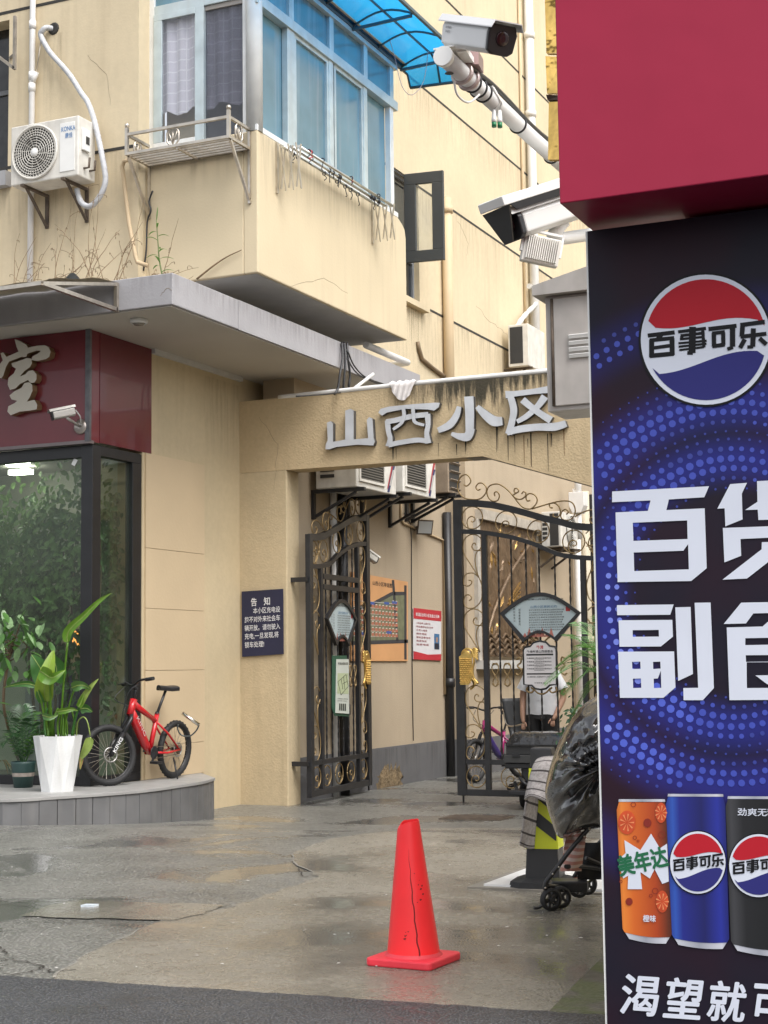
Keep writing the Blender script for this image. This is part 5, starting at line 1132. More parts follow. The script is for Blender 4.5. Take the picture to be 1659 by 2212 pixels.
# ---- white rainwater pipe, left
px_ = WY(68, 300, YF-.05).x
dp = thing('drainpipe', (px_, YF-.05, 5.1), 'white plastic drainpipe on the upper left wall', 'pipe')
MB().tube([(px_, YF-.05, 5.1), (px_, YF-.05, 12)], .032, 14).build('pipe', m_pvc, dp)
for py in (55, 165, 190): 
    z = WY(68, py, YF-.05).z; MB().tube([(px_, YF-.05, z-.045), (px_, YF-.05, z+.045)], .039, 14).build('collar', m_pvc, dp)
zj = WY(75, 170, YF-.05).z; MB().tube([(px_, YF-.05, zj-.06), (px_+.07, YF-.07, zj+.06)], .028, 10).build('branch', m_pvc, dp)
MB().tube([(px_+.07, YF-.07, zj+.05), tuple(WY(90, 78, YF-.07))], .007, 6).build('thin_line', m_steel, dp)
# ---- rusty bracket by the left window
br = thing('window_bracket', WY(32, 150, YF-.25), 'weathered triangular steel bracket beside the far left window', 'bracket')
b_ = MB(); xk = WY(32, 90, YF-.25).x
b_.bar((xk, YF-.25, WY(32, 35, YF-.25).z), (xk, YF-.25, WY(32, 150, YF-.25).z), .03).bar((xk, YF-.25, WY(32, 148, YF-.25).z), (xk-.35, YF-.25, WY(0, 100, YF-.25).z), .03).bar((xk, YF-.25, WY(30, 118, YF-.25).z), (xk-.25, YF, WY(0, 105, YF-.25).z), .025)
b_.build('frame', M('old_steel', (.28, .25, .21), .6, metal=.3, var=.2, vs=12), br)
# ---- balcony flower rack
yr0, yr1 = YB-.42, YB-.02; xr0 = WY(274, 318, yr0).x; xr1 = WY(494, 280, yr0).x; zr_ = (WY(274, 333, yr0).z+WY(495, 295, yr0).z)/2
rk_ = thing('flower_rack', (xr0, YB, zr_), 'empty stainless flower rack below the balcony front window', 'rack')
def rb(nm, a, b, w_=.028): return MB().bar(a, b, w_).build(nm, m_steel, rk_)
zt2 = zr_+.20
for z in (zr_, zt2): rb('rail', (xr0, yr0, z), (xr1, yr0, z)); rb('rail', (xr0, yr0, z), (xr0, yr1, z)); rb('rail', (xr1, yr0, z), (xr1, yr1, z))
rb('rail', (xr0, yr1, zr_), (xr1, yr1, zr_))
for i in range(1, 6): rb('slat', (xr0, yr0+(yr1-yr0)*i/6, zr_), (xr1, yr0+(yr1-yr0)*i/6, zr_), .020)
rb('cross_bar', ((xr0+xr1)/2, yr0, zr_-.022), ((xr0+xr1)/2, yr1, zr_-.022), .022)
for x in (xr0, xr1):
    MB().bar((x, yr0, zr_-.015), (x, yr0, zt2+.07), .032, up=(0, 1, 0)).build('post', m_steel, rk_); MB().ball((x, yr0, zt2+.095), .026, 10).build('finial', m_steel, rk_)
    rb('strut', (x, yr0+.03, zr_-.02), (x, yr1, zr_-.52), .026); MB().bar((x, yr1+.01, zr_+.18), (x, yr1+.01, zr_-.56), .026, up=(0, 1, 0)).build('wall_bar', m_steel, rk_)
for c, ax in ((V((mix((xr0, 0, 0), (xr1, 0, 0), .46).x, yr0, (zr_+zt2)/2)), 0), (V((xr1, (yr0+yr1)/2, (zr_+zt2)/2)), 1), (V((xr0, (yr0+yr1)/2, (zr_+zt2)/2)), 1)):
    u_ = V((1, 0, 0)) if ax == 0 else V((0, 1, 0)); mb = MB()
    mb.tube([c+u_*.075*math.cos(math.radians(22.5+45*k))+V((0, 0, .105*math.sin(math.radians(22.5+45*k)))) for k in range(8)], .010, 5, closed=True)
    for s_ in (-1, 0, 1): mb.tube([c-V((0, 0, .08)), c+u_*s_*.03, c+u_*s_*.055+V((0, 0, .06))], .007, 5)
    mb.build('ornament', m_steel, rk_)
# ---- drying poles on the balcony side
zd = WX(645, 311, XB+.26).z; yd0 = WX(645, 311, XB+.26).y; yd1 = WX(847, 452, XB+.26).y
dr_ = thing('drying_poles', (XB, yd0, zd), 'folded drying poles with ties along the balcony side', 'drying rack')
m_pole = M('steel_pole', (.62, .63, .60), .22, metal=.9, var=.1, vs=10)
for k in range(3): MB().tube([(XB+.08+.09*k, yd0, zd-.012*k), (XB+.08+.09*k, yd1, zd-.012*k)], .016, 10).build('pole', m_pole, dr_)
for y, hh in ((yd0, .46), (yd1, .42)):
    for k in range(3):
        a = XB+.05+.09*k; mb = MB(); mb.bar((a, y, zd+.02), (a+.05, y+.02, zd-hh), .022, .010); mb.bar((a+.05, y+.012, zd+.0), (a-.01, y+.032, zd-hh+.03), .022, .010); mb.build('scissor_arm', m_steel, dr_)
    MB().bar((XB+.012, y, zd+.05), (XB+.012, y, zd-hh-.02), .03, .02, up=(1, 0, 0)).build('mount', m_steel, dr_)
random.seed(9); m_tieb = M('black_tie', (.02, .022, .03), .8); m_tier = M('red_tie', (.45, .02, .025), .7)
for k in range(22):
    y = yd0+(yd1-yd0)*random.uniform(.08, .97); x = XB+.08+.09*random.randrange(3); L_ = random.uniform(.02, .10)
    mb = MB(); mb.torus((x, y, zd-.01), (0, 1, 0), .021, .006, 10, 5)
    mb.tube(smooth([V((x, y, zd-.03)), V((x+.015, y+random.uniform(-.03, .03), zd-.03-L_*.5)), V((x, y+random.uniform(-.05, .05), zd-.03-L_)), V((x-.01, y+.03, zd-.01-L_*1.3))], 3), .005, 5)
    mb.build('tie', m_tier if k in (4, 15) else m_tieb, dr_)
# ---- blue awning
ta = thing('blue_awning', V((XB, YE-.2, ZT+.3)), 'translucent blue polycarbonate awning over the balcony side', 'awning')
XO = XB+.80; yA1 = YE-.1; zA0 = WX(862, 178, XB).z+.20; zA1 = WX(956, 84, XO).z; yA0 = YB-.5
def awn(t, y):                                             # cross section from wall to rim
    return V((XB+(XO-XB)*t, y, zA0+(zA1-zA0)*t+.12*math.sin(math.pi*t)))
m_blue = bpy.data.materials.new('blue_sheet'); m_blue.use_nodes = True; nn_ = m_blue.node_tree.nodes; ll_ = m_blue.node_tree.links; nn_.clear()
o_ = nn_.new('ShaderNodeOutputMaterial'); t1 = nn_.new('ShaderNodeBsdfTranslucent'); t1.inputs[0].default_value = (.02, .34, .80, 1); t2 = nn_.new('ShaderNodeBsdfTransparent'); t2.inputs[0].default_value = (.05, .42, .85, 1)
t3 = nn_.new('ShaderNodeBsdfGlossy'); t3.inputs['Roughness'].default_value = .12; x1_ = nn_.new('ShaderNodeMixShader'); x1_.inputs[0].default_value = .55; x2_ = nn_.new('ShaderNodeMixShader'); x2_.inputs[0].default_value = .06
ll_.new(t1.outputs[0], x1_.inputs[1]); ll_.new(t2.outputs[0], x1_.inputs[2]); ll_.new(x1_.outputs[0], x2_.inputs[1]); ll_.new(t3.outputs[0], x2_.inputs[2]); ll_.new(x2_.outputs[0], o_.inputs[0])
ns = 6
for k in range(ns):
    y0 = yA0+(yA1-yA0)*k/ns; y1 = yA0+(yA1-yA0)*(k+1)/ns
    MB().grid([[awn(i/8, y0+(y1-y0)*j/3)+V((0, 0, .015)) for i in range(9)] for j in range(4)]).build('sheet', m_blue, ta, fix=False)
m_awf = M('teal_bar', (.07, .11, .13), .5, var=.1)
for k in range(ns+1):
    y = yA0+(yA1-yA0)*k/ns; MB().tube([awn(i/8, y) for i in range(9)], .014, 6).build('rib', m_awf, ta)
    if k % 2 == 0: MB().bar(awn(0, y)-V((0, 0, .03)), awn(.93, y)-V((0, 0, .03)), .03).build('bracket', m_awf, ta)
def dropz(X, Y, py):                                      # height at which a point over (X, Y) sits on a given picture row
    a = proj((X, Y, 8.0))[1]; b = proj((X, Y, 9.0))[1]; return 8.0+(py-a)/(b-a)
yh = yA1+.30; hip = [V((XB+(XO-XB)*i/8, yh, dropz(XB+(XO-XB)*i/8, yh, 190-17*i/8))) for i in range(9)]
MB().grid([[awn(i/8, yA1)+V((0, 0, .015)) for i in range(9)], [mix(awn(i/8, yA1), hip[i], .5)+V((0, .06, .07)) for i in range(9)], hip]).build('sheet', m_blue, ta, fix=False)
MB().tube(hip, .02, 6).build('rail', m_awf, ta)
for i in (0, 4, 8): MB().tube([awn(i/8, yA1), mix(awn(i/8, yA1), hip[i], .5)+V((0, .06, .07)), hip[i]], .013, 6).build('rib', m_awf, ta)
for t in (0, 1): MB().bar(awn(t, yA0), awn(t, yA1), .035).build('rail', m_awf, ta)
MB().bar(awn(.5, yA0)-V((0, 0, .01)), awn(.5, yA1)-V((0, 0, .01)), .02).build('purlin', m_awf, ta)
# ---- string hanging from the awning
st_ = smooth([WX(828, 0, XB+.15), WX(835, 60, XB+.15), WX(852, 120, XB+.15), WX(868, 185, XB+.2), WX(890, 205, XB+.3), WX(915, 175, XB+.4), WX(925, 110, XB+.5)], 5)
lone(MB().tube(st_, .004, 5), 'string', M('pink_string', (.55, .42, .44), .7), st_[0], 'thin pinkish string hanging from the blue awning', 'string')
# ---- pipes on the far side wall
def pipe(name, label, pts, r, mat, collars=()):
    t = thing(name, pts[0], label, 'pipe'); MB().tube(pts, r, 12).build('pipe', mat, t)
    for c in collars: MB().tube([V(c)-V((0, 0, .05)), V(c)+V((0, 0, .05))], r*1.22, 12).build('collar', mat, t)
    return t
y1 = WX(967, 600, XS+.08).y
pipe('drainpipe', 'thick tan drainpipe on the side wall beside the open window', [(XS+.08, y1, 4.5), (XS+.08, y1, WX(960, 425, XS+.08).z)], .075, m_tanpipe, [(XS+.08, y1, WX(960, 450, XS+.08).z)])
y2 = WX(1150, 400, XS+.10).y
pipe('drainpipe', 'tall white drainpipe high on the far side wall behind the pole camera', [(XS+.10, y2, 4.5), (XS+.10, y2, 14)], .075, m_pvc, [(XS+.10, y2, WX(1150, y, XS+.1).z) for y in (85, 250, 470)])
y3 = y2-.28
pipe('drainpipe', 'slim tan pipe just left of the tall white drainpipe', [(XS+.03, y3, 5), (XS+.03, y3, 14)], .025, m_tanpipe)
# ---- second outdoor unit, on the side wall above the beam
yq0 = WX(1128, 740, XS+.35).y; zq_a = WX(1128, 790, XS+.35).z; zq_b = WX(1128, 700, XS+.35).z
a2 = thing('air_conditioner', (XS, yq0, zq_a), 'outdoor air conditioner on the side wall just above the gate beam', 'air conditioner')
MB().box((XS+.12, yq0, zq_a), (XS+.45, yq0+.8, zq_b)).build('casing', m_whitedirty, a2, bevel=.012); MB().box((XS+.15, yq0-.006, zq_a+.05), (XS+.36, yq0-.001, zq_b-.04)).build('coil_face', M('coil', (.03, .03, .03), .7, bump=.003, bs=200), a2)
for q in (.12, .66): b_ = MB(); b_.bar((XS, yq0+q, zq_a-.015), (XS+.47, yq0+q, zq_a-.015), .03).bar((XS+.02, yq0+q, zq_a-.3), (XS+.35, yq0+q, zq_a-.03), .03); b_.build('bracket', m_rust, a2)
h2 = smooth([WX(1143, 618, XS+.1), WX(1160, 630, XS+.1), WX(1158, 655, XS+.12), WX(1135, 680, XS+.12), WX(1118, 705, XS+.15), WX(1115, 735, XS+.2), WX(1118, 775, XS+.2)], 8)
lone(MB().tube(h2, [.04+.004*(1 if i % 4 < 2 else -1) for i in range(len(h2))], 10), 'hose', M('wrapped_hose2', (.6, .6, .58), .6, var=.12, vs=20), h2[0], 'pale wrapped hose running down to the air conditioner above the beam', 'hose')
# ---- pipes under the balcony
e1_ = [WX(790, 736, XB-.35), WX(820, 748, XB-.35), WX(880, 769, XB-.35)]; e1_ = [V((XB-.35, p.y, ZB-.1)) for p in e1_]
pipe('waste_pipe', 'short white waste pipe with elbow under the balcony', [e1_[0], e1_[2], e1_[2]+V((-.08, .1, .02)), V((XS, e1_[2].y+.25, e1_[2].z+.03))], .042, m_pvc)
p3 = [WX(902, 738, XS+.02), WX(905, 752, XS+.03), WX(912, 775, XS+.03), WX(935, 795, XS+.03), WX(962, 815, XS+.03)]
pipe('waste_pipe', 'thin brown iron pipe bending down the side wall beside the tan drainpipe', p3, .028, M('brown_pipe', (.22, .16, .10), .7, var=.2))
# ---- thin water pipe below the rack
p4 = [WY(282, 345, YF-.12), WY(268, 348, YF-.12), WY(264, 360, YF-.1), WY(278, 480, YF-.1), WY(293, 556, YF-.1), WY(296, 566, YF-.1), WY(320, 574, YF-.05)]
pipe('waste_pipe', 'slim cream pipe running down from the flower rack to the canopy', p4, .022, m_tanpipe)
tw = [WY(330, 412, YB-.05), WY(322, 435, YB-.05), WY(326, 455, YB-.06), WY(318, 480, YB-.05), WY(316, 540, YB-.05), WY(310, 585, YB-.05)]
lone(MB().tube(smooth(tw, 4), .010, 6), 'cable', m_plasticbk, tw[-1], 'black twisted cable hanging from the rack strut down to the canopy', 'cable')
# ---- cables by the end of the canopy
for i, (x, c) in enumerate(((738, -.02), (744, 0), (750, .03))):
    pts = [WX(x, 740, XC+.02), WX(x+2, 775, XC+.05), WX(x+c*200, 810, XC+.05), WX(x-8+6*i, 838, XC+.04), WX(x-16+14*i, 852, XC+.02)]
    lone(MB().tube(smooth(pts, 5), .014, 7), 'cable', m_plasticbk, pts[0], ['leftmost of three black cables hanging at the end of the canopy', 'middle of three black cables hanging at the end of the canopy', 'rightmost of three black cables hanging at the end of the canopy'][i], 'cable', 'cables at the end of the canopy')
for i, pts in enumerate(([(752, 760), (765, 790), (790, 815), (830, 830)], [(750, 775), (770, 805), (800, 822), (845, 840)], [(640, 856), (700, 852), (735, 848)])):
    q = smooth([WX(x, y, XC+.06) for x, y in pts], 5)
    lone(MB().tube(q, .009, 6), 'cable', m_plasticbk, q[0], ['upper thin cable sagging from the canopy end to the beam', 'lower thin cable sagging from the canopy end to the beam', 'thin cable along the top left of the beam'][i], 'cable')
pipe('conduit', 'short pale plastic tube lying aslant on the left end of the beam', [WX(757, 846, XC+.1), WX(806, 808, XC+.1)], .020, m_pvc)
# ================================================================ things in the passage
def wall_ac(name, label, pL, pR, X, wd, ztop, mat, grp=None, old=False):
    a = WX(*pL, X); b = WX(*pR, X); z0 = (a.z+b.z)/2
    t = thing(name, (XS, a.y, z0), label, 'air conditioner', grp)
    MB().box((X-wd, a.y, z0), (X, b.y, ztop)).build('casing', mat, t, bevel=.012)
    if not old:
        L_ = b.y-a.y; g0 = a.y+.08*L_; g1 = a.y+.66*L_
        MB().box((X+.001, g0, z0+.10), (X+.006, g1, ztop-.05)).build('grille_well', m_dark, t)
        mb = MB()
        for k in range(22): z = z0+.11+(ztop-.17-z0)*k/21; mb.bar((X+.012, g0, z), (X+.012, g1, z), .006, .012)
        mb.build('louvre_grille', M('grille_grey', (.16, .15, .13), .6), t)
        mb = MB()
        for p, q in (((g0-.03, z0+.07), (g1+.03, z0+.10)), ((g0-.03, z0+.10), (g0, ztop-.02)), ((g1, z0+.10), (g1+.03, ztop-.02))): mb.box((X+.001, p[0], p[1]), (X+.02, q[0], q[1]))
        mb.build('grille_frame', m_whitedirty, t)
        s0 = a.y+.76*L_; s1 = b.y-.02
        for k, (c, o0, o1) in enumerate((((.40, .03, .04), .10, .34), ((.02, .03, .12), .06, .26), ((.45, .44, .42), .09, .11))):
            mb = MB(); mb.add([(X+.004+.001*k, s0, z0+o0-.04), (X+.004+.001*k, s0+.06, z0+o0-.04), (X+.004+.001*k, s1, z0+o1+.12), (X+.004+.001*k, s1-.06, z0+o1+.12)] if k < 2 else [(X+.007, s0+.05, z0+.10), (X+.007, s0+.09, z0+.10), (X+.007, s1-.05, z0+.30), (X+.007, s1-.09, z0+.30)], [(0, 1, 2, 3)]); mb.build('stripe_print', M('stripe_%d' % k, c, .4, var=0), t, fix=False)
        mb = MB()
        for k in range(5): mb.box((X-wd+.06, a.y-.004, z0+.12+.07*k), (X-wd+.24, a.y-.0005, z0+.16+.07*k))
        mb.build('side_vent', m_dark, t)
    else:
        MB().box((X+.001, a.y+.03, z0+.04), (X+.004, b.y-.03, ztop-.04)).build('grille_well', m_dark, t)
        for k in range(7): z = z0+.06+(ztop-.1-z0)*k/6; MB().obox((X+.014, (a.y+b.y)/2, z), (.014, 0, .012), (0, (b.y-a.y)/2-.03, 0), (-.003, 0, .004)).build('louvre', M('brown_louvre', (.24, .19, .14), .6), t)
    for q in (a.y+.1, b.y-.1):
        b_ = MB(); b_.bar((XS, q, z0-.02), (X+.06, q, z0-.02), .05, .04).bar((XS+.02, q, z0-.04), (XS+.02, q, z0-.34), .05, .04, up=(1, 0, 0)).bar((XS+.02, q, z0-.32), (X-.05, q, z0-.05), .04, .03); b_.build('bracket', m_black, t)
    return t
wall_ac('air_conditioner', 'nearer white window-type air conditioner with red and blue stripe under the gate beam', (770, 1049), (856, 1072), XS+.62, .52, 4.35, m_whitedirty, 'air conditioners under the beam')
wall_ac('air_conditioner', 'farther white window-type air conditioner with red and blue stripe under the gate beam', (871, 1060), (942, 1081), XS+.62, .52, 4.45, m_whitedirty, 'air conditioners under the beam')
wall_ac('air_conditioner', 'old brown louvred air conditioner housing beside the black drainpipe', (969, 1063), (994, 1071), XM+.35, .5, 4.5, M('old_casing', (.27, .21, .15), .7, var=.2, vs=8, streak=.4), None, True)
def vpipe(name, label, x, y, X, z0, z1, r, mat, joints=()):
    p = WX(x, y, X); t = thing(name, (X, p.y, z0), label, 'pipe'); MB().tube([(X, p.y, z0), (X, p.y, z1)], r, 14).build('pipe', mat, t)
    for z in joints: MB().tube([(X, p.y, z-.06), (X, p.y, z+.06)], r*1.3, 14).build('collar', mat, t)
vpipe('drainpipe', 'black drainpipe behind the open gate leaf', 742, 1300, XS+.055, -.05, 4.4, .055, m_black, (1.0,))
vpipe('drainpipe', 'pale plastic pipe left of the black drainpipe behind the open gate leaf', 722, 1300, XS+.045, -.05, 4.3, .04, m_pvc)
vpipe('drainpipe', 'tall black drainpipe at the corner beside the closed gate leaf', 970, 1400, XS+.065, -.05, 3.62, .058, m_black, (1.27,))
cpts = [WX(866, 1060, XS+.02), WX(866, 1122, XS+.02), WX(872, 1130, XS+.02), WX(958, 1167, XS+.02), WX(961, 1500, XS+.02)]
pipe('conduit', 'thin tan conduit bending along the passage wall', cpts, .018, m_tanpipe)
q = [WX(873, 1108, XS+.012), WX(886, 1130, XS+.012), WX(889, 1160, XS+.012), WX(889, 1300, XS+.012), WX(891, 1500, XS+.012), WX(893, 1600, XS+.012)]
lone(MB().tube(q, .006, 5), 'cable', m_plasticbk, q[-1], 'thin dark cable running straight down the passage wall between map and poster', 'cable')
# floodlight
fl = WX(918, 1139, XS+.16)
ft = thing('floodlight', (XS, fl.y, fl.z), 'small square floodlight on the passage wall', 'light')
dn = V((.75, -.55, -.25)).normalized(); s_ = dn.cross(V((0, 0, 1))).normalized(); u_ = s_.cross(dn)
mb = MB(); A_ = [fl-dn*.12+s_*a*.05+u_*b*.05 for a, b in ((-1, -1), (1, -1), (1, 1), (-1, 1))]; B_ = [fl+s_*a*.12+u_*b*.10 for a, b in ((-1, -1), (1, -1), (1, 1), (-1, 1))]
mb.add(A_+B_, [(3, 2, 1, 0), (4, 5, 6, 7), (0, 1, 5, 4), (1, 2, 6, 5), (2, 3, 7, 6), (3, 0, 4, 7)]); mb.build('housing', m_rust, ft)
MB().prism([fl+dn*.003+s_*a*.10+u_*b*.08 for a, b in ((-1, -1), (1, -1), (1, 1), (-1, 1))], dn*.006).build('glass', M('flood_glass', (.5, .52, .52), .15, var=.05), ft)
MB().tube([(XS, fl.y, fl.z-.02), fl-dn*.12], .022, 8).build('arm', m_rust, ft)
bullet_cam('security_camera', WX(788, 1193, XS+.10), WX(812, 1210, XS+.17), .05, 'white bullet camera behind the free edge of the open gate leaf', wallp=V((XS, WX(790, 1200, XS+.1).y+.1, WX(790, 1200, XS+.1).z-.05)))
# far corner: outdoor unit, hopper and pipes
yk = WX(1212, 1150, XM+.42).y; zk0 = WX(1222, 1182, XM+.42).z; zk1 = WX(1222, 1107, XM+.42).z
t = thing('air_conditioner', (XM, yk, zk0), 'white outdoor air conditioner with fan behind the top rail of the closed gate leaf', 'air conditioner')
MB().box((XM+.1, yk, zk0), (XM+.42, yk+.85, zk1)).build('casing', m_whitedirty, t, bevel=.012)
fcc = V((XM+.425, yk+.5, (zk0+zk1)/2)); MB().lathe([(.24, 0), (.24, .005)], fcc, (1, 0, 0), 30).build('fan_well', m_dark, t)
g = MB(); 
for i in range(7): g.torus(fcc+V((.014, 0, 0)), (1, 0, 0), .06+.03*i, .006, 28, 4)
g.build('fan_grille', m_gr, t)
mb = MB(); mb.box((XM+.24, yk-.004, zk0+.02), (XM+.38, yk-.0005, zk1-.03)); mb.build('coil_face', m_dark, t)
for k in range(5): MB().box((XM+.12, yk-.004, zk0+.12+.07*k), (XM+.2, yk-.0005, zk0+.165+.07*k)).build('vent', m_dark, t)
for q in (.15, .7): b_ = MB(); b_.bar((XM, yk+q, zk0-.02), (XM+.5, yk+q, zk0-.02), .04).bar((XM+.02, yk+q, zk0-.3), (XM+.4, yk+q, zk0-.04), .03); b_.build('bracket', m_rust, t)
for nm, lab, x, r, mat in (('drainpipe', 'white pipe right of the relief, behind the fan notice', 1249, .06, m_pvc), ('drainpipe', 'wide cream pipe in the far corner of the passage', 1266, .085, M('cream_pipe', (.5, .44, .33), .6, var=.1)), ('drainpipe', 'thick black pipe in the far corner of the passage', 1288, .10, m_black), ('drainpipe', 'second black pipe beside the edge of the drinks sign', 1306, .10, m_black)):
    vpipe(nm, lab, x, 1250, XM+.12, -.05, 4.4, r, mat, (1.9,))
hp_ = WX(1228, 1085, XM+.2); t = thing('rain_hopper', hp_, 'white rainwater hopper above the far air conditioner', 'hopper')
mb = MB(); mb.prism([hp_+V((0, 0, .16)), hp_+V((.26, 0, .16)), hp_+V((.26, 0, -.06)), hp_+V((.2, 0, -.18)), hp_+V((.06, 0, -.18)), hp_+V((0, 0, -.06))], (0, .22, 0)); mb.build('hopper', m_pvc, t, bevel=.008)
MB().tube([hp_+V((.13, .11, .16)), hp_+V((.13, .11, .5))], .06, 12).build('inlet', m_pvc, t); MB().tube([hp_+V((.13, .11, -.18)), hp_+V((.13, .11, -.6))], .05, 12).build('outlet', m_pvc, t)
# ================================================================ pole with cameras and the grey cabinet
XPZ = -2.71; c0 = WD(958, 122, 7.5); XPZ = c0.x; ZPZ = c0.z; yend = 9.7
pole = thing('camera_pole', (-2.55, 9.7, gz(9.7)), 'white steel pole with a long horizontal arm carrying a camera', 'pole')
MB().tube([(XPZ, c0.y, ZPZ), (XPZ, yend, ZPZ)], .043, 24).build('arm', m_white, pole)
MB().lathe([(.048, -.012), (.05, 0), (.048, .02)], (XPZ, c0.y, ZPZ), (0, 1, 0), 24).build('end_cap', m_white, pole)
MB().tube([(XPZ, yend, ZPZ), (-2.50, yend, ZPZ)], .043, 16).build('arm', m_white, pole); MB().tube([(-2.50, yend, gz(9.7)), (-2.50, yend, ZPZ+.1)], .06, 18).build('post', m_white, pole)
MB().lathe([(.016, 0), (.022, .004)], (XPZ-.012, c0.y+.10, ZPZ-.0425), (0, 0, -1), 12).build('drain_hole', m_plasticbk, pole)
for k, dy in enumerate((.38, .46, .53, 1.05, 1.62)): MB().torus((XPZ, c0.y+dy, ZPZ), (0, 1, .12), .046, .006, 24, 5).build('strap', m_plasticbk, pole)
for dy in (.24, .33): MB().torus((XPZ, c0.y+dy, ZPZ), (0, 1, -.1), .050, .011, 24, 5).build('clamp', M('clamp_%d' % int(dy*100), (.45, .36, .34), .35, metal=.6), pole)
MB().tube(smooth([V((XPZ+.03, c0.y+.25, ZPZ+.05))]+[V((XPZ+.038, c0.y+.3+.25*i, ZPZ+.035+.012*math.sin(i*1.3))) for i in range(9)], 4), .013, 7).build('cable', m_plasticbk, pole)
MB().tube(smooth([V((XPZ-.02, c0.y+.18, ZPZ-.04)), V((XPZ-.02, c0.y+.22, ZPZ-.11)), V((XPZ-.0, c0.y+.32, ZPZ-.12)), V((XPZ+.02, c0.y+.42, ZPZ-.05))], 5), .006, 6).build('loose_wire', m_white, pole)
for k, dx in enumerate((-.012, .012)):
    p = V((XPZ+.02+dx, c0.y+.66+.02*k, ZPZ-.05)); MB().tube([V((XPZ+.045, p.y-.12, ZPZ+.03)), V((XPZ+.045, p.y, ZPZ-.01)), p], .005, 6).build('wire', m_white, pole); MB().tube([p, p-V((0, 0, .05)), p-V((0, 0, .065))], [.009, .014, .014], 8).build('connector', m_white, pole); MB().tube([p-V((0, 0, .065)), p-V((0, 0, .09))], .0135, 8).build('connector_tip', M('connector_green', (.02, .20, .08), .4), pole)
mb = MB(); mb.obox((XPZ+.035, c0.y+.30, ZPZ+.075), (.035, .02, .0), (-.01, .06, 0), (.0, .0, .035)); mb.build('bracket_plate', M('bracket_steel', (.30, .20, .19), .35, metal=.6), pole)
mb = MB().box((XPZ-.06, c0.y+.02, ZPZ+.05), (XPZ+.07, c0.y+.20, ZPZ+.058)).box((XPZ+.03, c0.y+.05, ZPZ+.058), (XPZ+.036, c0.y+.2, ZPZ+.10)); mb.build('bracket_plate', m_white, pole)
b0, l0 = WD(982, 70, 7.62), WD(1086, 84, 7.20)
c2 = bullet_cam('security_camera', b0, l0, .073, 'large white bullet camera on the end of the pole arm', mats=M('clean_white', (.80, .80, .80), .35, var=.03))
d_ = (l0-b0).normalized(); sx_ = d_.cross(V((0, 0, 1))).normalized(); u2 = sx_.cross(d_); sgn = -1 if sx_.dot(CAM-b0) < 0 else 1
lettering([('HIKVISION', .045, .006, .017, .001, .062), ('海康威视', .047, -.012, .013, .001, .05)], lambda a, b: b0+d_*(a+.0)+u2*(b+.005)+sx_*sgn*.0755, M('cam_text', (.12, .12, .13), .5, var=0), c2)
mb = MB().bar(b0+d_*.10-u2*.07, V((XPZ+.03, c0.y+.28, ZPZ+.06)), .05, .03); mb.build('mount_block', m_white, c2)
# second camera with infrared lamp
b1_, l1_ = WD(1290, 425, 8.7), WD(1100, 487, 8.35)
c3 = bullet_cam('security_camera', b1_, l1_, .085, 'white hooded camera with black underside beside the crimson fascia', mats=M('hood_white', (.72, .72, .70), .4, var=.06))
d3 = (l1_-b1_).normalized(); s3 = d3.cross(V((0, 0, 1))).normalized(); u3 = s3.cross(d3); sg = -1 if s3.dot(CAM-b1_) < 0 else 1
hd = MB(); w3 = .125
P3 = [b1_-d3*.1+u3*.10+s3*sg*w3, l1_+d3*.09+u3*.10+s3*sg*w3, l1_+d3*.14+u3*.10-s3*sg*w3*.2, l1_+d3*.05+u3*.11-s3*sg*w3, b1_-d3*.1+u3*.11-s3*sg*w3]
hd.prism(P3, u3*.05); hd.build('top_hood', M('hood_white2', (.74, .74, .72), .35, var=.05), c3, bevel=.004)
mb = MB(); mb.prism([b1_-d3*.1+u3*.10+s3*sg*w3*.97, l1_+d3*.05+u3*.10+s3*sg*w3*.97, l1_+d3*.0+u3*.062+s3*sg*w3*.9, b1_-d3*.1+u3*.062+s3*sg*w3*.9], -s3*sg*.01); mb.build('hood_side', m_plasticbk, c3)
mb = MB(); mb.prism([l1_+d3*.055+u3*.10+s3*sg*w3*.95, l1_+d3*.055+u3*.10-s3*sg*w3*.95, l1_+d3*.03-u3*.09-s3*sg*.05, l1_+d3*.03-u3*.09+s3*sg*.02], -d3*.01); mb.build('front_shield', m_plasticbk, c3)
lettering([('alhua', .04, .0, .045, .004, .10)], lambda a, b: b1_+d3*(-.02+.12-a+.1)*1.0+u3*(.118)+s3*sg*(w3*.9-.05+b), M('cam_text2', (.2, .2, .2), .5, var=0), c3)
ja = WD(1190, 520, 8.55); MB().tube([b1_+d3*.28-u3*.07, ja+V((0, 0, .02)), ja, WD(1215, 515, 8.6), WD(1300, 503, 8.9)], [.034, .034, .038, .036, .036], 12).build('arm', m_white, c3)
lm = thing('infrared_lamp', WD(1168, 545, 8.4), 'small finned white lamp hanging below the hooded camera', 'lamp')
lc = WD(1168, 542, 8.4); ex = (WD(1210, 540, 8.45)-WD(1128, 540, 8.4)).normalized(); ez = V((0, 0, 1)); ey = ex.cross(ez).normalized(); rz_ = math.radians(-12); ex, ez = ex*math.cos(rz_)+ez*math.sin(rz_), ez*math.cos(rz_)-ex*math.sin(rz_)
MB().obox(lc, ex*.105, ey*.02, ez*.075).build('body', m_whitedirty, lm, bevel=.006)
for k in range(15): MB().obox(lc-ex*(.085-.012*k)+ey*(.03 if ey.dot(CAM-lc) > 0 else -.03)*.9, ex*.003, ey*.012, ez*.062).build('fin', m_whitedirty, lm)
MB().bar(lc+ex*.11-ez*.02, lc+ex*.11+ez*.10, .02, .012).bar(lc-ex*.11-ez*.02, lc-ex*.11+ez*.10, .02, .012).bar(lc-ex*.11+ez*.10, lc+ex*.11+ez*.10, .02, .012).build('yoke', m_white, lm)
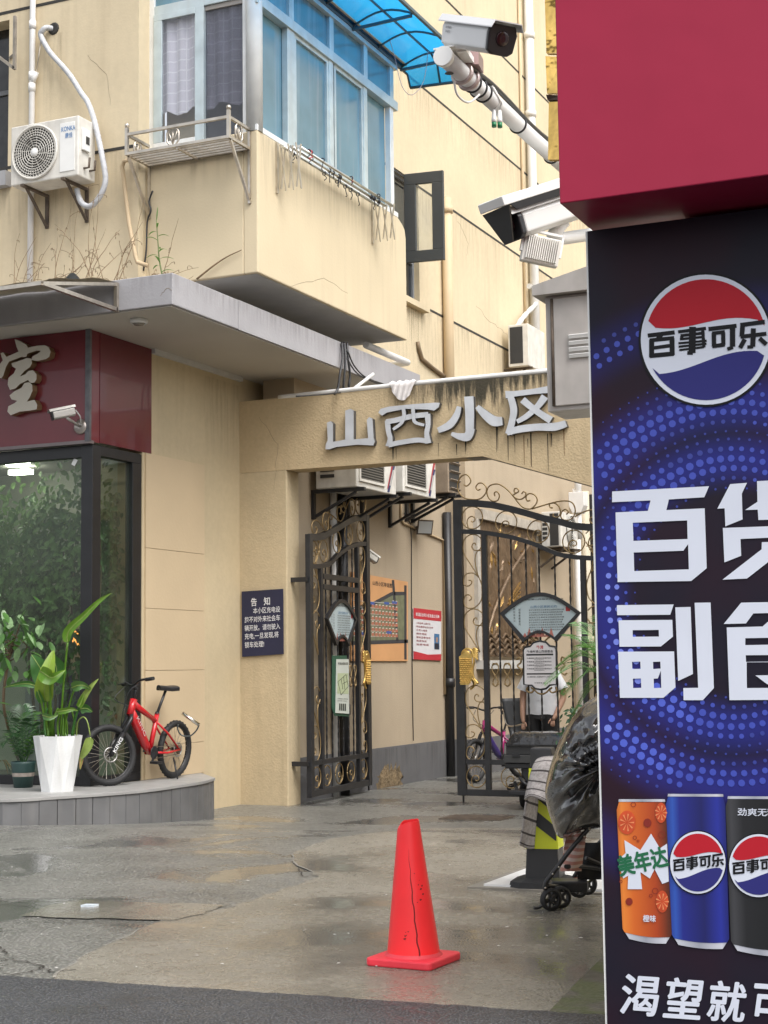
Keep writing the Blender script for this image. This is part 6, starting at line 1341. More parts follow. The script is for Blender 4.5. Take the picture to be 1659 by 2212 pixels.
# grey cabinet
yb0 = 9.0; bl_, br_ = WY(1183, 890, yb0), WY(1290, 880, yb0); zt3 = WY(1190, 640, yb0).z; zb3 = bl_.z
m_cab = M('cabinet_grey', (.46, .43, .40), .55, metal=.15, var=.12, vs=5, streak=.45, streak_col=(.2, .18, .15))
cb_ = thing('electrical_cabinet', (bl_.x, yb0, zb3), 'weathered grey metal cabinet with louvres beside the drinks sign', 'cabinet')
MB().box((bl_.x, yb0, zb3), (bl_.x+.75, yb0+.34, zt3)).build('body', m_cab, cb_, bevel=.006)
MB().box((bl_.x+.055, yb0-.018, zb3+.03), (bl_.x+.74, yb0-.001, zt3-.02)).build('door', m_cab, cb_, bevel=.004)
zr3 = WY(1180, 620, yb0).z
mb = MB(); mb.add([(bl_.x-.06, yb0-.07, zt3), (bl_.x+.8, yb0-.07, zt3), (bl_.x+.8, yb0+.4, zt3), (bl_.x-.06, yb0+.4, zt3), (bl_.x-.06, yb0-.07, zt3+.06), (bl_.x+.8, yb0-.07, zt3+.06), (bl_.x+.8, yb0+.4, zt3+.06), (bl_.x-.06, yb0+.4, zt3+.06), (bl_.x+.37, yb0-.07, zt3+.16), (bl_.x+.37, yb0+.4, zt3+.16)], [(0, 3, 2, 1), (0, 1, 5, 8, 4), (2, 3, 7, 9, 6), (1, 2, 6, 5), (3, 0, 4, 7), (4, 8, 9, 7), (8, 5, 6, 9)]); mb.build('roof', m_cab, cb_)
MB().tube([(bl_.x+.045, yb0-.014, zb3+.03), (bl_.x+.045, yb0-.014, zt3-.02)], .010, 8).build('hinge', m_rust, cb_)
for k in range(4):
    z = WY(1240, 728+14*k, yb0).z; x = WY(1232, 740, yb0).x; MB().obox((x+.14, yb0-.026, z), (.14, 0, 0), (0, .010, .004), (0, -.004, .010)).build('louvre', m_white, cb_)
MB().box((bl_.x+.1, yb0+.34, zb3+.2), (bl_.x+.55, yb0+.72, zb3+.26)).build('mount_arm', m_cab, cb_)
# ================================================================ growth on the canopy edge
random.seed(21)
zcn = zc1
tp_ = thing('black_tarp', WY(115, 605, YC+.25), 'black plastic sheet bundled on top of the canopy', 'tarp')
P = []
for i in range(9):
    row = []
    for j in range(15):
        x = -9.35+.85*j/14; y = YC+.05+.5*i/8; e_ = math.sin(math.pi*j/14)**.8*math.sin(math.pi*min(1, (i+.3)/8.3))
        row.append((x, y, zcn+.004+(.17+.05*math.sin(j*1.3+i))*e_))
    P.append(row)
MB().grid(P).build('sheet', M('black_sheet', (.018, .022, .024), .35, var=.2), tp_, fix=False)
def stemcurve(p, d, n, wob, g=0.): 
    pts = [V(p)]; d = V(d)
    for i in range(n): d = d+V((random.uniform(-wob, wob), random.uniform(-wob, wob)*.5, random.uniform(-wob, wob)-g)); pts.append(pts[-1]+d)
    return pts
for k, (x, h, wd) in enumerate([(-9.42, .55, .15), (-9.05, 1.15, .2), (-8.85, 1.2, .2), (-8.62, 1.0, .2), (-8.35, .4, .35), (-8.12, .35, .3), (-7.95, .42, .3), (-9.75, .7, .2)]):
    t = thing('dry_weed', (x, YC+.5, zcn), ['dry brown weed left of the drainpipe foot', 'dry brown weed rising under the left air conditioner bracket', 'dry brown weed in the middle under the air conditioner', 'dry brown weed under the hose loop', 'low dry weed right of the black sheet', 'low bent dry weed near the slim cream pipe', 'dry twig leaning beside the canopy corner', 'withered dark vine at the left edge of the picture'][k], 'weed', 'dry weeds on the canopy')
    mb = MB()
    for s in range(5):
        a = random.uniform(-1, 1); n = 12; pts = stemcurve((x+random.uniform(-.12, .12), YC+.35+random.uniform(0, .25), zcn), (a*wd/n, .02, h*random.uniform(.6, 1)/n), n, .012, .0008)
        mb.tube(pts, [.0055*(1-.7*i/n) for i in range(n+1)], 5, cap=False)
        for b in range(3):
            i = random.randrange(3, n); q = stemcurve(pts[i], (random.uniform(-.03, .03), .0, random.uniform(.0, .03)), 4, .012, .004); mb.tube(q, .0025, 4, cap=False)
            c = q[-1]; mb.add([c, c+V((.006, 0, -.012)), c+V((.002, .002, -.03)), c+V((-.005, 0, -.012))], [(0, 1, 2, 3)])
    mb.build('stems', m_dry, t, fix=False)
gw = thing('green_weed', WY(350, 590, YC+.3), 'young green weed with narrow leaves on the canopy corner', 'weed')
base = WY(350, 592, YC+.2); pts = smooth([base, WY(344, 560, YC+.2), WY(341, 520, YC+.2), WY(338, 478, YC+.2)], 5)
MB().tube(pts, [.009*(1-.6*i/len(pts)) for i in range(len(pts))], 6).build('stem', M('weed_stem', (.12, .16, .05), .6), gw)
def strap(p, d, L_, w_, mat, parent, droop=.6, nm='leaf', up=(0, 0, 1), n=7):
    d = V(d).normalized(); side = d.cross(V(up)).normalized(); A = []; B = []; p = V(p); c = []
    q = p.copy(); dd = d.copy()
    for i in range(n+1):
        t = i/n; w2 = w_*math.sin(math.pi*min(.98, .08+t*.9))**.8
        A.append(q+side*w2/2); c.append(q-V((0, 0, w2*.18))); B.append(q-side*w2/2)
        dd = (dd+V((0, 0, -droop/n))).normalized(); q = q+dd*L_/n
    mb = MB(); mb.grid([A, c, B]); return mb.build(nm, mat, parent, fix=False)
for i in range(11):
    p = pts[int(len(pts)*(.12+.8*i/11))]; a = i*2.4; strap(p, (math.cos(a), math.sin(a)*.6, .7), .16-.004*i, .022, m_leaf, gw, 1.3)
strap(pts[-1], (0.1, 0, 1), .14, .02, m_leaf, gw, .1)
tw_ = smooth([WY(425, 603, YB-.05), WY(460, 575, YB-.04), WY(490, 555, YB-.03), WY(522, 540, YB-.03)], 4)
lone(MB().tube(tw_, [.012, *[.012-.008*i/len(tw_) for i in range(1, len(tw_))]], 6), 'dry_twig', m_dry, tw_[0], 'bare dry twig lying against the balcony front', 'twig')
# ================================================================ traffic cone
cb0 = G(894, 2079); kc = (cb0-CAM).dot(FW)/FPX; gzc = cb0.z; sq_ = .325*kc/.00206; a_ = math.radians(28)
rx_ = V((RT.x, RT.y, 0)).normalized(); fx0 = V((FW.x, FW.y, 0)).normalized(); ex_ = rx_*math.cos(a_)-fx0*math.sin(a_); ey_ = rx_*math.sin(a_)+fx0*math.cos(a_)
cone = thing('traffic_cone', cb0, 'bright red traffic cone with a broken top and a split side', 'cone')
m_cone = M('cone_red', (.96, .032, .038), .42, var=.05, vs=6, spec=.4)
nn = 40; rb0 = 58*kc*1.0; hb = .035
aim = V((-8*kc, 0, 0))
cor = []
for sx_, sy_, a0 in ((1, 1, 0), (-1, 1, 90), (-1, -1, 180), (1, -1, 270)):
    for k in range(6):
        a = math.radians(a0+18*k); q = ex_*(sx_*(sq_/2-.03)+.03*math.cos(a))+ey_*(sy_*(sq_/2-.03)+.03*math.sin(a)); cor.append((q.x, q.y))
MB().prism([cb0+V((x, y, hb)) for x, y in cor], (0, 0, -hb)).build('base', M('cone_base', (.85, .045, .07), .5, var=.12, vs=7), cone, bevel=.008)
hc = (proj(cb0)[1]-1776)*kc*1.0; prof = []; mb = MB(); nl = 16
random.seed(4)
rows = []
for i in range(nl+1):
    t = i/nl; r = rb0*(1-t)+23*kc*t; row = []
    if i == 0: r *= 1.0
    for k in range(nn):
        a = 2*math.pi*k/nn; z = hb-.004+(hc-hb)*t
        if i == nl: z += random.uniform(-.0025, .002)+.006*math.sin(a*1.0+.6)-.026*max(0, math.cos(a-math.pi*1.12))**3
        row.append(cb0+V((r*math.cos(a), r*math.sin(a), z))+aim*t)
    rows.append(row+[row[0]])
mb.grid(rows); rows2 = [[mix(p, cb0+aim*(i/nl)+V((0, 0, p.z-cb0.z)), .07) for p in r] for i, r in enumerate(rows)]; mb.grid(rows2[::-1]); mb.grid([rows[-1], rows2[-1]])
mb.build('body', m_cone, cone, fix=False)
MB().lathe([(rb0+.012, hb-.002), (rb0+.006, hb+.006), (rb0-.002, hb+.014)], cb0, n=40, cap=False).build('collar', M('cone_rim', (.74, .05, .07), .5, var=.1), cone)
vd = (CAM-cb0); va = math.atan2(vd.y, vd.x)
def conept(a, t, o=.0015): r = (rb0*(1-t)+23*kc*t)+o; return cb0+aim*t+V((r*math.cos(a), r*math.sin(a), hb-.004+(hc-hb)*t))
mb = MB(); prev = None
for i in range(31):
    t = .02+.78*i/30; a = va+.12+.10*(1-i/30)+.02*math.sin(i*1.1)-.20*(i/30)+random.uniform(-.012, .012); wv = (.0026 if i < 18 else .0026-.0022*(i-18)/12)
    p = (conept(a-wv/.1, t), conept(a+wv/.1, t))
    if prev: mb.add([prev[0], prev[1], p[1], p[0]], [(0, 1, 2, 3)])
    prev = p
mb.build('split', M('split_dark', (.16, .008, .008), .8), cone, fix=False)
mb = MB()
for k in range(16):
    a, t = (va+.45+random.gauss(0, .12), .5+random.gauss(0, .07)) if k < 9 else (va-.35+random.gauss(0, .07), .17+random.gauss(0, .02)); s_ = random.uniform(.002, .008)
    c = conept(a, t, .001); mb.add([conept(a-s_*9, t, .001), conept(a, t-s_*.8, .001), conept(a+s_*9, t+.004, .001), conept(a, t+s_, .001)], [(0, 1, 2, 3)])
o = mb.build('scuff_mark', M('scuff', (.10, .012, .012), .8), cone, fix=False); o['kind'] = 'stuff'
# ================================================================ tiled step in front of the hidden shop
ts = thing('tiled_step', (-3.1, 10, gz(9)), 'white tiled doorstep slab behind the stroller', 'step')
tq = [G(1045, 1918), G(1146, 1872)]; y0 = tq[0].y; x0 = tq[0].x; zt0 = gz(9)
MB().prism([V((x0-.08, y0-.06, zt0+.012)), V((1.0, y0-.06, zt0+.012)), V((1.0, 12.0, zt0+.012)), V((x0-.08, 12.0, zt0+.012))], (0, 0, -.2)).build('bed', M('mortar', (.22, .20, .17), .6, var=.2, vs=7), ts)
m_tile = M('white_tile', (.80, .80, .80), .3, var=.03, vs=4)
for i in range(7):
    for j in range(3):
        a = V((x0+.604*i, y0+.604*j, zt0+.012)); MB().box(a, a+V((.6, .6, .012+.0006*((i+j) % 2)))).build('tile', m_tile, ts)
# ================================================================ traffic post with reflective band
pb0 = G(1172, 1922); kp = (pb0-CAM).dot(FW)/FPX
fx_ = RT.copy(); fx_.z = 0; fx_.normalize(); rot = math.radians(-16); fx_ = V((fx_.x*math.cos(rot)-fx_.y*math.sin(rot), fx_.x*math.sin(rot)+fx_.y*math.cos(rot), 0)); fy_ = V((-fx_.y, fx_.x, 0))
po = thing('traffic_post', pb0, 'black traffic post with yellow and black reflective band under a towel', 'post')
def oct_(c, rx, ry, z, ch=.35): return [c+fx_*a*rx+fy_*b*ry+V((0, 0, z)) for a, b in ((-1, -1+ch), (-1+ch, -1), (1-ch, -1), (1, -1+ch), (1, 1-ch), (1-ch, 1), (-1+ch, 1), (-1, 1-ch))]
c_ = pb0+fy_*.10
a_ = oct_(c_, .20, .17, 0); b_ = oct_(c_, .19, .16, .045); d2 = oct_(c_, .13, .12, .065)
mb = MB(); n8 = 8
mb.add(a_+b_+d2, [tuple(range(7, -1, -1))]+[(i, (i+1) % 8, 8+(i+1) % 8, 8+i) for i in range(8)]+[(8+i, 8+(i+1) % 8, 16+(i+1) % 8, 16+i) for i in range(8)]+[tuple(range(16, 24))]); mb.build('base', m_rubber, po)
hp2 = .82
def sqr(z): 
    t = z/hp2; r = .105*(1-t)+.062*t; return [c_+fx_*a*r+fy_*b*r+V((0, 0, z)) for a, b in ((-1, -1), (1, -1), (1, 1), (-1, 1))]
A4, B4 = sqr(.06), sqr(hp2); mb = MB().add(A4+B4, [(0, 1, 5, 4), (1, 2, 6, 5), (2, 3, 7, 6), (3, 0, 4, 7), (4, 5, 6, 7)]); mb.build('shaft', M('post_black', (.025, .025, .027), .5, var=.15), po, bevel=.008)
z0y, z1y = .235, .70
def outs(z, o=.004):
    q = sqr(z); return [c_+(p-c_-V((0, 0, z)))*(1+o/.08)+V((0, 0, z)) for p in q]
A5, B5 = outs(z0y), outs(z1y); mb = MB().add(A5+B5, [(0, 1, 5, 4), (1, 2, 6, 5), (2, 3, 7, 6), (3, 0, 4, 7)]); mb.build('reflective_band', M('fluo_yellow', (.60, .66, .015), .4, var=.05, emit=None), po)
for f in (0, 1, 3):
    for zz0 in (.31, .47, .63):
        p = lambda s, z: mix(outs(z, .006)[f], outs(z, .006)[(f+1) % 4], s)
        mb = MB(); mb.add([p(.08, zz0+.09), p(.95, zz0-.03), p(.95, zz0-.03+.085), p(.10, zz0+.175)], [(0, 1, 2, 3)]); mb.build('stripe', M('stripe_black', (.02, .02, .02), .5), po, fix=False)
# towel folded over the top of the post
def tmat():
    m = M('striped_towel', (.36, .33, .315), .95, var=.25, vs=60, bump=.004, bs=160); n = m.node_tree.nodes; L = m.node_tree.links; p = n['Principled BSDF']; src = p.inputs['Base Color'].links[0].from_socket
    u = n.new('ShaderNodeUVMap'); s = n.new('ShaderNodeSeparateXYZ'); L.new(u.outputs[0], s.inputs[0]); a = n.new('ShaderNodeMath'); a.operation = 'MULTIPLY'; a.inputs[1].default_value = 6.5; L.new(s.outputs[1], a.inputs[0])
    b = n.new('ShaderNodeMath'); b.operation = 'FRACT'; L.new(a.outputs[0], b.inputs[0]); c = n.new('ShaderNodeMath'); c.operation = 'LESS_THAN'; c.inputs[1].default_value = .16; L.new(b.outputs[0], c.inputs[0])
    x = n.new('ShaderNodeMix'); x.data_type = 'RGBA'; L.new(c.outputs[0], x.inputs[0]); L.new(src, x.inputs[6]); x.inputs[7].default_value = (.05, .042, .042, 1); L.new(x.outputs[2], p.inputs['Base Color']); return m
tw = thing('towel', c_+V((0, 0, hp2)), 'grey towel with dark stripes draped over the traffic post', 'towel')
dpt = (c_-CAM).dot(FW)
def towelgrid(rows_, nm):
    import bmesh
    R2 = [smooth([WD(x, y, dpt+d) for x, y, d in r], 5) for r in rows_]; n = len(R2); k = len(R2[0]); cols = [smooth([R2[i][j] for i in range(n)], 5) for j in range(k)]
    Pg = [[cols[j][i] for j in range(k)] for i in range(len(cols[0]))]
    Pg = [[p+FW*(.006*math.sin(j*.9+i*.25)) for j, p in enumerate(r)] for i, r in enumerate(Pg)]
    mb = MB().grid(Pg); o = mb.build(nm, tm, tw, fix=False); uv = o.data.uv_layers.new(name='UVMap'); kk = len(Pg[0]); nn_ = len(Pg)
    for lp in o.data.loops: vi = lp.vertex_index; uv.data[lp.index].uv = ((vi % kk)/kk, (vi//kk)/(nn_-1))
    s = o.modifiers.new('solid', 'SOLIDIFY'); s.thickness = .012; return o
tm = tmat()
towelgrid([[(1166, 1640, .05), (1186, 1636, .05), (1212, 1638, .05), (1230, 1645, .05)], [(1156, 1652, -.12), (1176, 1648, -.18), (1208, 1652, -.22), (1234, 1662, -.18)], [(1144, 1692, -.18), (1162, 1695, -.26), (1200, 1704, -.30), (1232, 1716, -.26)], [(1136, 1728, -.20), (1150, 1722, -.30), (1180, 1734, -.34), (1212, 1762, -.30)]], 'front_fold')
towelgrid([[(1156, 1650, -.10), (1162, 1648, -.02), (1180, 1644, .10)], [(1144, 1690, -.16), (1148, 1690, -.08), (1166, 1690, .04)], [(1134, 1735, -.18), (1142, 1740, -.12), (1158, 1745, -.02)], [(1127, 1790, -.16), (1138, 1796, -.12), (1153, 1800, -.06)], [(1121, 1824, -.14), (1136, 1832, -.12), (1151, 1833, -.08)]], 'side_fold')
# ================================================================ stroller under a black sheet
sw0 = G(1190, 1967); ds = (sw0-CAM).dot(FW)
sr = thing('stroller', sw0, 'black folding stroller with small twin wheels partly hidden behind the drinks sign', 'stroller')
def SD(x, y, d=0): return WD(x, y, ds+d)
def bwheel(x, y, d, r, nm='wheel'):
    c = SD(x, y, d); ax = (RT*.93+FW*.42); ax.z = 0; ax = ax.normalized()*1.0; ax = V((ax.y, -ax.x, 0)); ax = (RT*.38-FW*.92); ax.z = 0; ax.normalize()
    w_ = MB().lathe([(r*.80, -.018), (r, -.013), (r, .013), (r*.80, .018)], c, ax, 24, cap=False).build(nm, m_rubber, sr)
    mb = MB(); mb.lathe([(r*.82, -.010), (r*.70, -.016), (r*.70, .016), (r*.82, .010)], c, ax, 24, cap=False); mb.lathe([(r*.22, -.022), (r*.22, .022)], c, ax, 12)
    u = ax.orthogonal().normalized(); v_ = ax.cross(u)
    for k in range(5): a = k*1.2566; mb.bar(c+(u*math.cos(a)+v_*math.sin(a))*r*.2, c+(u*math.cos(a)+v_*math.sin(a))*r*.74, r*.22, .016, up=ax)
    mb.build('rim', m_plasticbk, w_)
    return c
rw = 24*ds/FPX
bwheel(1190, 1943, 0, rw); bwheel(1211, 1938, .06, rw); bwheel(1250, 1916, .42, rw); bwheel(1268, 1910, .48, rw)
def st(pts, r=.012, nm='tube', mat=m_plasticbk): MB().tube(smooth([SD(*p) for p in pts], 4), r, 9).build(nm, mat, sr)
st([(1178, 1922, 0), (1180, 1905, 0), (1195, 1885, 0), (1235, 1832, 0), (1275, 1786, 0), (1310, 1745, 0)], .013)
st([(1240, 1895, .42), (1262, 1860, .4), (1300, 1815, .4)], .013); st([(1222, 1872, .0), (1262, 1872, .1), (1330, 1882, .2)], .012, 'cross_tube'); st([(1265, 1853, .1), (1300, 1868, .15), (1335, 1890, .2)], .010, 'cross_tube'); st([(1180, 1913, 0), (1215, 1915, .2), (1250, 1905, .42)], .012, 'axle'); st([(1153, 1962, -.03), (1165, 1960, -.02), (1185, 1945, 0)], .008, 'brake_pedal')
MB().obox(SD(1228, 1912, .2), RT*.10, FW*.05, UP*.03).build('axle_block', m_plasticbk, sr, bevel=.01)
MB().obox(SD(1245, 1900, .36), RT*.012, FW*.012, UP*.007).build('reflector', M('red_reflector', (.6, .02, .02), .3), sr)
for x, y in ((1178, 1918), (1194, 1888), (1207, 1873), (1262, 1807), (1273, 1791), (1279, 1783), (1284, 1776)): MB().ball(SD(x, y, -.016), .0055, 8).build('rivet', m_steel, sr)
P = [[SD(1222+46*j/6-2*i, 1810+12*i-3*j*(1-i/6), .06+.05*math.sin(j*.7+i*.5)) for j in range(7)] for i in range(7)]
def strp(name, c1, c2, sc, ax=2):
    m = bpy.data.materials.new(name); m.use_nodes = True; n = m.node_tree.nodes; L = m.node_tree.links; g = n.new('ShaderNodeNewGeometry'); s = n.new('ShaderNodeSeparateXYZ'); L.new(g.outputs['Position'], s.inputs[0])
    a = n.new('ShaderNodeMath'); a.operation = 'MULTIPLY'; a.inputs[1].default_value = sc; L.new(s.outputs[ax], a.inputs[0]); b = n.new('ShaderNodeMath'); b.operation = 'FRACT'; L.new(a.outputs[0], b.inputs[0]); c = n.new('ShaderNodeMath'); c.operation = 'LESS_THAN'; c.inputs[1].default_value = .5; L.new(b.outputs[0], c.inputs[0])
    x = n.new('ShaderNodeMix'); x.data_type = 'RGBA'; L.new(c.outputs[0], x.inputs[0]); x.inputs[6].default_value = (*c1, 1); x.inputs[7].default_value = (*c2, 1); L.new(x.outputs[2], n['Principled BSDF'].inputs['Base Color']); n['Principled BSDF'].inputs['Roughness'].default_value = .9; return m
MB().grid(P).build('seat_fabric', strp('pink_stripes', (.52, .40, .35), (.42, .20, .16), 28), sr, fix=False)
MB().grid([[SD(1248+70*j/6, 1820+16*i, .22+.03*math.sin(j+i)) for j in range(7)] for i in range(6)]).build('basket', M('black_fabric', (.02, .02, .022), .8, var=.2), sr, fix=False)
# black plastic sheet over the stroller
tc = SD(1302, 1655, .12); tk = ds/FPX
tarp = thing('plastic_sheet', tc-V((0, 0, .45)), 'shiny crumpled black plastic sheet covering the stroller', 'sheet')
OUT = [(1298, 1497), (1256, 1526), (1220, 1578), (1194, 1638), (1179, 1695), (1180, 1735), (1190, 1770), (1203, 1804), (1222, 1810), (1262, 1792), (1300, 1790), (1350, 1780), (1400, 1700), (1405, 1620), (1380, 1550), (1340, 1508)]
from mathutils import noise as mnoise
OS = smooth([V((x, y, 0)) for x, y in OUT+OUT[:1]], 6)[:-1]; no = len(OS); rings = []
for sgn_ in (0, 1):
    for i in range(27 if sgn_ == 0 else 10):
        t = i/26 if sgn_ == 0 else i/9; row = []
        for k, q in enumerate(OS):
            cx_, cy_ = 1300, 1660; x = cx_+(q.x-cx_)*(1-t if sgn_ == 0 else 1-t*.9); y = cy_+(q.y-cy_)*(1-t if sgn_ == 0 else 1-t*.9)
            dd = math.sqrt(max(0, 1-(1-t)**2))*.30*(-1 if sgn_ == 0 else .7)
            aa = math.atan2(q.y-cy_, q.x-cx_); fold = .030*mnoise.noise(V((aa*4.2, t*1.1, 3)))*min(1, t*3)+.022*abs(mnoise.noise(V((x*.028, y*.010, 1))))*min(1, t*4)+.012*mnoise.noise(V((x*.07+y*.05, y*.03, 2)))*min(1, t*4)
            fold += .020*abs(math.sin((x*.045+y*.09)+2.2*mnoise.noise(V((x*.012, y*.012, 8)))))*math.exp(-((y-1620)/80)**2)*min(1, t*4)
            row.append(SD(x, y, dd*1.0-fold*2.6))
        rings.append((sgn_, row+[row[0]]))
mb = MB(); mb.grid([r for s_, r in rings if s_ == 0]); mb.grid([r for s_, r in rings if s_ == 1][::-1])
mb.build('sheet', M('shiny_black_plastic', (.018, .018, .02), .15, var=.2, vs=6, bump=.014, bs=9, spec=1.0, coat=.8), tarp, fix=False)
# ================================================================ bicycles
def bike(name, label, A, B, r, mcol, lean, steer, brand=None, tall=1.0, mcol2=None):
    A = V(A); B = V(B); e1 = (B-A); wb = e1.length; e1.normalize(); up = V((0, 0, 1)); e2 = up.cross(e1).normalized(); e3 = (up*math.cos(lean)+e2*math.sin(lean)).normalized(); e2 = e3.cross(e1).normalized()
    t = thing(name, mix(A, B, .5), label, 'bicycle'); L = lambda a, h, s=0: A+e1*a*wb+e3*h+e2*s
    mcol2 = mcol2 or mcol
    ht = r+.02
    def wheel(c, ax, disc=True):
        w_ = MB().torus(c, ax, r-.028, .031, 40, 10).build('wheel', m_rubber, t)
        MB().torus(c, ax, r-.052, .013, 36, 6).build('rim', m_plasticbk, w_)
        u = ax.orthogonal().normalized(); v_ = ax.cross(u); mb = MB()
        for k in range(28): a = k*2*math.pi/28; mb.bar(c+(u*math.cos(a+.5*(-1)**k)+v_*math.sin(a+.5*(-1)**k))*.022+ax*.02*(-1)**k, c+(u*math.cos(a)+v_*math.sin(a))*(r-.055), .0028)
        mb.build('spokes', m_steel, w_); MB().lathe([(.022, -.04), (.022, .04)], c, ax, 12).build('hub', m_plasticbk, w_)
        if disc:
            mb = MB(); mb.torus(c+ax*.038, ax, .068, .008, 28, 4)
            for k in range(6): a = k*math.pi/3; mb.bar(c+ax*.038+(u*math.cos(a)+v_*math.sin(a))*.018, c+ax*.038+(u*math.cos(a+.6)+v_*math.sin(a+.6))*.064, .008, .003, up=ax)
            mb.build('brake_disc', M('disc_steel', (.45, .44, .42), .3, metal=.8), w_)
        mb = MB()
        for k in range(64): a = k*2*math.pi/64; p = c+(u*math.cos(a)+v_*math.sin(a))*(r+.0005); mb.obox(p+ax*.008*(-1)**k, ax*.010, (v_*math.cos(a)-u*math.sin(a))*.005, (u*math.cos(a)+v_*math.sin(a))*.003)
        o_ = mb.build('tread', m_rubber, w_); o_['kind'] = 'stuff'
    wheel(L(0, r), e2)
    F_ = L(1, r); st_ax = (L(.72, .74*tall)-L(.765, .61*tall)).normalized(); q = Matrix.Rotation(steer, 3, st_ax)
    ax_f = q @ e2; piv = L(.78, .56*tall); Fp = piv+q @ (F_-piv); Fp.z = B.z+r*math.cos(lean); wheel(Fp, ax_f)
    ht0, ht1 = L(.72, .74*tall), L(.765, .61*tall); bb = L(.42, r*.98); stp = L(.33, .60*tall); sat = L(.20, .82*tall)
    fr = MB(); fr.tube([ht1+(ht1-ht0)*.05, ht0], .036, 12); fr.build('head_tube', mcol, t)
    mb = MB(); mb.tube([mix(ht0, ht1, .25), mix(mix(ht0, ht1, .25), L(.36, .54*tall), .5), L(.36, .54*tall)], [.031, .028, .024], 12); mb.build('top_tube', mcol, t)
    mb = MB(); mb.tube([mix(ht0, ht1, .75), mix(mix(ht0, ht1, .75), bb, .25)-e3*.02, mix(mix(ht0, ht1, .75), bb, .75)-e3*.02, bb], [.036, .048, .046, .032], 12); mb.build('down_tube', mcol2, t)
    MB().tube([bb, stp], .025, 12).build('seat_tube', mcol, t); MB().lathe([(.026, -.045), (.026, .045)], bb, e2, 14).build('bottom_bracket', mcol, t)
    for s in (-1, 1):
        MB().tube([bb+e2*.03*s, L(.2, r*.93, .055*s), L(0, r, .06*s)], .012, 8).build('chain_stay', mcol, t); MB().tube([L(.36, .53*tall, .02*s), L(.2, .42*tall, .05*s), L(0, r, .06*s)], .011, 8).build('seat_stay', mcol, t)
        fl0 = piv+q @ (ht1+e2*.05*s-piv); MB().tube([mix(ht1, fl0, .6)-st_ax*.01, fl0-st_ax*.05, mix(fl0-st_ax*.05, Fp+ax_f*.05*s, .45)], .019, 10).build('fork_leg', m_plasticbk, t); MB().tube([mix(fl0-st_ax*.05, Fp+ax_f*.05*s, .40), Fp+ax_f*.05*s], .024, 10).build('fork_slider', m_plasticbk, t)
    if brand:
        sd_ = 1 if e2.dot(CAM-A) > 0 else -1; a = piv+q @ (ht1+e2*.05*sd_-piv)-st_ax*.05; b = Fp+ax_f*.05*sd_; dd = (a-b).normalized(); nn2 = ax_f*sd_*.026; pp = ax_f.cross(dd)*(1 if sd_ > 0 else -1); pp = pp if pp.dot(RT) < 0 else -pp
        lettering([(brand, .03, -.018, .05, .006, .16)], lambda u, v: b+dd*u+nn2+pp*v, M('bike_white', (.75, .75, .75), .4, var=0), t)
        a = mix(ht0, ht1, .75); d4 = (bb-a).normalized(); p4 = e2.cross(d4); nn4 = e2*sd_*.0495
        lettering([(brand, .06, -.014, .06, .004, .24)], lambda u, v: a-e3*.02+d4*u+nn4+p4*v*(1 if sd_ > 0 else -1), M('bike_grey', (.6, .45, .45), .4, var=0), t)
    MB().tube([stp, sat], .0145, 10).build('seat_post', m_plasticbk, t); MB().lathe([(.024, -.015), (.024, .015)], stp, (sat-stp), 12).build('seat_clamp', m_plasticbk, t)
    P = []
    for i in range(9):
        u = i/8; wd = .018+.055*max(0, 1-u*1.35)**.8+.006; cz = .02+.018*(abs(u-.35)); P.append([L(.20-.16/wb*.9+.27/wb*u, 0)-A+A-V((0, 0, 0)) for _ in ()] or [L(.20+(-.13+.27*u)/wb, .82*tall+cz+.022*math.sin(math.pi*k/10)-.010, wd*math.cos(math.pi*k/10)) for k in range(11)])
    mb = MB(); mb.grid(P); mb.grid([[p-e3*.03 for p in r_] for r_ in P]); mb.grid([[r_[0] for r_ in P], [r_[0]-e3*.03 for r_ in P]]); mb.grid([[r_[-1] for r_ in P], [r_[-1]-e3*.03 for r_ in P]]); mb.grid([P[0], [p-e3*.03 for p in P[0]]]); mb.grid([P[-1], [p-e3*.03 for p in P[-1]]]); mb.build('saddle', m_plasticbk, t, fix=False)
    stt = ht0+st_ax*.10; bar_c = stt+(q @ e1)*.05+st_ax*.05; hx = q @ e2
    MB().tube([ht0, stt, stt+st_ax*.02], .017, 10).build('steerer', m_plasticbk, t); MB().tube([stt, bar_c], .019, 10).build('stem', m_plasticbk, t)
    MB().tube(smooth([bar_c+hx*s*.28-(q @ e1)*(.05 if abs(s) == 1 else 0)+e3*(.03 if abs(s) > .3 else 0) for s in (-1, -.5, -.15, .15, .5, 1)], 3), .012, 8).build('handlebar', m_plasticbk, t)
    for s in (-1, 1):
        g0 = bar_c+hx*s*.19-(q @ e1)*.035+e3*.03; g1 = bar_c+hx*s*.30-(q @ e1)*.055+e3*.03; MB().tube([g0, g1], .018, 10).build('grip', m_rubber, t); MB().tube([g0+hx*s*-.02, g0+(q @ e1)*.05, g0+hx*s*.08+(q @ e1)*.05], .006, 6).build('brake_lever', m_plasticbk, t)
    MB().tube(smooth([bar_c+hx*.14, bar_c+hx*.12+(q @ e1)*.12-e3*.10, piv+(q @ e1)*.08-e3*.05, piv-st_ax*.05], 4), .004, 5).build('brake_cable', m_plasticbk, t); MB().tube(smooth([bar_c-hx*.14, bar_c-hx*.10+(q @ e1)*.14-e3*.12, ht0+(q @ e1)*.06-e3*.06, mix(ht0, ht1, .6)+e2*.03], 4), .004, 5).build('brake_cable', m_plasticbk, t)
    MB().lathe([(.062, -.004), (.066, 0), (.062, .004)], bb+e2*.055, e2, 28).build('chainring', m_plasticbk, t); MB().lathe([(.04, -.012), (.045, 0), (.03, .012)], L(0, r, .05), e2, 20).build('cassette', m_rust, t)
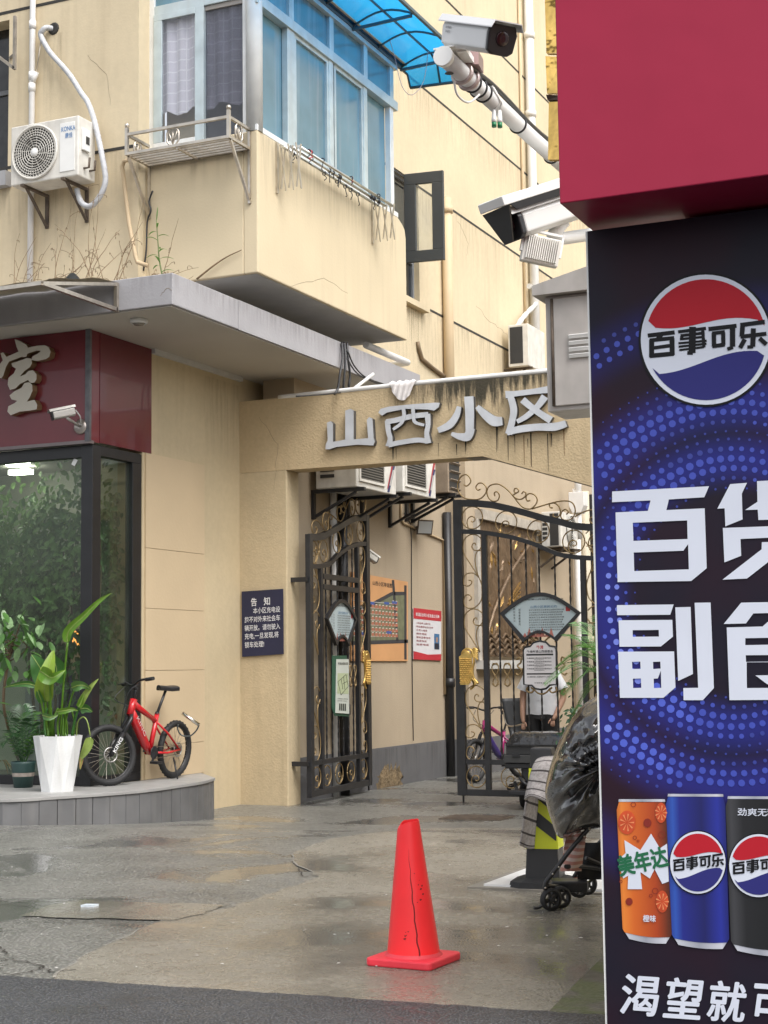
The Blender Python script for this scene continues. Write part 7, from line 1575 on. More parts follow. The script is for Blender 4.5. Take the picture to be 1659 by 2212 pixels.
    for s, a in ((1, -1.0), (-1, 2.14)):
        cr = bb+e2*.07*s; pe = cr+e1*.15*math.cos(a)*.7+e3*.15*math.sin(a)*.7; MB().bar(cr, pe, .02, .012).build('crank', m_plasticbk, t); MB().obox(pe+e2*.05*s, e1*.045, e2*.045, e3*.012).build('pedal', m_plasticbk, t)
    mb = MB(); mb.bar(bb+e2*.055+e3*.06, L(0, r+.04, .05), .006).bar(bb+e2*.055-e3*.06, L(0, r-.04, .05), .006); mb.build('chain', m_rust, t)
    k0 = L(.10, r*.75, -.06 if e2.dot(CAM-A) < 0 else .06); k1 = L(.10, 0, 0)+e2*(.16 if e2.dot(CAM-A) > 0 else -.16)+e1*.06; k1.z = A.z+.008; MB().tube([k0, k1], .009, 8).build('kickstand', m_plasticbk, t)
    return t, L
m_bred = M('bike_red', (.52, .012, .018), .25, var=.05, coat=.5)
ra_ = WZ(374, 1681, zp); fa_ = WZ(240, 1698, zp)
bk, LB = bike('bicycle', 'small red mountain bicycle on the platform against the wall', ra_, fa_, 66*((fa_-CAM).dot(FW))/FPX, m_bred, 0.06, math.radians(-28), 'KING', tall=1.1)
ul = thing('bicycle_lock', LB(-.25, .62, 0), 'chrome U-lock hanging behind the red bicycle saddle', 'lock')
dlk = (ra_-CAM).dot(FW)-.1
MB().tube([WD(394, 1540, dlk), WD(430, 1566, dlk)], .018, 12).build('body', M('chrome', (.75, .72, .66), .15, metal=1, var=.05), ul); MB().tube(smooth([WD(430, 1566, dlk), WD(424, 1578, dlk), WD(410, 1590, dlk), WD(392, 1588, dlk), WD(384, 1575, dlk), WD(385, 1565, dlk)], 5), .008, 8).build('shackle', M('shackle', (.05, .06, .06), .4), ul)
m_bpur = M('bike_magenta', (.32, .02, .13), .3, var=.05, coat=.4); m_bind = M('bike_indigo', (.05, .03, .16), .3, var=.05, coat=.4)
fb2 = WZ(1027, 1690, 0); rb2 = fb2+V((.30, .93, 0))
bike('bicycle', 'magenta and indigo bicycle parked behind the closed gate leaf', rb2, fb2, .28, m_bpur, -.05, math.radians(8), None, 1.05, m_bind)
# ================================================================ black tricycle seat box in front of the closed leaf
ys_ = 15.72
ec = thing('cargo_scooter', WY(1140, 1712, ys_), 'black mobility scooter with a padded storage seat before the closed gate leaf', 'scooter')
def EB(x0, y0, x1, y1, ya, yb, nm, mat, bv=.01):
    a = WY(x0, y1, ya); b = WY(x1, y0, ya); return MB().box((a.x, ya, a.z), (b.x, yb, b.z)).build(nm, mat, ec, bevel=bv)
P = []
sa, sb_ = WY(1093, 1612, ys_-.02), WY(1225, 1583, ys_-.02)
for i in range(13):
    v_ = i/12; row = []
    for j in range(31):
        u = j/30; e_ = min(1, min(u, 1-u)*9)*min(1, min(v_, 1-v_)*5); row.append((sa.x+(sb_.x-sa.x)*u, ys_-.03+.42*v_, sa.z+.02+(sb_.z-sa.z-.02)*(e_**.4)+.012*mnoise.noise(V((u*9, v_*5, 0)))*e_))
    P.append(row)
mb = MB().grid(P); mb.grid([P[0], [(x, y+.004, sa.z) for x, y, z in P[0]]]); mb.build('seat_cushion', M('cling_black', (.02, .02, .021), .14, coat=.6, bump=.01, bs=14), ec, fix=False)
EB(1093, 1612, 1222, 1630, ys_, ys_+.38, 'box_lid', M('dull_black', (.035, .035, .036), .5, var=.15), .006); EB(1088, 1632, 1215, 1648, ys_-.02, ys_+.40, 'storage_box', M('dull_black2', (.05, .05, .05), .55, var=.2), .006); EB(1106, 1628, 1122, 1635, ys_-.035, ys_-.02, 'latch', m_plasticbk, .002)
EB(1090, 1650, 1180, 1660, ys_, ys_+.36, 'chassis', m_plasticbk); 
c = WY(1148, 1668, ys_+.05); MB().tube(arc(c+V((0, .0, 0)), (1, 0, 0), (0, 0, 1), .14, 200, 350, 14), .018, 8).build('fender', m_plasticbk, ec); MB().lathe([(.12, -.04), (.14, -.02), (.14, .1), (.1, .12)], c+V((.02, .05, .0)), (0, 1, 0), 24).build('motor_cover', m_plasticbk, ec)
cw_ = WY(1128, 1690, ys_+.2); MB().torus(V((cw_.x, ys_+.25, .13)), (1, .15, 0), .10, .035, 28, 10).build('wheel', m_rubber, ec); MB().torus(V((cw_.x+.55, ys_+.25, .13)), (1, .15, 0), .10, .035, 28, 10).build('wheel', m_rubber, ec)
EB(1098, 1709, 1160, 1718, ys_-.1, ys_+.15, 'footplate', m_plasticbk); MB().bar(WY(1112, 1690, ys_+.1), WY(1118, 1712, ys_), .03).build('strut', m_plasticbk, ec); MB().bar(WY(1150, 1718, ys_), WY(1150, 1728, ys_), .05).build('foot', m_steel, ec); MB().bar(WY(1150, 1660, ys_+.2), WY(1150, 1712, ys_+.1), .05).build('strut', m_plasticbk, ec)
# ================================================================ office chair
yc_ = 18.3
oc = thing('office_chair', WZ(1110, 1700, 0), 'black office chair with curved back behind the closed gate leaf', 'chair')
P = []
for i in range(15):
    t = i/14; pl_, pr_ = [((1083, 1509), (1142, 1507)), ((1086, 1530), (1143, 1530)), ((1092, 1552), (1145, 1555)), ((1098, 1575), (1150, 1580)), ((1103, 1595), (1152, 1600)), ((1118, 1610), (1160, 1614))][0:6][min(5, int(t*5))], None, 
    k = t*5; a = int(min(4, k)); f = k-a; tab = [((1083, 1509), (1142, 1507)), ((1086, 1530), (1143, 1530)), ((1092, 1552), (1145, 1555)), ((1098, 1575), (1150, 1580)), ((1103, 1595), (1152, 1600)), ((1118, 1612), (1165, 1616))]
    (lx, ly), (rx, ry) = [tuple(tab[a][s][q]*(1-f)+tab[a+1][s][q]*f for q in (0, 1)) for s in (0, 1)]
    dy = -.25*max(0, (t-.6)/.4)**2
    P.append([WY(lx+(rx-lx)*j/8, ly+(ry-ly)*j/8, yc_+dy+.05*math.sin(math.pi*j/8)) for j in range(9)])
o = MB().grid(P).build('back_and_seat', M('chair_black', (.05, .052, .055), .5, var=.1), oc, fix=False); s_ = o.modifiers.new('solid', 'SOLIDIFY'); s_.thickness = .025
MB().tube(smooth([WY(1088, 1535, yc_), WY(1098, 1568, yc_-.02), WY(1140, 1562, yc_-.25), WY(1180, 1556, yc_-.4)], 4), .012, 7).build('armrest', m_steel, oc); MB().tube([WY(1100, 1598, yc_-.05), WY(1120, 1618, yc_-.1), WY(1165, 1618, yc_-.3)], .015, 7).build('frame', m_steel, oc)
bs = WZ(1125, 1698, 0); sc_ = WY(1140, 1616, yc_-.15); MB().tube([V((sc_.x, sc_.y, .1)), V((sc_.x, sc_.y, sc_.z))], .025, 10).build('gas_column', m_plasticbk, oc)
for k in range(5): a = k*1.2566+.3; e_ = V((sc_.x+.28*math.cos(a), sc_.y+.28*math.sin(a), .05)); MB().bar(V((sc_.x, sc_.y, .11)), e_, .035, .025).build('foot_spoke', m_plasticbk, oc); MB().ball(e_-V((0, 0, .02)), .028, 8).build('castor', m_rubber, oc)
# ================================================================ person behind the gate
yp_ = 17.75; pc = WY(1172, 1530, yp_); xh = pc.x; 
pe = thing('person', (xh, yp_, 0), 'person in white t-shirt and black trousers standing behind the closed gate leaf', 'person')
m_skin = M('skin', (.46, .27, .19), .55, var=.05)
def skin(name, joints, edges, mat, parent, sub=2):
    me = bpy.data.meshes.new(name); org = ORG[parent.name]; me.from_pydata([tuple(V(j[:3])-org) for j in joints], edges, []); o = bpy.data.objects.new(name, me); COL.objects.link(o); o.parent = parent; ORG[o.name] = org
    md = o.modifiers.new('skin', 'SKIN'); md.use_smooth_shade = True
    for i, j in enumerate(joints): me.skin_vertices[0].data[i].radius = (j[3], j[4] if len(j) > 4 else j[3])
    me.skin_vertices[0].data[0].use_root = True
    s = o.modifiers.new('sub', 'SUBSURF'); s.levels = sub; s.render_levels = sub; me.materials.append(mat); return o
def J(dx, dy, z, r, r2=None): return (xh+dx, yp_+dy, z, r, r2 or r)
zw = pc.z; sc2 = zw/1.0
J2 = lambda dx, dy, z, r, r2=None: J(dx*sc2, dy*sc2, z*sc2, r*sc2, (r2 or r)*sc2)
body = [J2(0, 0, .98, .13, .10), J2(0, -.01, 1.18, .13, .09), J2(0, 0, 1.38, .15, .09), J2(0, 0, 1.48, .055, .055), J2(0, -.02, 1.58, .075, .085), J2(0, -.02, 1.70, .075, .09),
        J2(-.19, 0, 1.41, .055), J2(-.25, .02, 1.14, .042), J2(-.23, -.06, .90, .032), J2(-.21, -.08, .82, .03, .018),
        J2(.19, 0, 1.41, .055), J2(.26, .03, 1.14, .042), J2(.20, -.10, .93, .032), J2(.17, -.14, .86, .03, .018),
        J2(-.09, 0, .9, .085), J2(-.10, 0, .48, .058), J2(-.10, .02, .08, .038), J2(-.11, -.12, .03, .035, .025), J2(.09, 0, .9, .085), J2(.10, 0, .48, .058), J2(.10, .02, .08, .038), J2(.11, -.12, .03, .035, .025)]
skin('body', body, [(0, 1), (1, 2), (2, 3), (3, 4), (4, 5), (2, 6), (6, 7), (7, 8), (8, 9), (2, 10), (10, 11), (11, 12), (12, 13), (0, 14), (14, 15), (15, 16), (16, 17), (0, 18), (18, 19), (19, 20), (20, 21)], m_skin, pe)
for s, (hx_, hz) in ((-1, (-.21, .82)), (1, (.17, .86))):
    for k in range(4): skin('finger', [J2(hx_+s*.012*(k-1.5)*-1, -.09-(.05 if s > 0 else 0)+.004*k, hz, .010), J2(hx_+s*.013*(k-1.5)*-1, -.10-(.05 if s > 0 else 0), hz-.045, .008), J2(hx_+s*.012*(k-1.5)*-1, -.10-(.04 if s > 0 else 0), hz-.075+.006*abs(k-1.5), .007)], [(0, 1), (1, 2)], m_skin, pe, 1)
    skin('thumb', [J2(hx_-s*.02, -.09-(.05 if s > 0 else 0), hz+.02, .011), J2(hx_-s*.04, -.11-(.05 if s > 0 else 0), hz-.01, .009), J2(hx_-s*.045, -.12-(.05 if s > 0 else 0), hz-.035, .008)], [(0, 1), (1, 2)], m_skin, pe, 1)
def loft(name, rings_, mat, parent, n=24):
    P = [[V((xh+cx_*sc2+rx*sc2*math.cos(2*math.pi*k/n), yp_+cy_*sc2+ry*sc2*math.sin(2*math.pi*k/n), z*sc2+.006*math.sin(k*1.7+z*20))) for k in range(n+1)] for cx_, cy_, z, rx, ry in rings_]; return MB().grid(P).build(name, mat, parent, fix=False)
m_shirt = M('white_shirt', (.72, .74, .78), .85, var=.05, vs=5, bump=.012, bs=9); m_trs = M('black_trousers', (.02, .02, .022), .8, var=.15)
loft('t_shirt', [(0, 0, .93, .205, .135), (0, 0, 1.0, .20, .135), (0, -.01, 1.15, .19, .13), (0, 0, 1.32, .20, .13), (0, 0, 1.42, .185, .11), (0, 0, 1.47, .11, .08), (0, 0, 1.49, .075, .07)], m_shirt, pe)
for s in (-1, 1): 
    P = [[V((xh, yp_, 0))+V(((s*(.13+.10*t+.02*t)), .0+.01*t, 1.42-.20*t))*sc2+V((.075*sc2*math.cos(2*math.pi*k/16)*(1-.1*t), .075*sc2*math.sin(2*math.pi*k/16), .03*s*math.cos(2*math.pi*k/16))) for k in range(17)] for t in (0, .33, .66, 1)]; MB().grid(P).build('sleeve', m_shirt, pe, fix=False)
loft('trousers', [(0, 0, 1.0, .185, .125), (0, 0, .88, .195, .135)], m_trs, pe)
for s in (-1, 1): loft('trouser_leg', [(s*.095, 0, .92, .105, .13), (s*.10, 0, .70, .10, .11), (s*.105, 0, .48, .085, .09), (s*.105, .01, .25, .078, .085), (s*.105, .01, .06, .08, .09)], m_trs, pe, 18); MB().obox(J2(s*.11, -.05, .035, .1)[:3], (.048, 0, 0), (0, .14, 0), (0, 0, .035)).build('shoe', m_rubber, pe, bevel=.02)
MB().ball(V((xh, yp_, 0))+V((0, .01, 1.70))*sc2, .10*sc2, 16, sc=(.9, 1.08, .95)).build('hair', M('black_hair', (.012, .011, .011), .5), pe)
hd_ = V((xh, yp_, 0))
for s in (-1, 1): MB().ball(hd_+V((s*.03, -.095, 1.645))*sc2, .011, 8).build('eye', m_plasticbk, pe); MB().ball(hd_+V((s*.078, -.01, 1.62))*sc2, .022, 8, sc=(.5, .8, 1.3)).build('ear', m_skin, pe)
MB().ball(hd_+V((0, -.105, 1.61))*sc2, .017, 8, sc=(.8, 1.1, 1.3)).build('nose', m_skin, pe); MB().ball(hd_+V((0, -.095, 1.565))*sc2, .016, 8, sc=(1.6, .5, .4)).build('mouth', M('lips', (.35, .13, .12), .5), pe)
# ================================================================ plants
random.seed(31)
m_lf1 = leafify(M('strelitzia_leaf', (.09, .20, .02), .4, var=.3, vs=9, spec=.4, fine=.15), (.22, .36, .02)); m_lf2 = leafify(M('strelitzia_dark', (.04, .13, .025), .4, var=.3, vs=9, spec=.4, fine=.15), (.10, .25, .03)); m_lf3 = M('strelitzia_yellow', (.20, .27, .06), .45, var=.25, vs=8); m_dryleaf = M('dry_leaf', (.33, .21, .08), .8, var=.3, vs=12)
pq0 = WZ(124, 1709, zp); kpl = (pq0-CAM).dot(FW); kk = kpl/FPX
pot = thing('planter', pq0, 'tall white faceted planter on the platform', 'planter')
rT, rB, hP = 52*kk, 36*kk, 119*kk
def ring8(r, z, off, n=8): return [pq0+V((r*math.cos(off+2*math.pi*k/n), r*math.sin(off+2*math.pi*k/n), z)) for k in range(n)]
a8 = ring8(rB, 0, .2); b8 = ring8(rT, hP-.02, .2+math.pi/8); c8 = ring8(rT*1.015, hP, .2+math.pi/8); d8 = ring8(rT*.92, hP, .2+math.pi/8); e8 = ring8(rT*.88, hP-.05, .2+math.pi/8)
mb = MB(); mb.add(a8+b8+c8+d8+e8, [tuple(range(7, -1, -1))]+[(k, (k+1) % 8, 8+k) for k in range(8)]+[((k+1) % 8, 8+(k+1) % 8, 8+k) for k in range(8)]+[(8+k, 8+(k+1) % 8, 16+(k+1) % 8, 16+k) for k in range(8)]+[(16+k, 16+(k+1) % 8, 24+(k+1) % 8, 24+k) for k in range(8)]+[(24+k, 24+(k+1) % 8, 32+(k+1) % 8, 32+k) for k in range(8)])
mb.build('pot', M('planter_white', (.74, .75, .75), .4, var=.05, vs=5, streak=.45, streak_col=(.42, .39, .34), fine=.03), pot)
MB().prism(ring8(rT*.88, hP-.045, .2+math.pi/8), (0, 0, -.02)).build('soil', M('soil', (.04, .03, .02), .95), pot)
st_ = thing('strelitzia', pq0+V((0, 0, hP-.05)), 'green bird of paradise plant with broad leaves in the white planter', 'plant')
def PD(x, y, d=0): return WD(x, y, kpl+d)
def blade(pts, w_, mat, parent, fold=.35, tw=0., nm='leaf', n=4, nib=.5):
    M_ = smooth([PD(*p) for p in pts], n); N = len(M_); A = []; B = []; A2 = []; B2 = []
    for i in range(N):
        t = i/(N-1); tg = (M_[min(N-1, i+1)]-M_[max(0, i-1)]).normalized(); s = tg.cross(FW).normalized(); ww = w_*kk*(math.sin(math.pi*(t**nib))**.75 if 0 < t < 1 else .02)/2
        a = tw*t; s2 = s*math.cos(a)+FW*math.sin(a); up_ = tg.cross(s2)
        A.append(M_[i]+s2*ww-FW*ww*fold); B.append(M_[i]-s2*ww-FW*ww*fold); A2.append(M_[i]+s2*ww*.5-FW*ww*fold*.35); B2.append(M_[i]-s2*ww*.5-FW*ww*fold*.35)
    o = MB().grid([A, A2, M_, B2, B]).build(nm, mat, parent, fix=False)
    MB().tube(M_, [.006*(1-.7*i/N) for i in range(N)], 5).build('midrib', m_lf3, o); return o
def stalk(pts, r=.010, parent=None, mat=None): MB().tube(smooth([PD(*p) for p in pts], 4), r, 7).build('stalk', mat or m_lf1, parent or st_)
stalk([(131, 1592, 0), (133, 1540, 0), (138, 1470, -.02), (146, 1388, -.03)], .010); blade([(146, 1388, -.03), (145, 1372, -.03), (155, 1355, -.03), (180, 1332, -.02), (215, 1298, 0), (241, 1281, .02)], 20, m_lf1, st_, .5, nib=.55)
stalk([(101, 1592, 0), (99, 1545, 0), (98, 1515, 0)], .014); blade([(98, 1517, 0), (96, 1490, -.05), (102, 1455, -.05), (110, 1425, 0), (116, 1404, .05)], 42, M('strelitzia_lime', (.18, .28, .02), .35, var=.2, vs=7), st_, .25, .3)
stalk([(108, 1592, 0), (106, 1530, 0.05), (104, 1475, .06)], .009); blade([(104, 1475, .08), (92, 1452, .10), (80, 1432, .10), (68, 1414, .12)], 50, m_lf2, st_, .2, -.3); blade([(112, 1470, .1), (122, 1450, .12), (118, 1430, .14), (112, 1415, .15)], 50, m_lf2, st_, .2, .3)
stalk([(114, 1592, 0), (110, 1530, -.05), (108, 1475, -.08)], .008); blade([(86, 1449, -.06), (100, 1458, -.12), (110, 1464, -.12), (122, 1460, -.12), (141, 1447, -.06)], 34, m_lf1, st_, .6)
stalk([(103, 1592, 0), (92, 1530, -.02), (85, 1495, -.04), (78, 1482, -.05)], .009); blade([(78, 1482, -.05), (60, 1477, -.06), (35, 1479, -.05), (8, 1485, -.02)], 14, m_lf2, st_, .5); blade([(92, 1520, -.02), (84, 1500, -.05), (80, 1485, -.05)], 14, m_lf2, st_, .5)
stalk([(139, 1592, 0), (143, 1555, 0), (152, 1515, 0), (161, 1489, -.02)], .009); blade([(155, 1486, -.03), (168, 1481, -.06), (182, 1481, -.05), (198, 1490, 0)], 22, m_leaf, st_, .4)
stalk([(155, 1592, 0), (163, 1550, 0), (172, 1525, 0)], .013, mat=m_lf2); blade([(170, 1530, 0), (182, 1505, 0), (198, 1482, 0), (213, 1466, .02)], 15, m_lf3, st_, .8); blade([(170, 1528, -.03), (176, 1515, -.03), (182, 1498, -.03)], 13, m_lf1, st_, .8)
stalk([(165, 1592, 0), (168, 1560, -.05), (180, 1549, -.1), (189, 1560, -.14), (195, 1590, -.15)], .006, mat=m_lf3); blade([(196, 1592, -.15), (190, 1612, -.16), (180, 1630, -.16), (171, 1644, -.14)], 20, m_lf3, st_, .7); blade([(178, 1636, -.15), (175, 1650, -.15), (173, 1663, -.15)], 8, m_dryleaf, st_, .5)
stalk([(146, 1592, 0), (144, 1560, 0), (138, 1538, 0)], .007); blade([(122, 1538, -.05), (140, 1535, -.08), (158, 1532, -.06), (168, 1536, -.04)], 13, m_lf1, st_, .5); blade([(172, 1532, .05), (186, 1530, .06), (200, 1538, .06)], 22, m_lf2, st_, .3)
blade([(92, 1545, -.1), (104, 1549, -.15), (114, 1549, -.14), (126, 1544, -.1)], 15, m_leaf, st_, .4)
for x in (99, 104, 112, 118, 126, 136, 142, 158): stalk([(x, 1593, random.uniform(-.06, .06)), (x+random.uniform(-4, 4), 1560, random.uniform(-.06, .06)), (x+random.uniform(-8, 8), 1530, random.uniform(-.06, .06))], .010, mat=m_lf2 if x % 2 else m_lf1)
# small green pot with an areca palm
pg0 = WZ(33, 1703, zp)+V((0, .12, 0)); kg = (pg0-CAM).dot(FW); kk2 = kg/FPX
gp_ = thing('flower_pot', pg0, 'dark green plastic flower pot with a pale band beside the white planter', 'pot')
MB().lathe([(20*kk2, 0), (25*kk2, 40*kk2), (26*kk2, 50*kk2), (27*kk2, 56*kk2), (24*kk2, 56*kk2), (22*kk2, 50*kk2)], pg0, n=18).build('pot', M('green_pot', (.025, .06, .055), .45, var=.1), gp_); MB().lathe([(23.2*kk2, 24*kk2), (24.2*kk2, 34*kk2)], pg0, n=18, cap=False).build('band', M('pot_band', (.34, .29, .25), .6, var=.2, vs=20), gp_)
def frond(root, tip, sag, n, ll, mat, parent, w_=.010, nm='frond', vee=.5):
    root = V(root); tip = V(tip); mid = mix(root, tip, .55)+V((0, 0, sag)); S_ = smooth([root, mid, tip], n//2); N = len(S_)
    mb = MB(); mb.tube(S_, [.006*(1-.8*i/N) for i in range(N)], 5, cap=False)
    for i in range(2, N):
        t = i/(N-1); tg = (S_[i]-S_[i-1]).normalized(); s = tg.cross(V((0, 0, 1))).normalized(); u = s.cross(tg)
        for sg2 in (-1, 1):
            L_ = ll*(math.sin(math.pi*min(1, .12+t*.88))**.6)*random.uniform(.85, 1.1); d = (s*sg2*1.0+tg*.75+u*vee*.5).normalized(); p = S_[i]; e_ = p+d*L_+V((0, 0, -.25*L_)); m2 = p+d*L_*.5; wv = tg*w_
            mb.add([p, m2+wv*.6, e_, m2-wv*.6], [(0, 1, 2, 3)])
    return mb.build(nm, mat, parent, fix=False)
pp = thing('potted_palm', pg0+V((0, 0, .2)), 'small potted palm with feathery fronds at the left of the platform', 'palm')
for k in range(11):
    a = k*2.4; e_ = pg0+V((.26*math.cos(a)*random.uniform(.6, 1.1), .20*math.sin(a), random.uniform(.38, .78))); frond(pg0+V((.02*math.cos(a), .02*math.sin(a), 54*kk2)), e_, .10, 18, .17, m_leafd if k % 3 else m_leaf, pp, .016)
pd_ = thing('dried_plant', WZ(0, 1700, zp), 'withered brown leaves at the left edge of the platform', 'plant')
for k in range(9): strap(WZ(4, 1690, zp)+V((0, 0, .22)), (math.cos(k*.7), -.4+.3*math.sin(k*2), .1), .22, .02, m_dryleaf if k % 3 else m_leafd, pd_, 1.6)
# broad leaved plant hanging in from the left
def leafset(n, cen, rad, size, mat, parent, nm, asp=.62, hang=.5, ymin=None, xmax=None):
    mb = MB()
    for i in range(n):
        c = V([cen[q]+random.gauss(0, 1)*rad[q] for q in range(3)])
        if ymin is not None: c.y = max(c.y, ymin+random.uniform(0, .1))
        if xmax is not None: c.x = min(c.x, xmax-random.uniform(0, .1))
        d = V((random.uniform(-1, 1), random.uniform(-1, .5), random.uniform(-1, .4)-hang)).normalized(); s = d.cross(V((random.uniform(-.3, .3), -1, random.uniform(-.2, .8)))).normalized(); nn2 = s.cross(d); L_ = size*random.uniform(.7, 1.25); w_ = L_*asp/2
        p = [c, c+d*L_*.3+s*w_*.85+nn2*w_*.3, c+d*L_*.62+s*w_*.8+nn2*w_*.25, c+d*L_, c+d*L_*.62-s*w_*.8+nn2*w_*.25, c+d*L_*.3-s*w_*.85+nn2*w_*.3, c+d*L_*.35, c+d*L_*.65]
        mb.add(p, [(0, 1, 6), (1, 2, 7, 6), (2, 3, 7), (0, 6, 5), (6, 7, 4, 5), (7, 3, 4)])
    o = mb.build(nm, mat, parent, fix=False); return o
bp_ = thing('leafy_plant', WZ(20, 1690, zp)+V((0, .3, 0)), 'leafy plant with glossy pale-veined leaves leaning in from the left', 'plant')
lc_ = WD(30, 1390, kg-.15)
for k in range(85):
    c = WD(random.gauss(26, 38), random.gauss(1378, 42), kg-.2+random.uniform(-.2, .2)); d = V((random.uniform(-.8, 1), random.uniform(-.8, .2), random.uniform(-1.1, .1))).normalized(); strap(c, d, random.uniform(.11, .17), random.uniform(.05, .075), m_leaf if k % 3 else M('pale_leaf', (.16, .26, .12), .4, var=.3, vs=25), bp_, .6, n=5)
MB().tube(smooth([WZ(14, 1690, zp)+V((0, .3, 0)), WD(10, 1540, kg), WD(16, 1440, kg), WD(30, 1380, kg-.1)], 5), .014, 7).build('trunk', m_stem, bp_)
for k in range(7): MB().tube(smooth([WD(18, 1430, kg), WD(20+random.uniform(-20, 40), 1395, kg-.1), WD(random.gauss(28, 40), random.gauss(1385, 25), kg-.2)], 4), .006, 5).build('branch', m_stem, bp_)
# fig tree inside the shop window
ft_ = thing('indoor_fig_tree', (-10.2, 13.6, zp), 'bushy fig tree with dense dark leaves inside the shop window', 'tree')
m_fig = leafify(M('fig_leaf', (.075, .15, .05), .4, var=.45, vs=11, spec=.5), (.12, .25, .05)); m_fig2 = leafify(M('fig_leaf_pale', (.14, .23, .08), .45, var=.4, vs=9), (.2, .34, .08))
def at(x, y, Y): return WY(x, y, Y)
for (x, y, Y, sx, sz, n, mm_) in ((70, 1250, 13.35, .30, .32, 480, m_fig), (120, 1180, 13.5, .25, .28, 420, m_fig), (30, 1260, 13.3, .25, .25, 260, m_fig2), (110, 1330, 13.3, .22, .28, 300, m_fig), (60, 1130, 13.7, .35, .22, 320, m_fig2), (150, 1420, 13.25, .14, .3, 200, m_fig), (140, 1100, 13.6, .28, .22, 260, m_fig2), (20, 1180, 13.6, .3, .25, 220, m_fig2), (25, 1290, 12.98, .22, .16, 240, m_fig2), (85, 1300, 13.0, .22, .20, 240, m_fig2), (140, 1230, 13.0, .15, .25, 160, m_fig2)):
    c = at(x, y, Y); leafset(n, c, (sx, .22, sz), .095, mm_, ft_, 'crown_clump', .6, .5, YS+.24, XW-.25)
tb_ = at(95, 1520, 13.5); tb_.z = zp
for k in range(5): e_ = at(60+25*k, 1190+20*(k % 3), 13.5); MB().tube(smooth([tb_+V((.02*k, 0, 0)), mix(tb_, e_, .5)+V((.05*(k-2), .03, 0)), e_], 5), .016, 7).build('trunk' if k == 0 else 'branch', m_stem, ft_)
iv = thing('indoor_creeper', at(250, 1560, 13.25), 'dark creeper trailing behind the narrow side pane of the shop', 'plant')
for (x, y, n, sz) in ((232, 1120, 150, .22), (228, 1190, 170, .22), (240, 1270, 150, .22), (225, 1360, 60, .16), (222, 1450, 40, .12), (220, 1520, 30, .10)): c = WX(x+12, y, XW-.32); leafset(n, c, (.07, .12, sz), .09, m_fig, iv, 'leaf_cluster', .6, .5, YS+.24, XW-.2)
MB().tube(smooth([V((XW-.3, 13.1, zp)), V((XW-.32, 13.05, 1.4)), V((XW-.28, 13.15, 2.4)), V((XW-.3, 13.1, 3.2))], 5), .008, 6).build('vine', m_stem, iv)
cl = thing('purple_cloth', at(120, 1470, 14.2), 'purple cloth hanging on a rail inside the shop', 'cloth'); P = [[at(112+40*j/8+6*i*math.sin(j), 1440+ i*17, 14.3+.04*math.sin(j*1.3)) for j in range(9)] for i in range(8)]
MB().grid(P).build('cloth', M('purple_cloth', (.10, .07, .22), .9, var=.2), cl, fix=False)
wl_ = thing('orange_lamp', at(163, 1380, 14.2), 'small lit orange lamp inside the shop behind the planter', 'lamp'); MB().lathe([(.09, 0), (.10, .08), (.07, .16)], at(163, 1395, 14.2), n=16).build('shade', M('orange_shade', (.7, .25, .06), .5, var=0, emit=((1, .35, .08), 1.6)), wl_)
cu = thing('net_curtain', at(95, 1600, 14.0), 'pale net curtain inside the shop behind the planter', 'curtain'); P = [[at(55+75*j/24, 1455, 14.0)+V((0, .03*math.sin(j*1.5), -(at(55, 1455, 14).z-zp-.03)*i/4)) for j in range(25)] for i in range(5)]
MB().grid(P).build('curtain', M('net', (.40, .40, .43), .9, var=.1), cu, fix=False)
# palm by the edge of the drinks sign
rt = V((-2.75, 10.6, gz(10.6))); kt = 11.4
pk = WD(1345, 1490, 12.2); pa = thing('palm_plant', V((pk.x, pk.y, gz(pk.y))), 'green palm with long feathery fronds showing beside the drinks sign', 'palm')
for k, (x, y, dd) in enumerate([(1178, 1478, -.1), (1205, 1440, .1), (1225, 1372, .3), (1248, 1345, .5), (1215, 1500, -.2), (1238, 1545, 0), (1400, 1380, 0), (1440, 1450, .2), (1300, 1330, .5), (1235, 1420, .4), (1260, 1395, -.3)]):
    e_ = WD(x, y, 12.2+dd); frond(pk+V((.01*k, 0, 0)), e_, .16 if y > 1400 else .08, 44, .22, m_leaf if k % 3 else M('palm_pale', (.10, .20, .07), .4, var=.3, vs=9), pa, .009)
MB().tube([V((pk.x, pk.y, gz(pk.y))), pk], [.06, .05], 12).build('trunk', m_stem, pa)
bs_ = thing('low_bush', WD(1255, 1590, 13), 'dark leafy bush between the person and the black sheet', 'bush'); leafset(200, WD(1252, 1575, 13), (.07, .12, .11), .06, m_leafd, bs_, 'foliage', .4, .1)
MB().tube([G(1250, 1800), WD(1252, 1575, 13)], .02, 7).build('stem', m_stem, bs_)
# litter and small marks on the ground
random.seed(8)
lt_ = thing('flat_packet', G(194, 1954), 'small white and blue packet lying on the wet concrete', 'litter'); a = G(180, 1956, .008); b = G(208, 1956, .008); MB().obox(mix(a, b, .5), (b-a)/2, V((0, .025, 0)), V((0, 0, .006))).build('packet', M('packet', (.6, .66, .72), .4, var=.2, vs=40), lt_)
mb = MB()
for k in range(70):
    x, y = random.uniform(0, 1300), random.uniform(1790, 2100); p = G(x, y, .005); s = random.uniform(.002, .008); a = random.uniform(0, 3)
    mb.add([p+V((s*math.cos(a+q*1.571)*(1.6 if q % 2 else .8), s*math.sin(a+q*1.571)*(1.6 if q % 2 else .8), .002*(q == 0))) for q in range(4)], [(0, 1, 2, 3)])
o = mb.build('paper_scraps', M('scrap', (.6, .58, .55), .8, var=.2), None, fix=False); o['kind'] = 'stuff'; o['label'] = 'tiny pale scraps and petals scattered over the wet concrete'; o['category'] = 'litter'
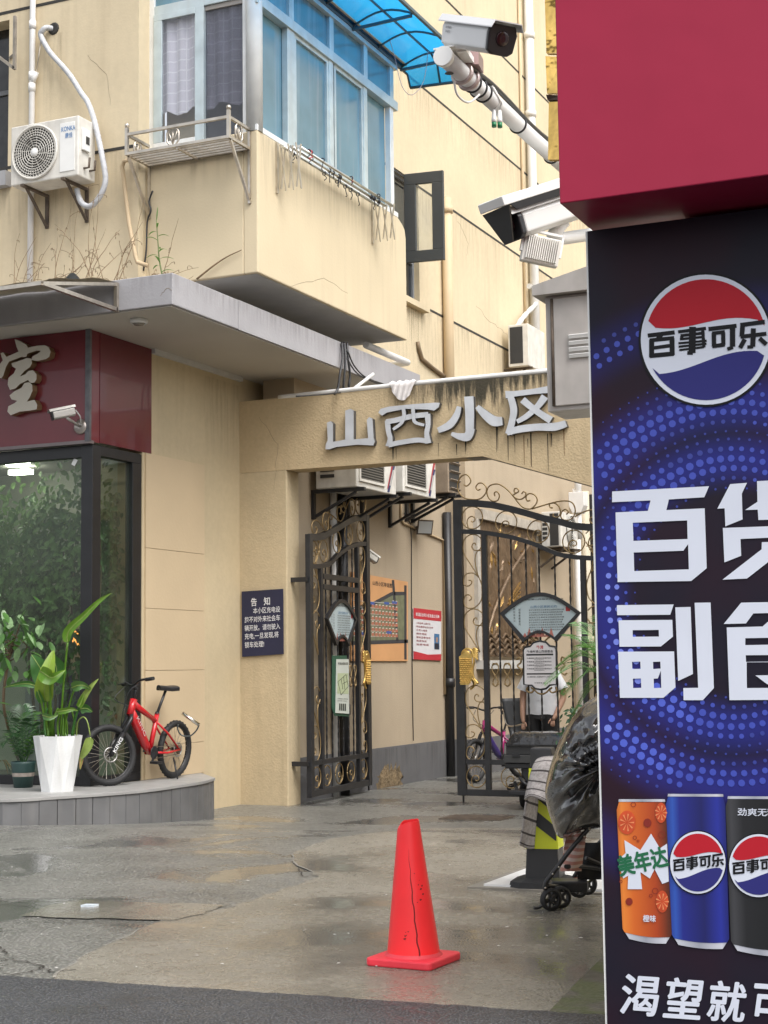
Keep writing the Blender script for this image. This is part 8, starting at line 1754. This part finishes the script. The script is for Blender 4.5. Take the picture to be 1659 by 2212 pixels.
# manhole covers
for x, y, lab in ((1030, 1766, 'dark rectangular drain cover on the wet lane before the gate'), ):
    p = G(x, y); mh = thing('drain_cover', p, lab, 'drain'); MB().box(p+V((-.32, -.22, -.01)), p+V((.32, .22, .004))).build('frame', m_rust, mh); 
    for k in range(7): MB().box(p+V((-.28, -.18+.052*k, .004)), p+V((.28, -.15+.052*k, .009))).build('slat', m_rust, mh)
# ================================================================ rain runs and hairline cracks on the render
random.seed(77)
def runmat(name, col, al):
    m = M(name, col, .9, var=.3, vs=14); n = m.node_tree.nodes; L = m.node_tree.links; g = n.new('ShaderNodeNewGeometry'); mp = n.new('ShaderNodeMapping'); mp.inputs['Scale'].default_value = (15, 15, 1.1); L.new(g.outputs['Position'], mp.inputs[0])
    t = n.new('ShaderNodeTexNoise'); t.inputs['Scale'].default_value = 1.5; t.inputs['Detail'].default_value = 5; L.new(mp.outputs[0], t.inputs['Vector']); u = n.new('ShaderNodeUVMap'); s = n.new('ShaderNodeSeparateXYZ'); L.new(u.outputs[0], s.inputs[0])
    r = n.new('ShaderNodeMapRange'); r.inputs[1].default_value = .42; r.inputs[2].default_value = .72; r.inputs[4].default_value = al; L.new(t.outputs['Fac'], r.inputs[0])
    q = n.new('ShaderNodeMath'); q.operation = 'MULTIPLY'; L.new(r.outputs[0], q.inputs[0]); L.new(s.outputs[1], q.inputs[1]); L.new(q.outputs[0], n['Principled BSDF'].inputs['Alpha']); return m
m_run = runmat('rain_run', (.24, .19, .13), .24); m_run2 = runmat('rain_run_dark', (.13, .11, .09), .24)
def run(parent, a, b, h, mat, nrm):                      # stain sheet hanging from the line a-b, fading towards its foot
    a = V(a); b = V(b); N = 10; mb = MB(); top = [mix(a, b, i/N)+V(nrm)*.0025 for i in range(N+1)]; bot = [p-V((0, 0, h*random.uniform(.6, 1))) for p in top]
    mb.grid([top, bot], sm=False); o = mb.build('rain_stain', mat, parent, fix=False); uv = o.data.uv_layers.new(name='UVMap')
    for lp in o.data.loops: uv.data[lp.index].uv = ((lp.vertex_index % (N+1))/N, 1. if lp.vertex_index <= N else 0.)
can = bpy.data.objects['concrete_canopy']; F_ = (0, -1, 0); S_ = (1, 0, 0)
run(bld, (-12, YF, wz0-.16), (wl[1]+.05, YF, wz0-.16), .8, m_run2, F_); run(bld, WY(95, 72, YF), WY(135, 70, YF), 1.3, m_run, F_); run(bld, WY(40, 405, YF), WY(165, 385, YF), 1.2, m_run, F_); run(bld, WY(120, 330, YF), WY(298, 325, YF), .7, m_run, F_)
run(bld, (XF+.05, YB, ZS-.02), (XB-.02, YB, ZS-.02), .55, m_run, F_); run(bld, (XB, YB+.05, ZS-.01), (XB, YE-.3, ZS-.01), .8, m_run, S_); 
run(bld, (XS, yo0-.2, zo0-.12), (XS, yo1+.1, zo0-.12), 1.3, m_run2, S_); run(bld, (XS, 18.5, 8.06), (XS, 26, 8.06), .9, m_run, S_); run(bld, (XS, 18.5, 6.40), (XS, 26, 6.40), 1.2, m_run2, S_); run(bld, (XS, 17, 9.54), (XS, 28, 9.54), .8, m_run, S_)
run(can, (-8.05, YC, zc1-.005), (XC, YC, zc1-.005), .25, m_run2, F_); run(can, (XC, YC, zc1-.005), (XC, 16.5, zc1-.005), .27, m_run2, S_)

run(lw, (XW, 14.66, 4.7), (XW, YG, 4.7), 1.2, m_run, S_); 
run(bpy.data.objects['grey_dado'], (XS+.012, 16.2, dz-.02), (XS+.012, YM-.1, dz-.02), .6, m_run2, S_)
def crack(parent, pts, mp, w_=.0022):
    P = []
    for a, b in zip(pts, pts[1:]):
        for i in range(6): P.append((a[0]+(b[0]-a[0])*i/6+random.uniform(-2, 2), a[1]+(b[1]-a[1])*i/6+random.uniform(-2, 2)))
    Q = [mp(*p) for p in P]; mb = MB(); mb.tube(Q, [w_*(1-.7*abs(i/len(Q)-.4)) for i in range(len(Q))], 4, cap=False); mb.build('hairline_crack', M('hairline', (.22, .17, .12), .9), parent, fix=False)
crack(bld, [(1030, 660), (1052, 690), (1085, 715), (1105, 735)], lambda x, y: WX(x, y, XS)); crack(bld, [(990, 480), (1010, 520), (1008, 560)], lambda x, y: WX(x, y, XS)); crack(bld, [(620, 620), (700, 600), (760, 640)], lambda x, y: WX(x, y, XB)); crack(bld, [(190, 120), (230, 160), (240, 240)], lambda x, y: WY(x, y, YF)); crack(gp, [(560, 900), (600, 960), (590, 1080)], lambda x, y: WY(x, y, YG)); crack(can, [(345, 640), (362, 622), (372, 628)], lambda x, y: WY(x, y, YC), .003)
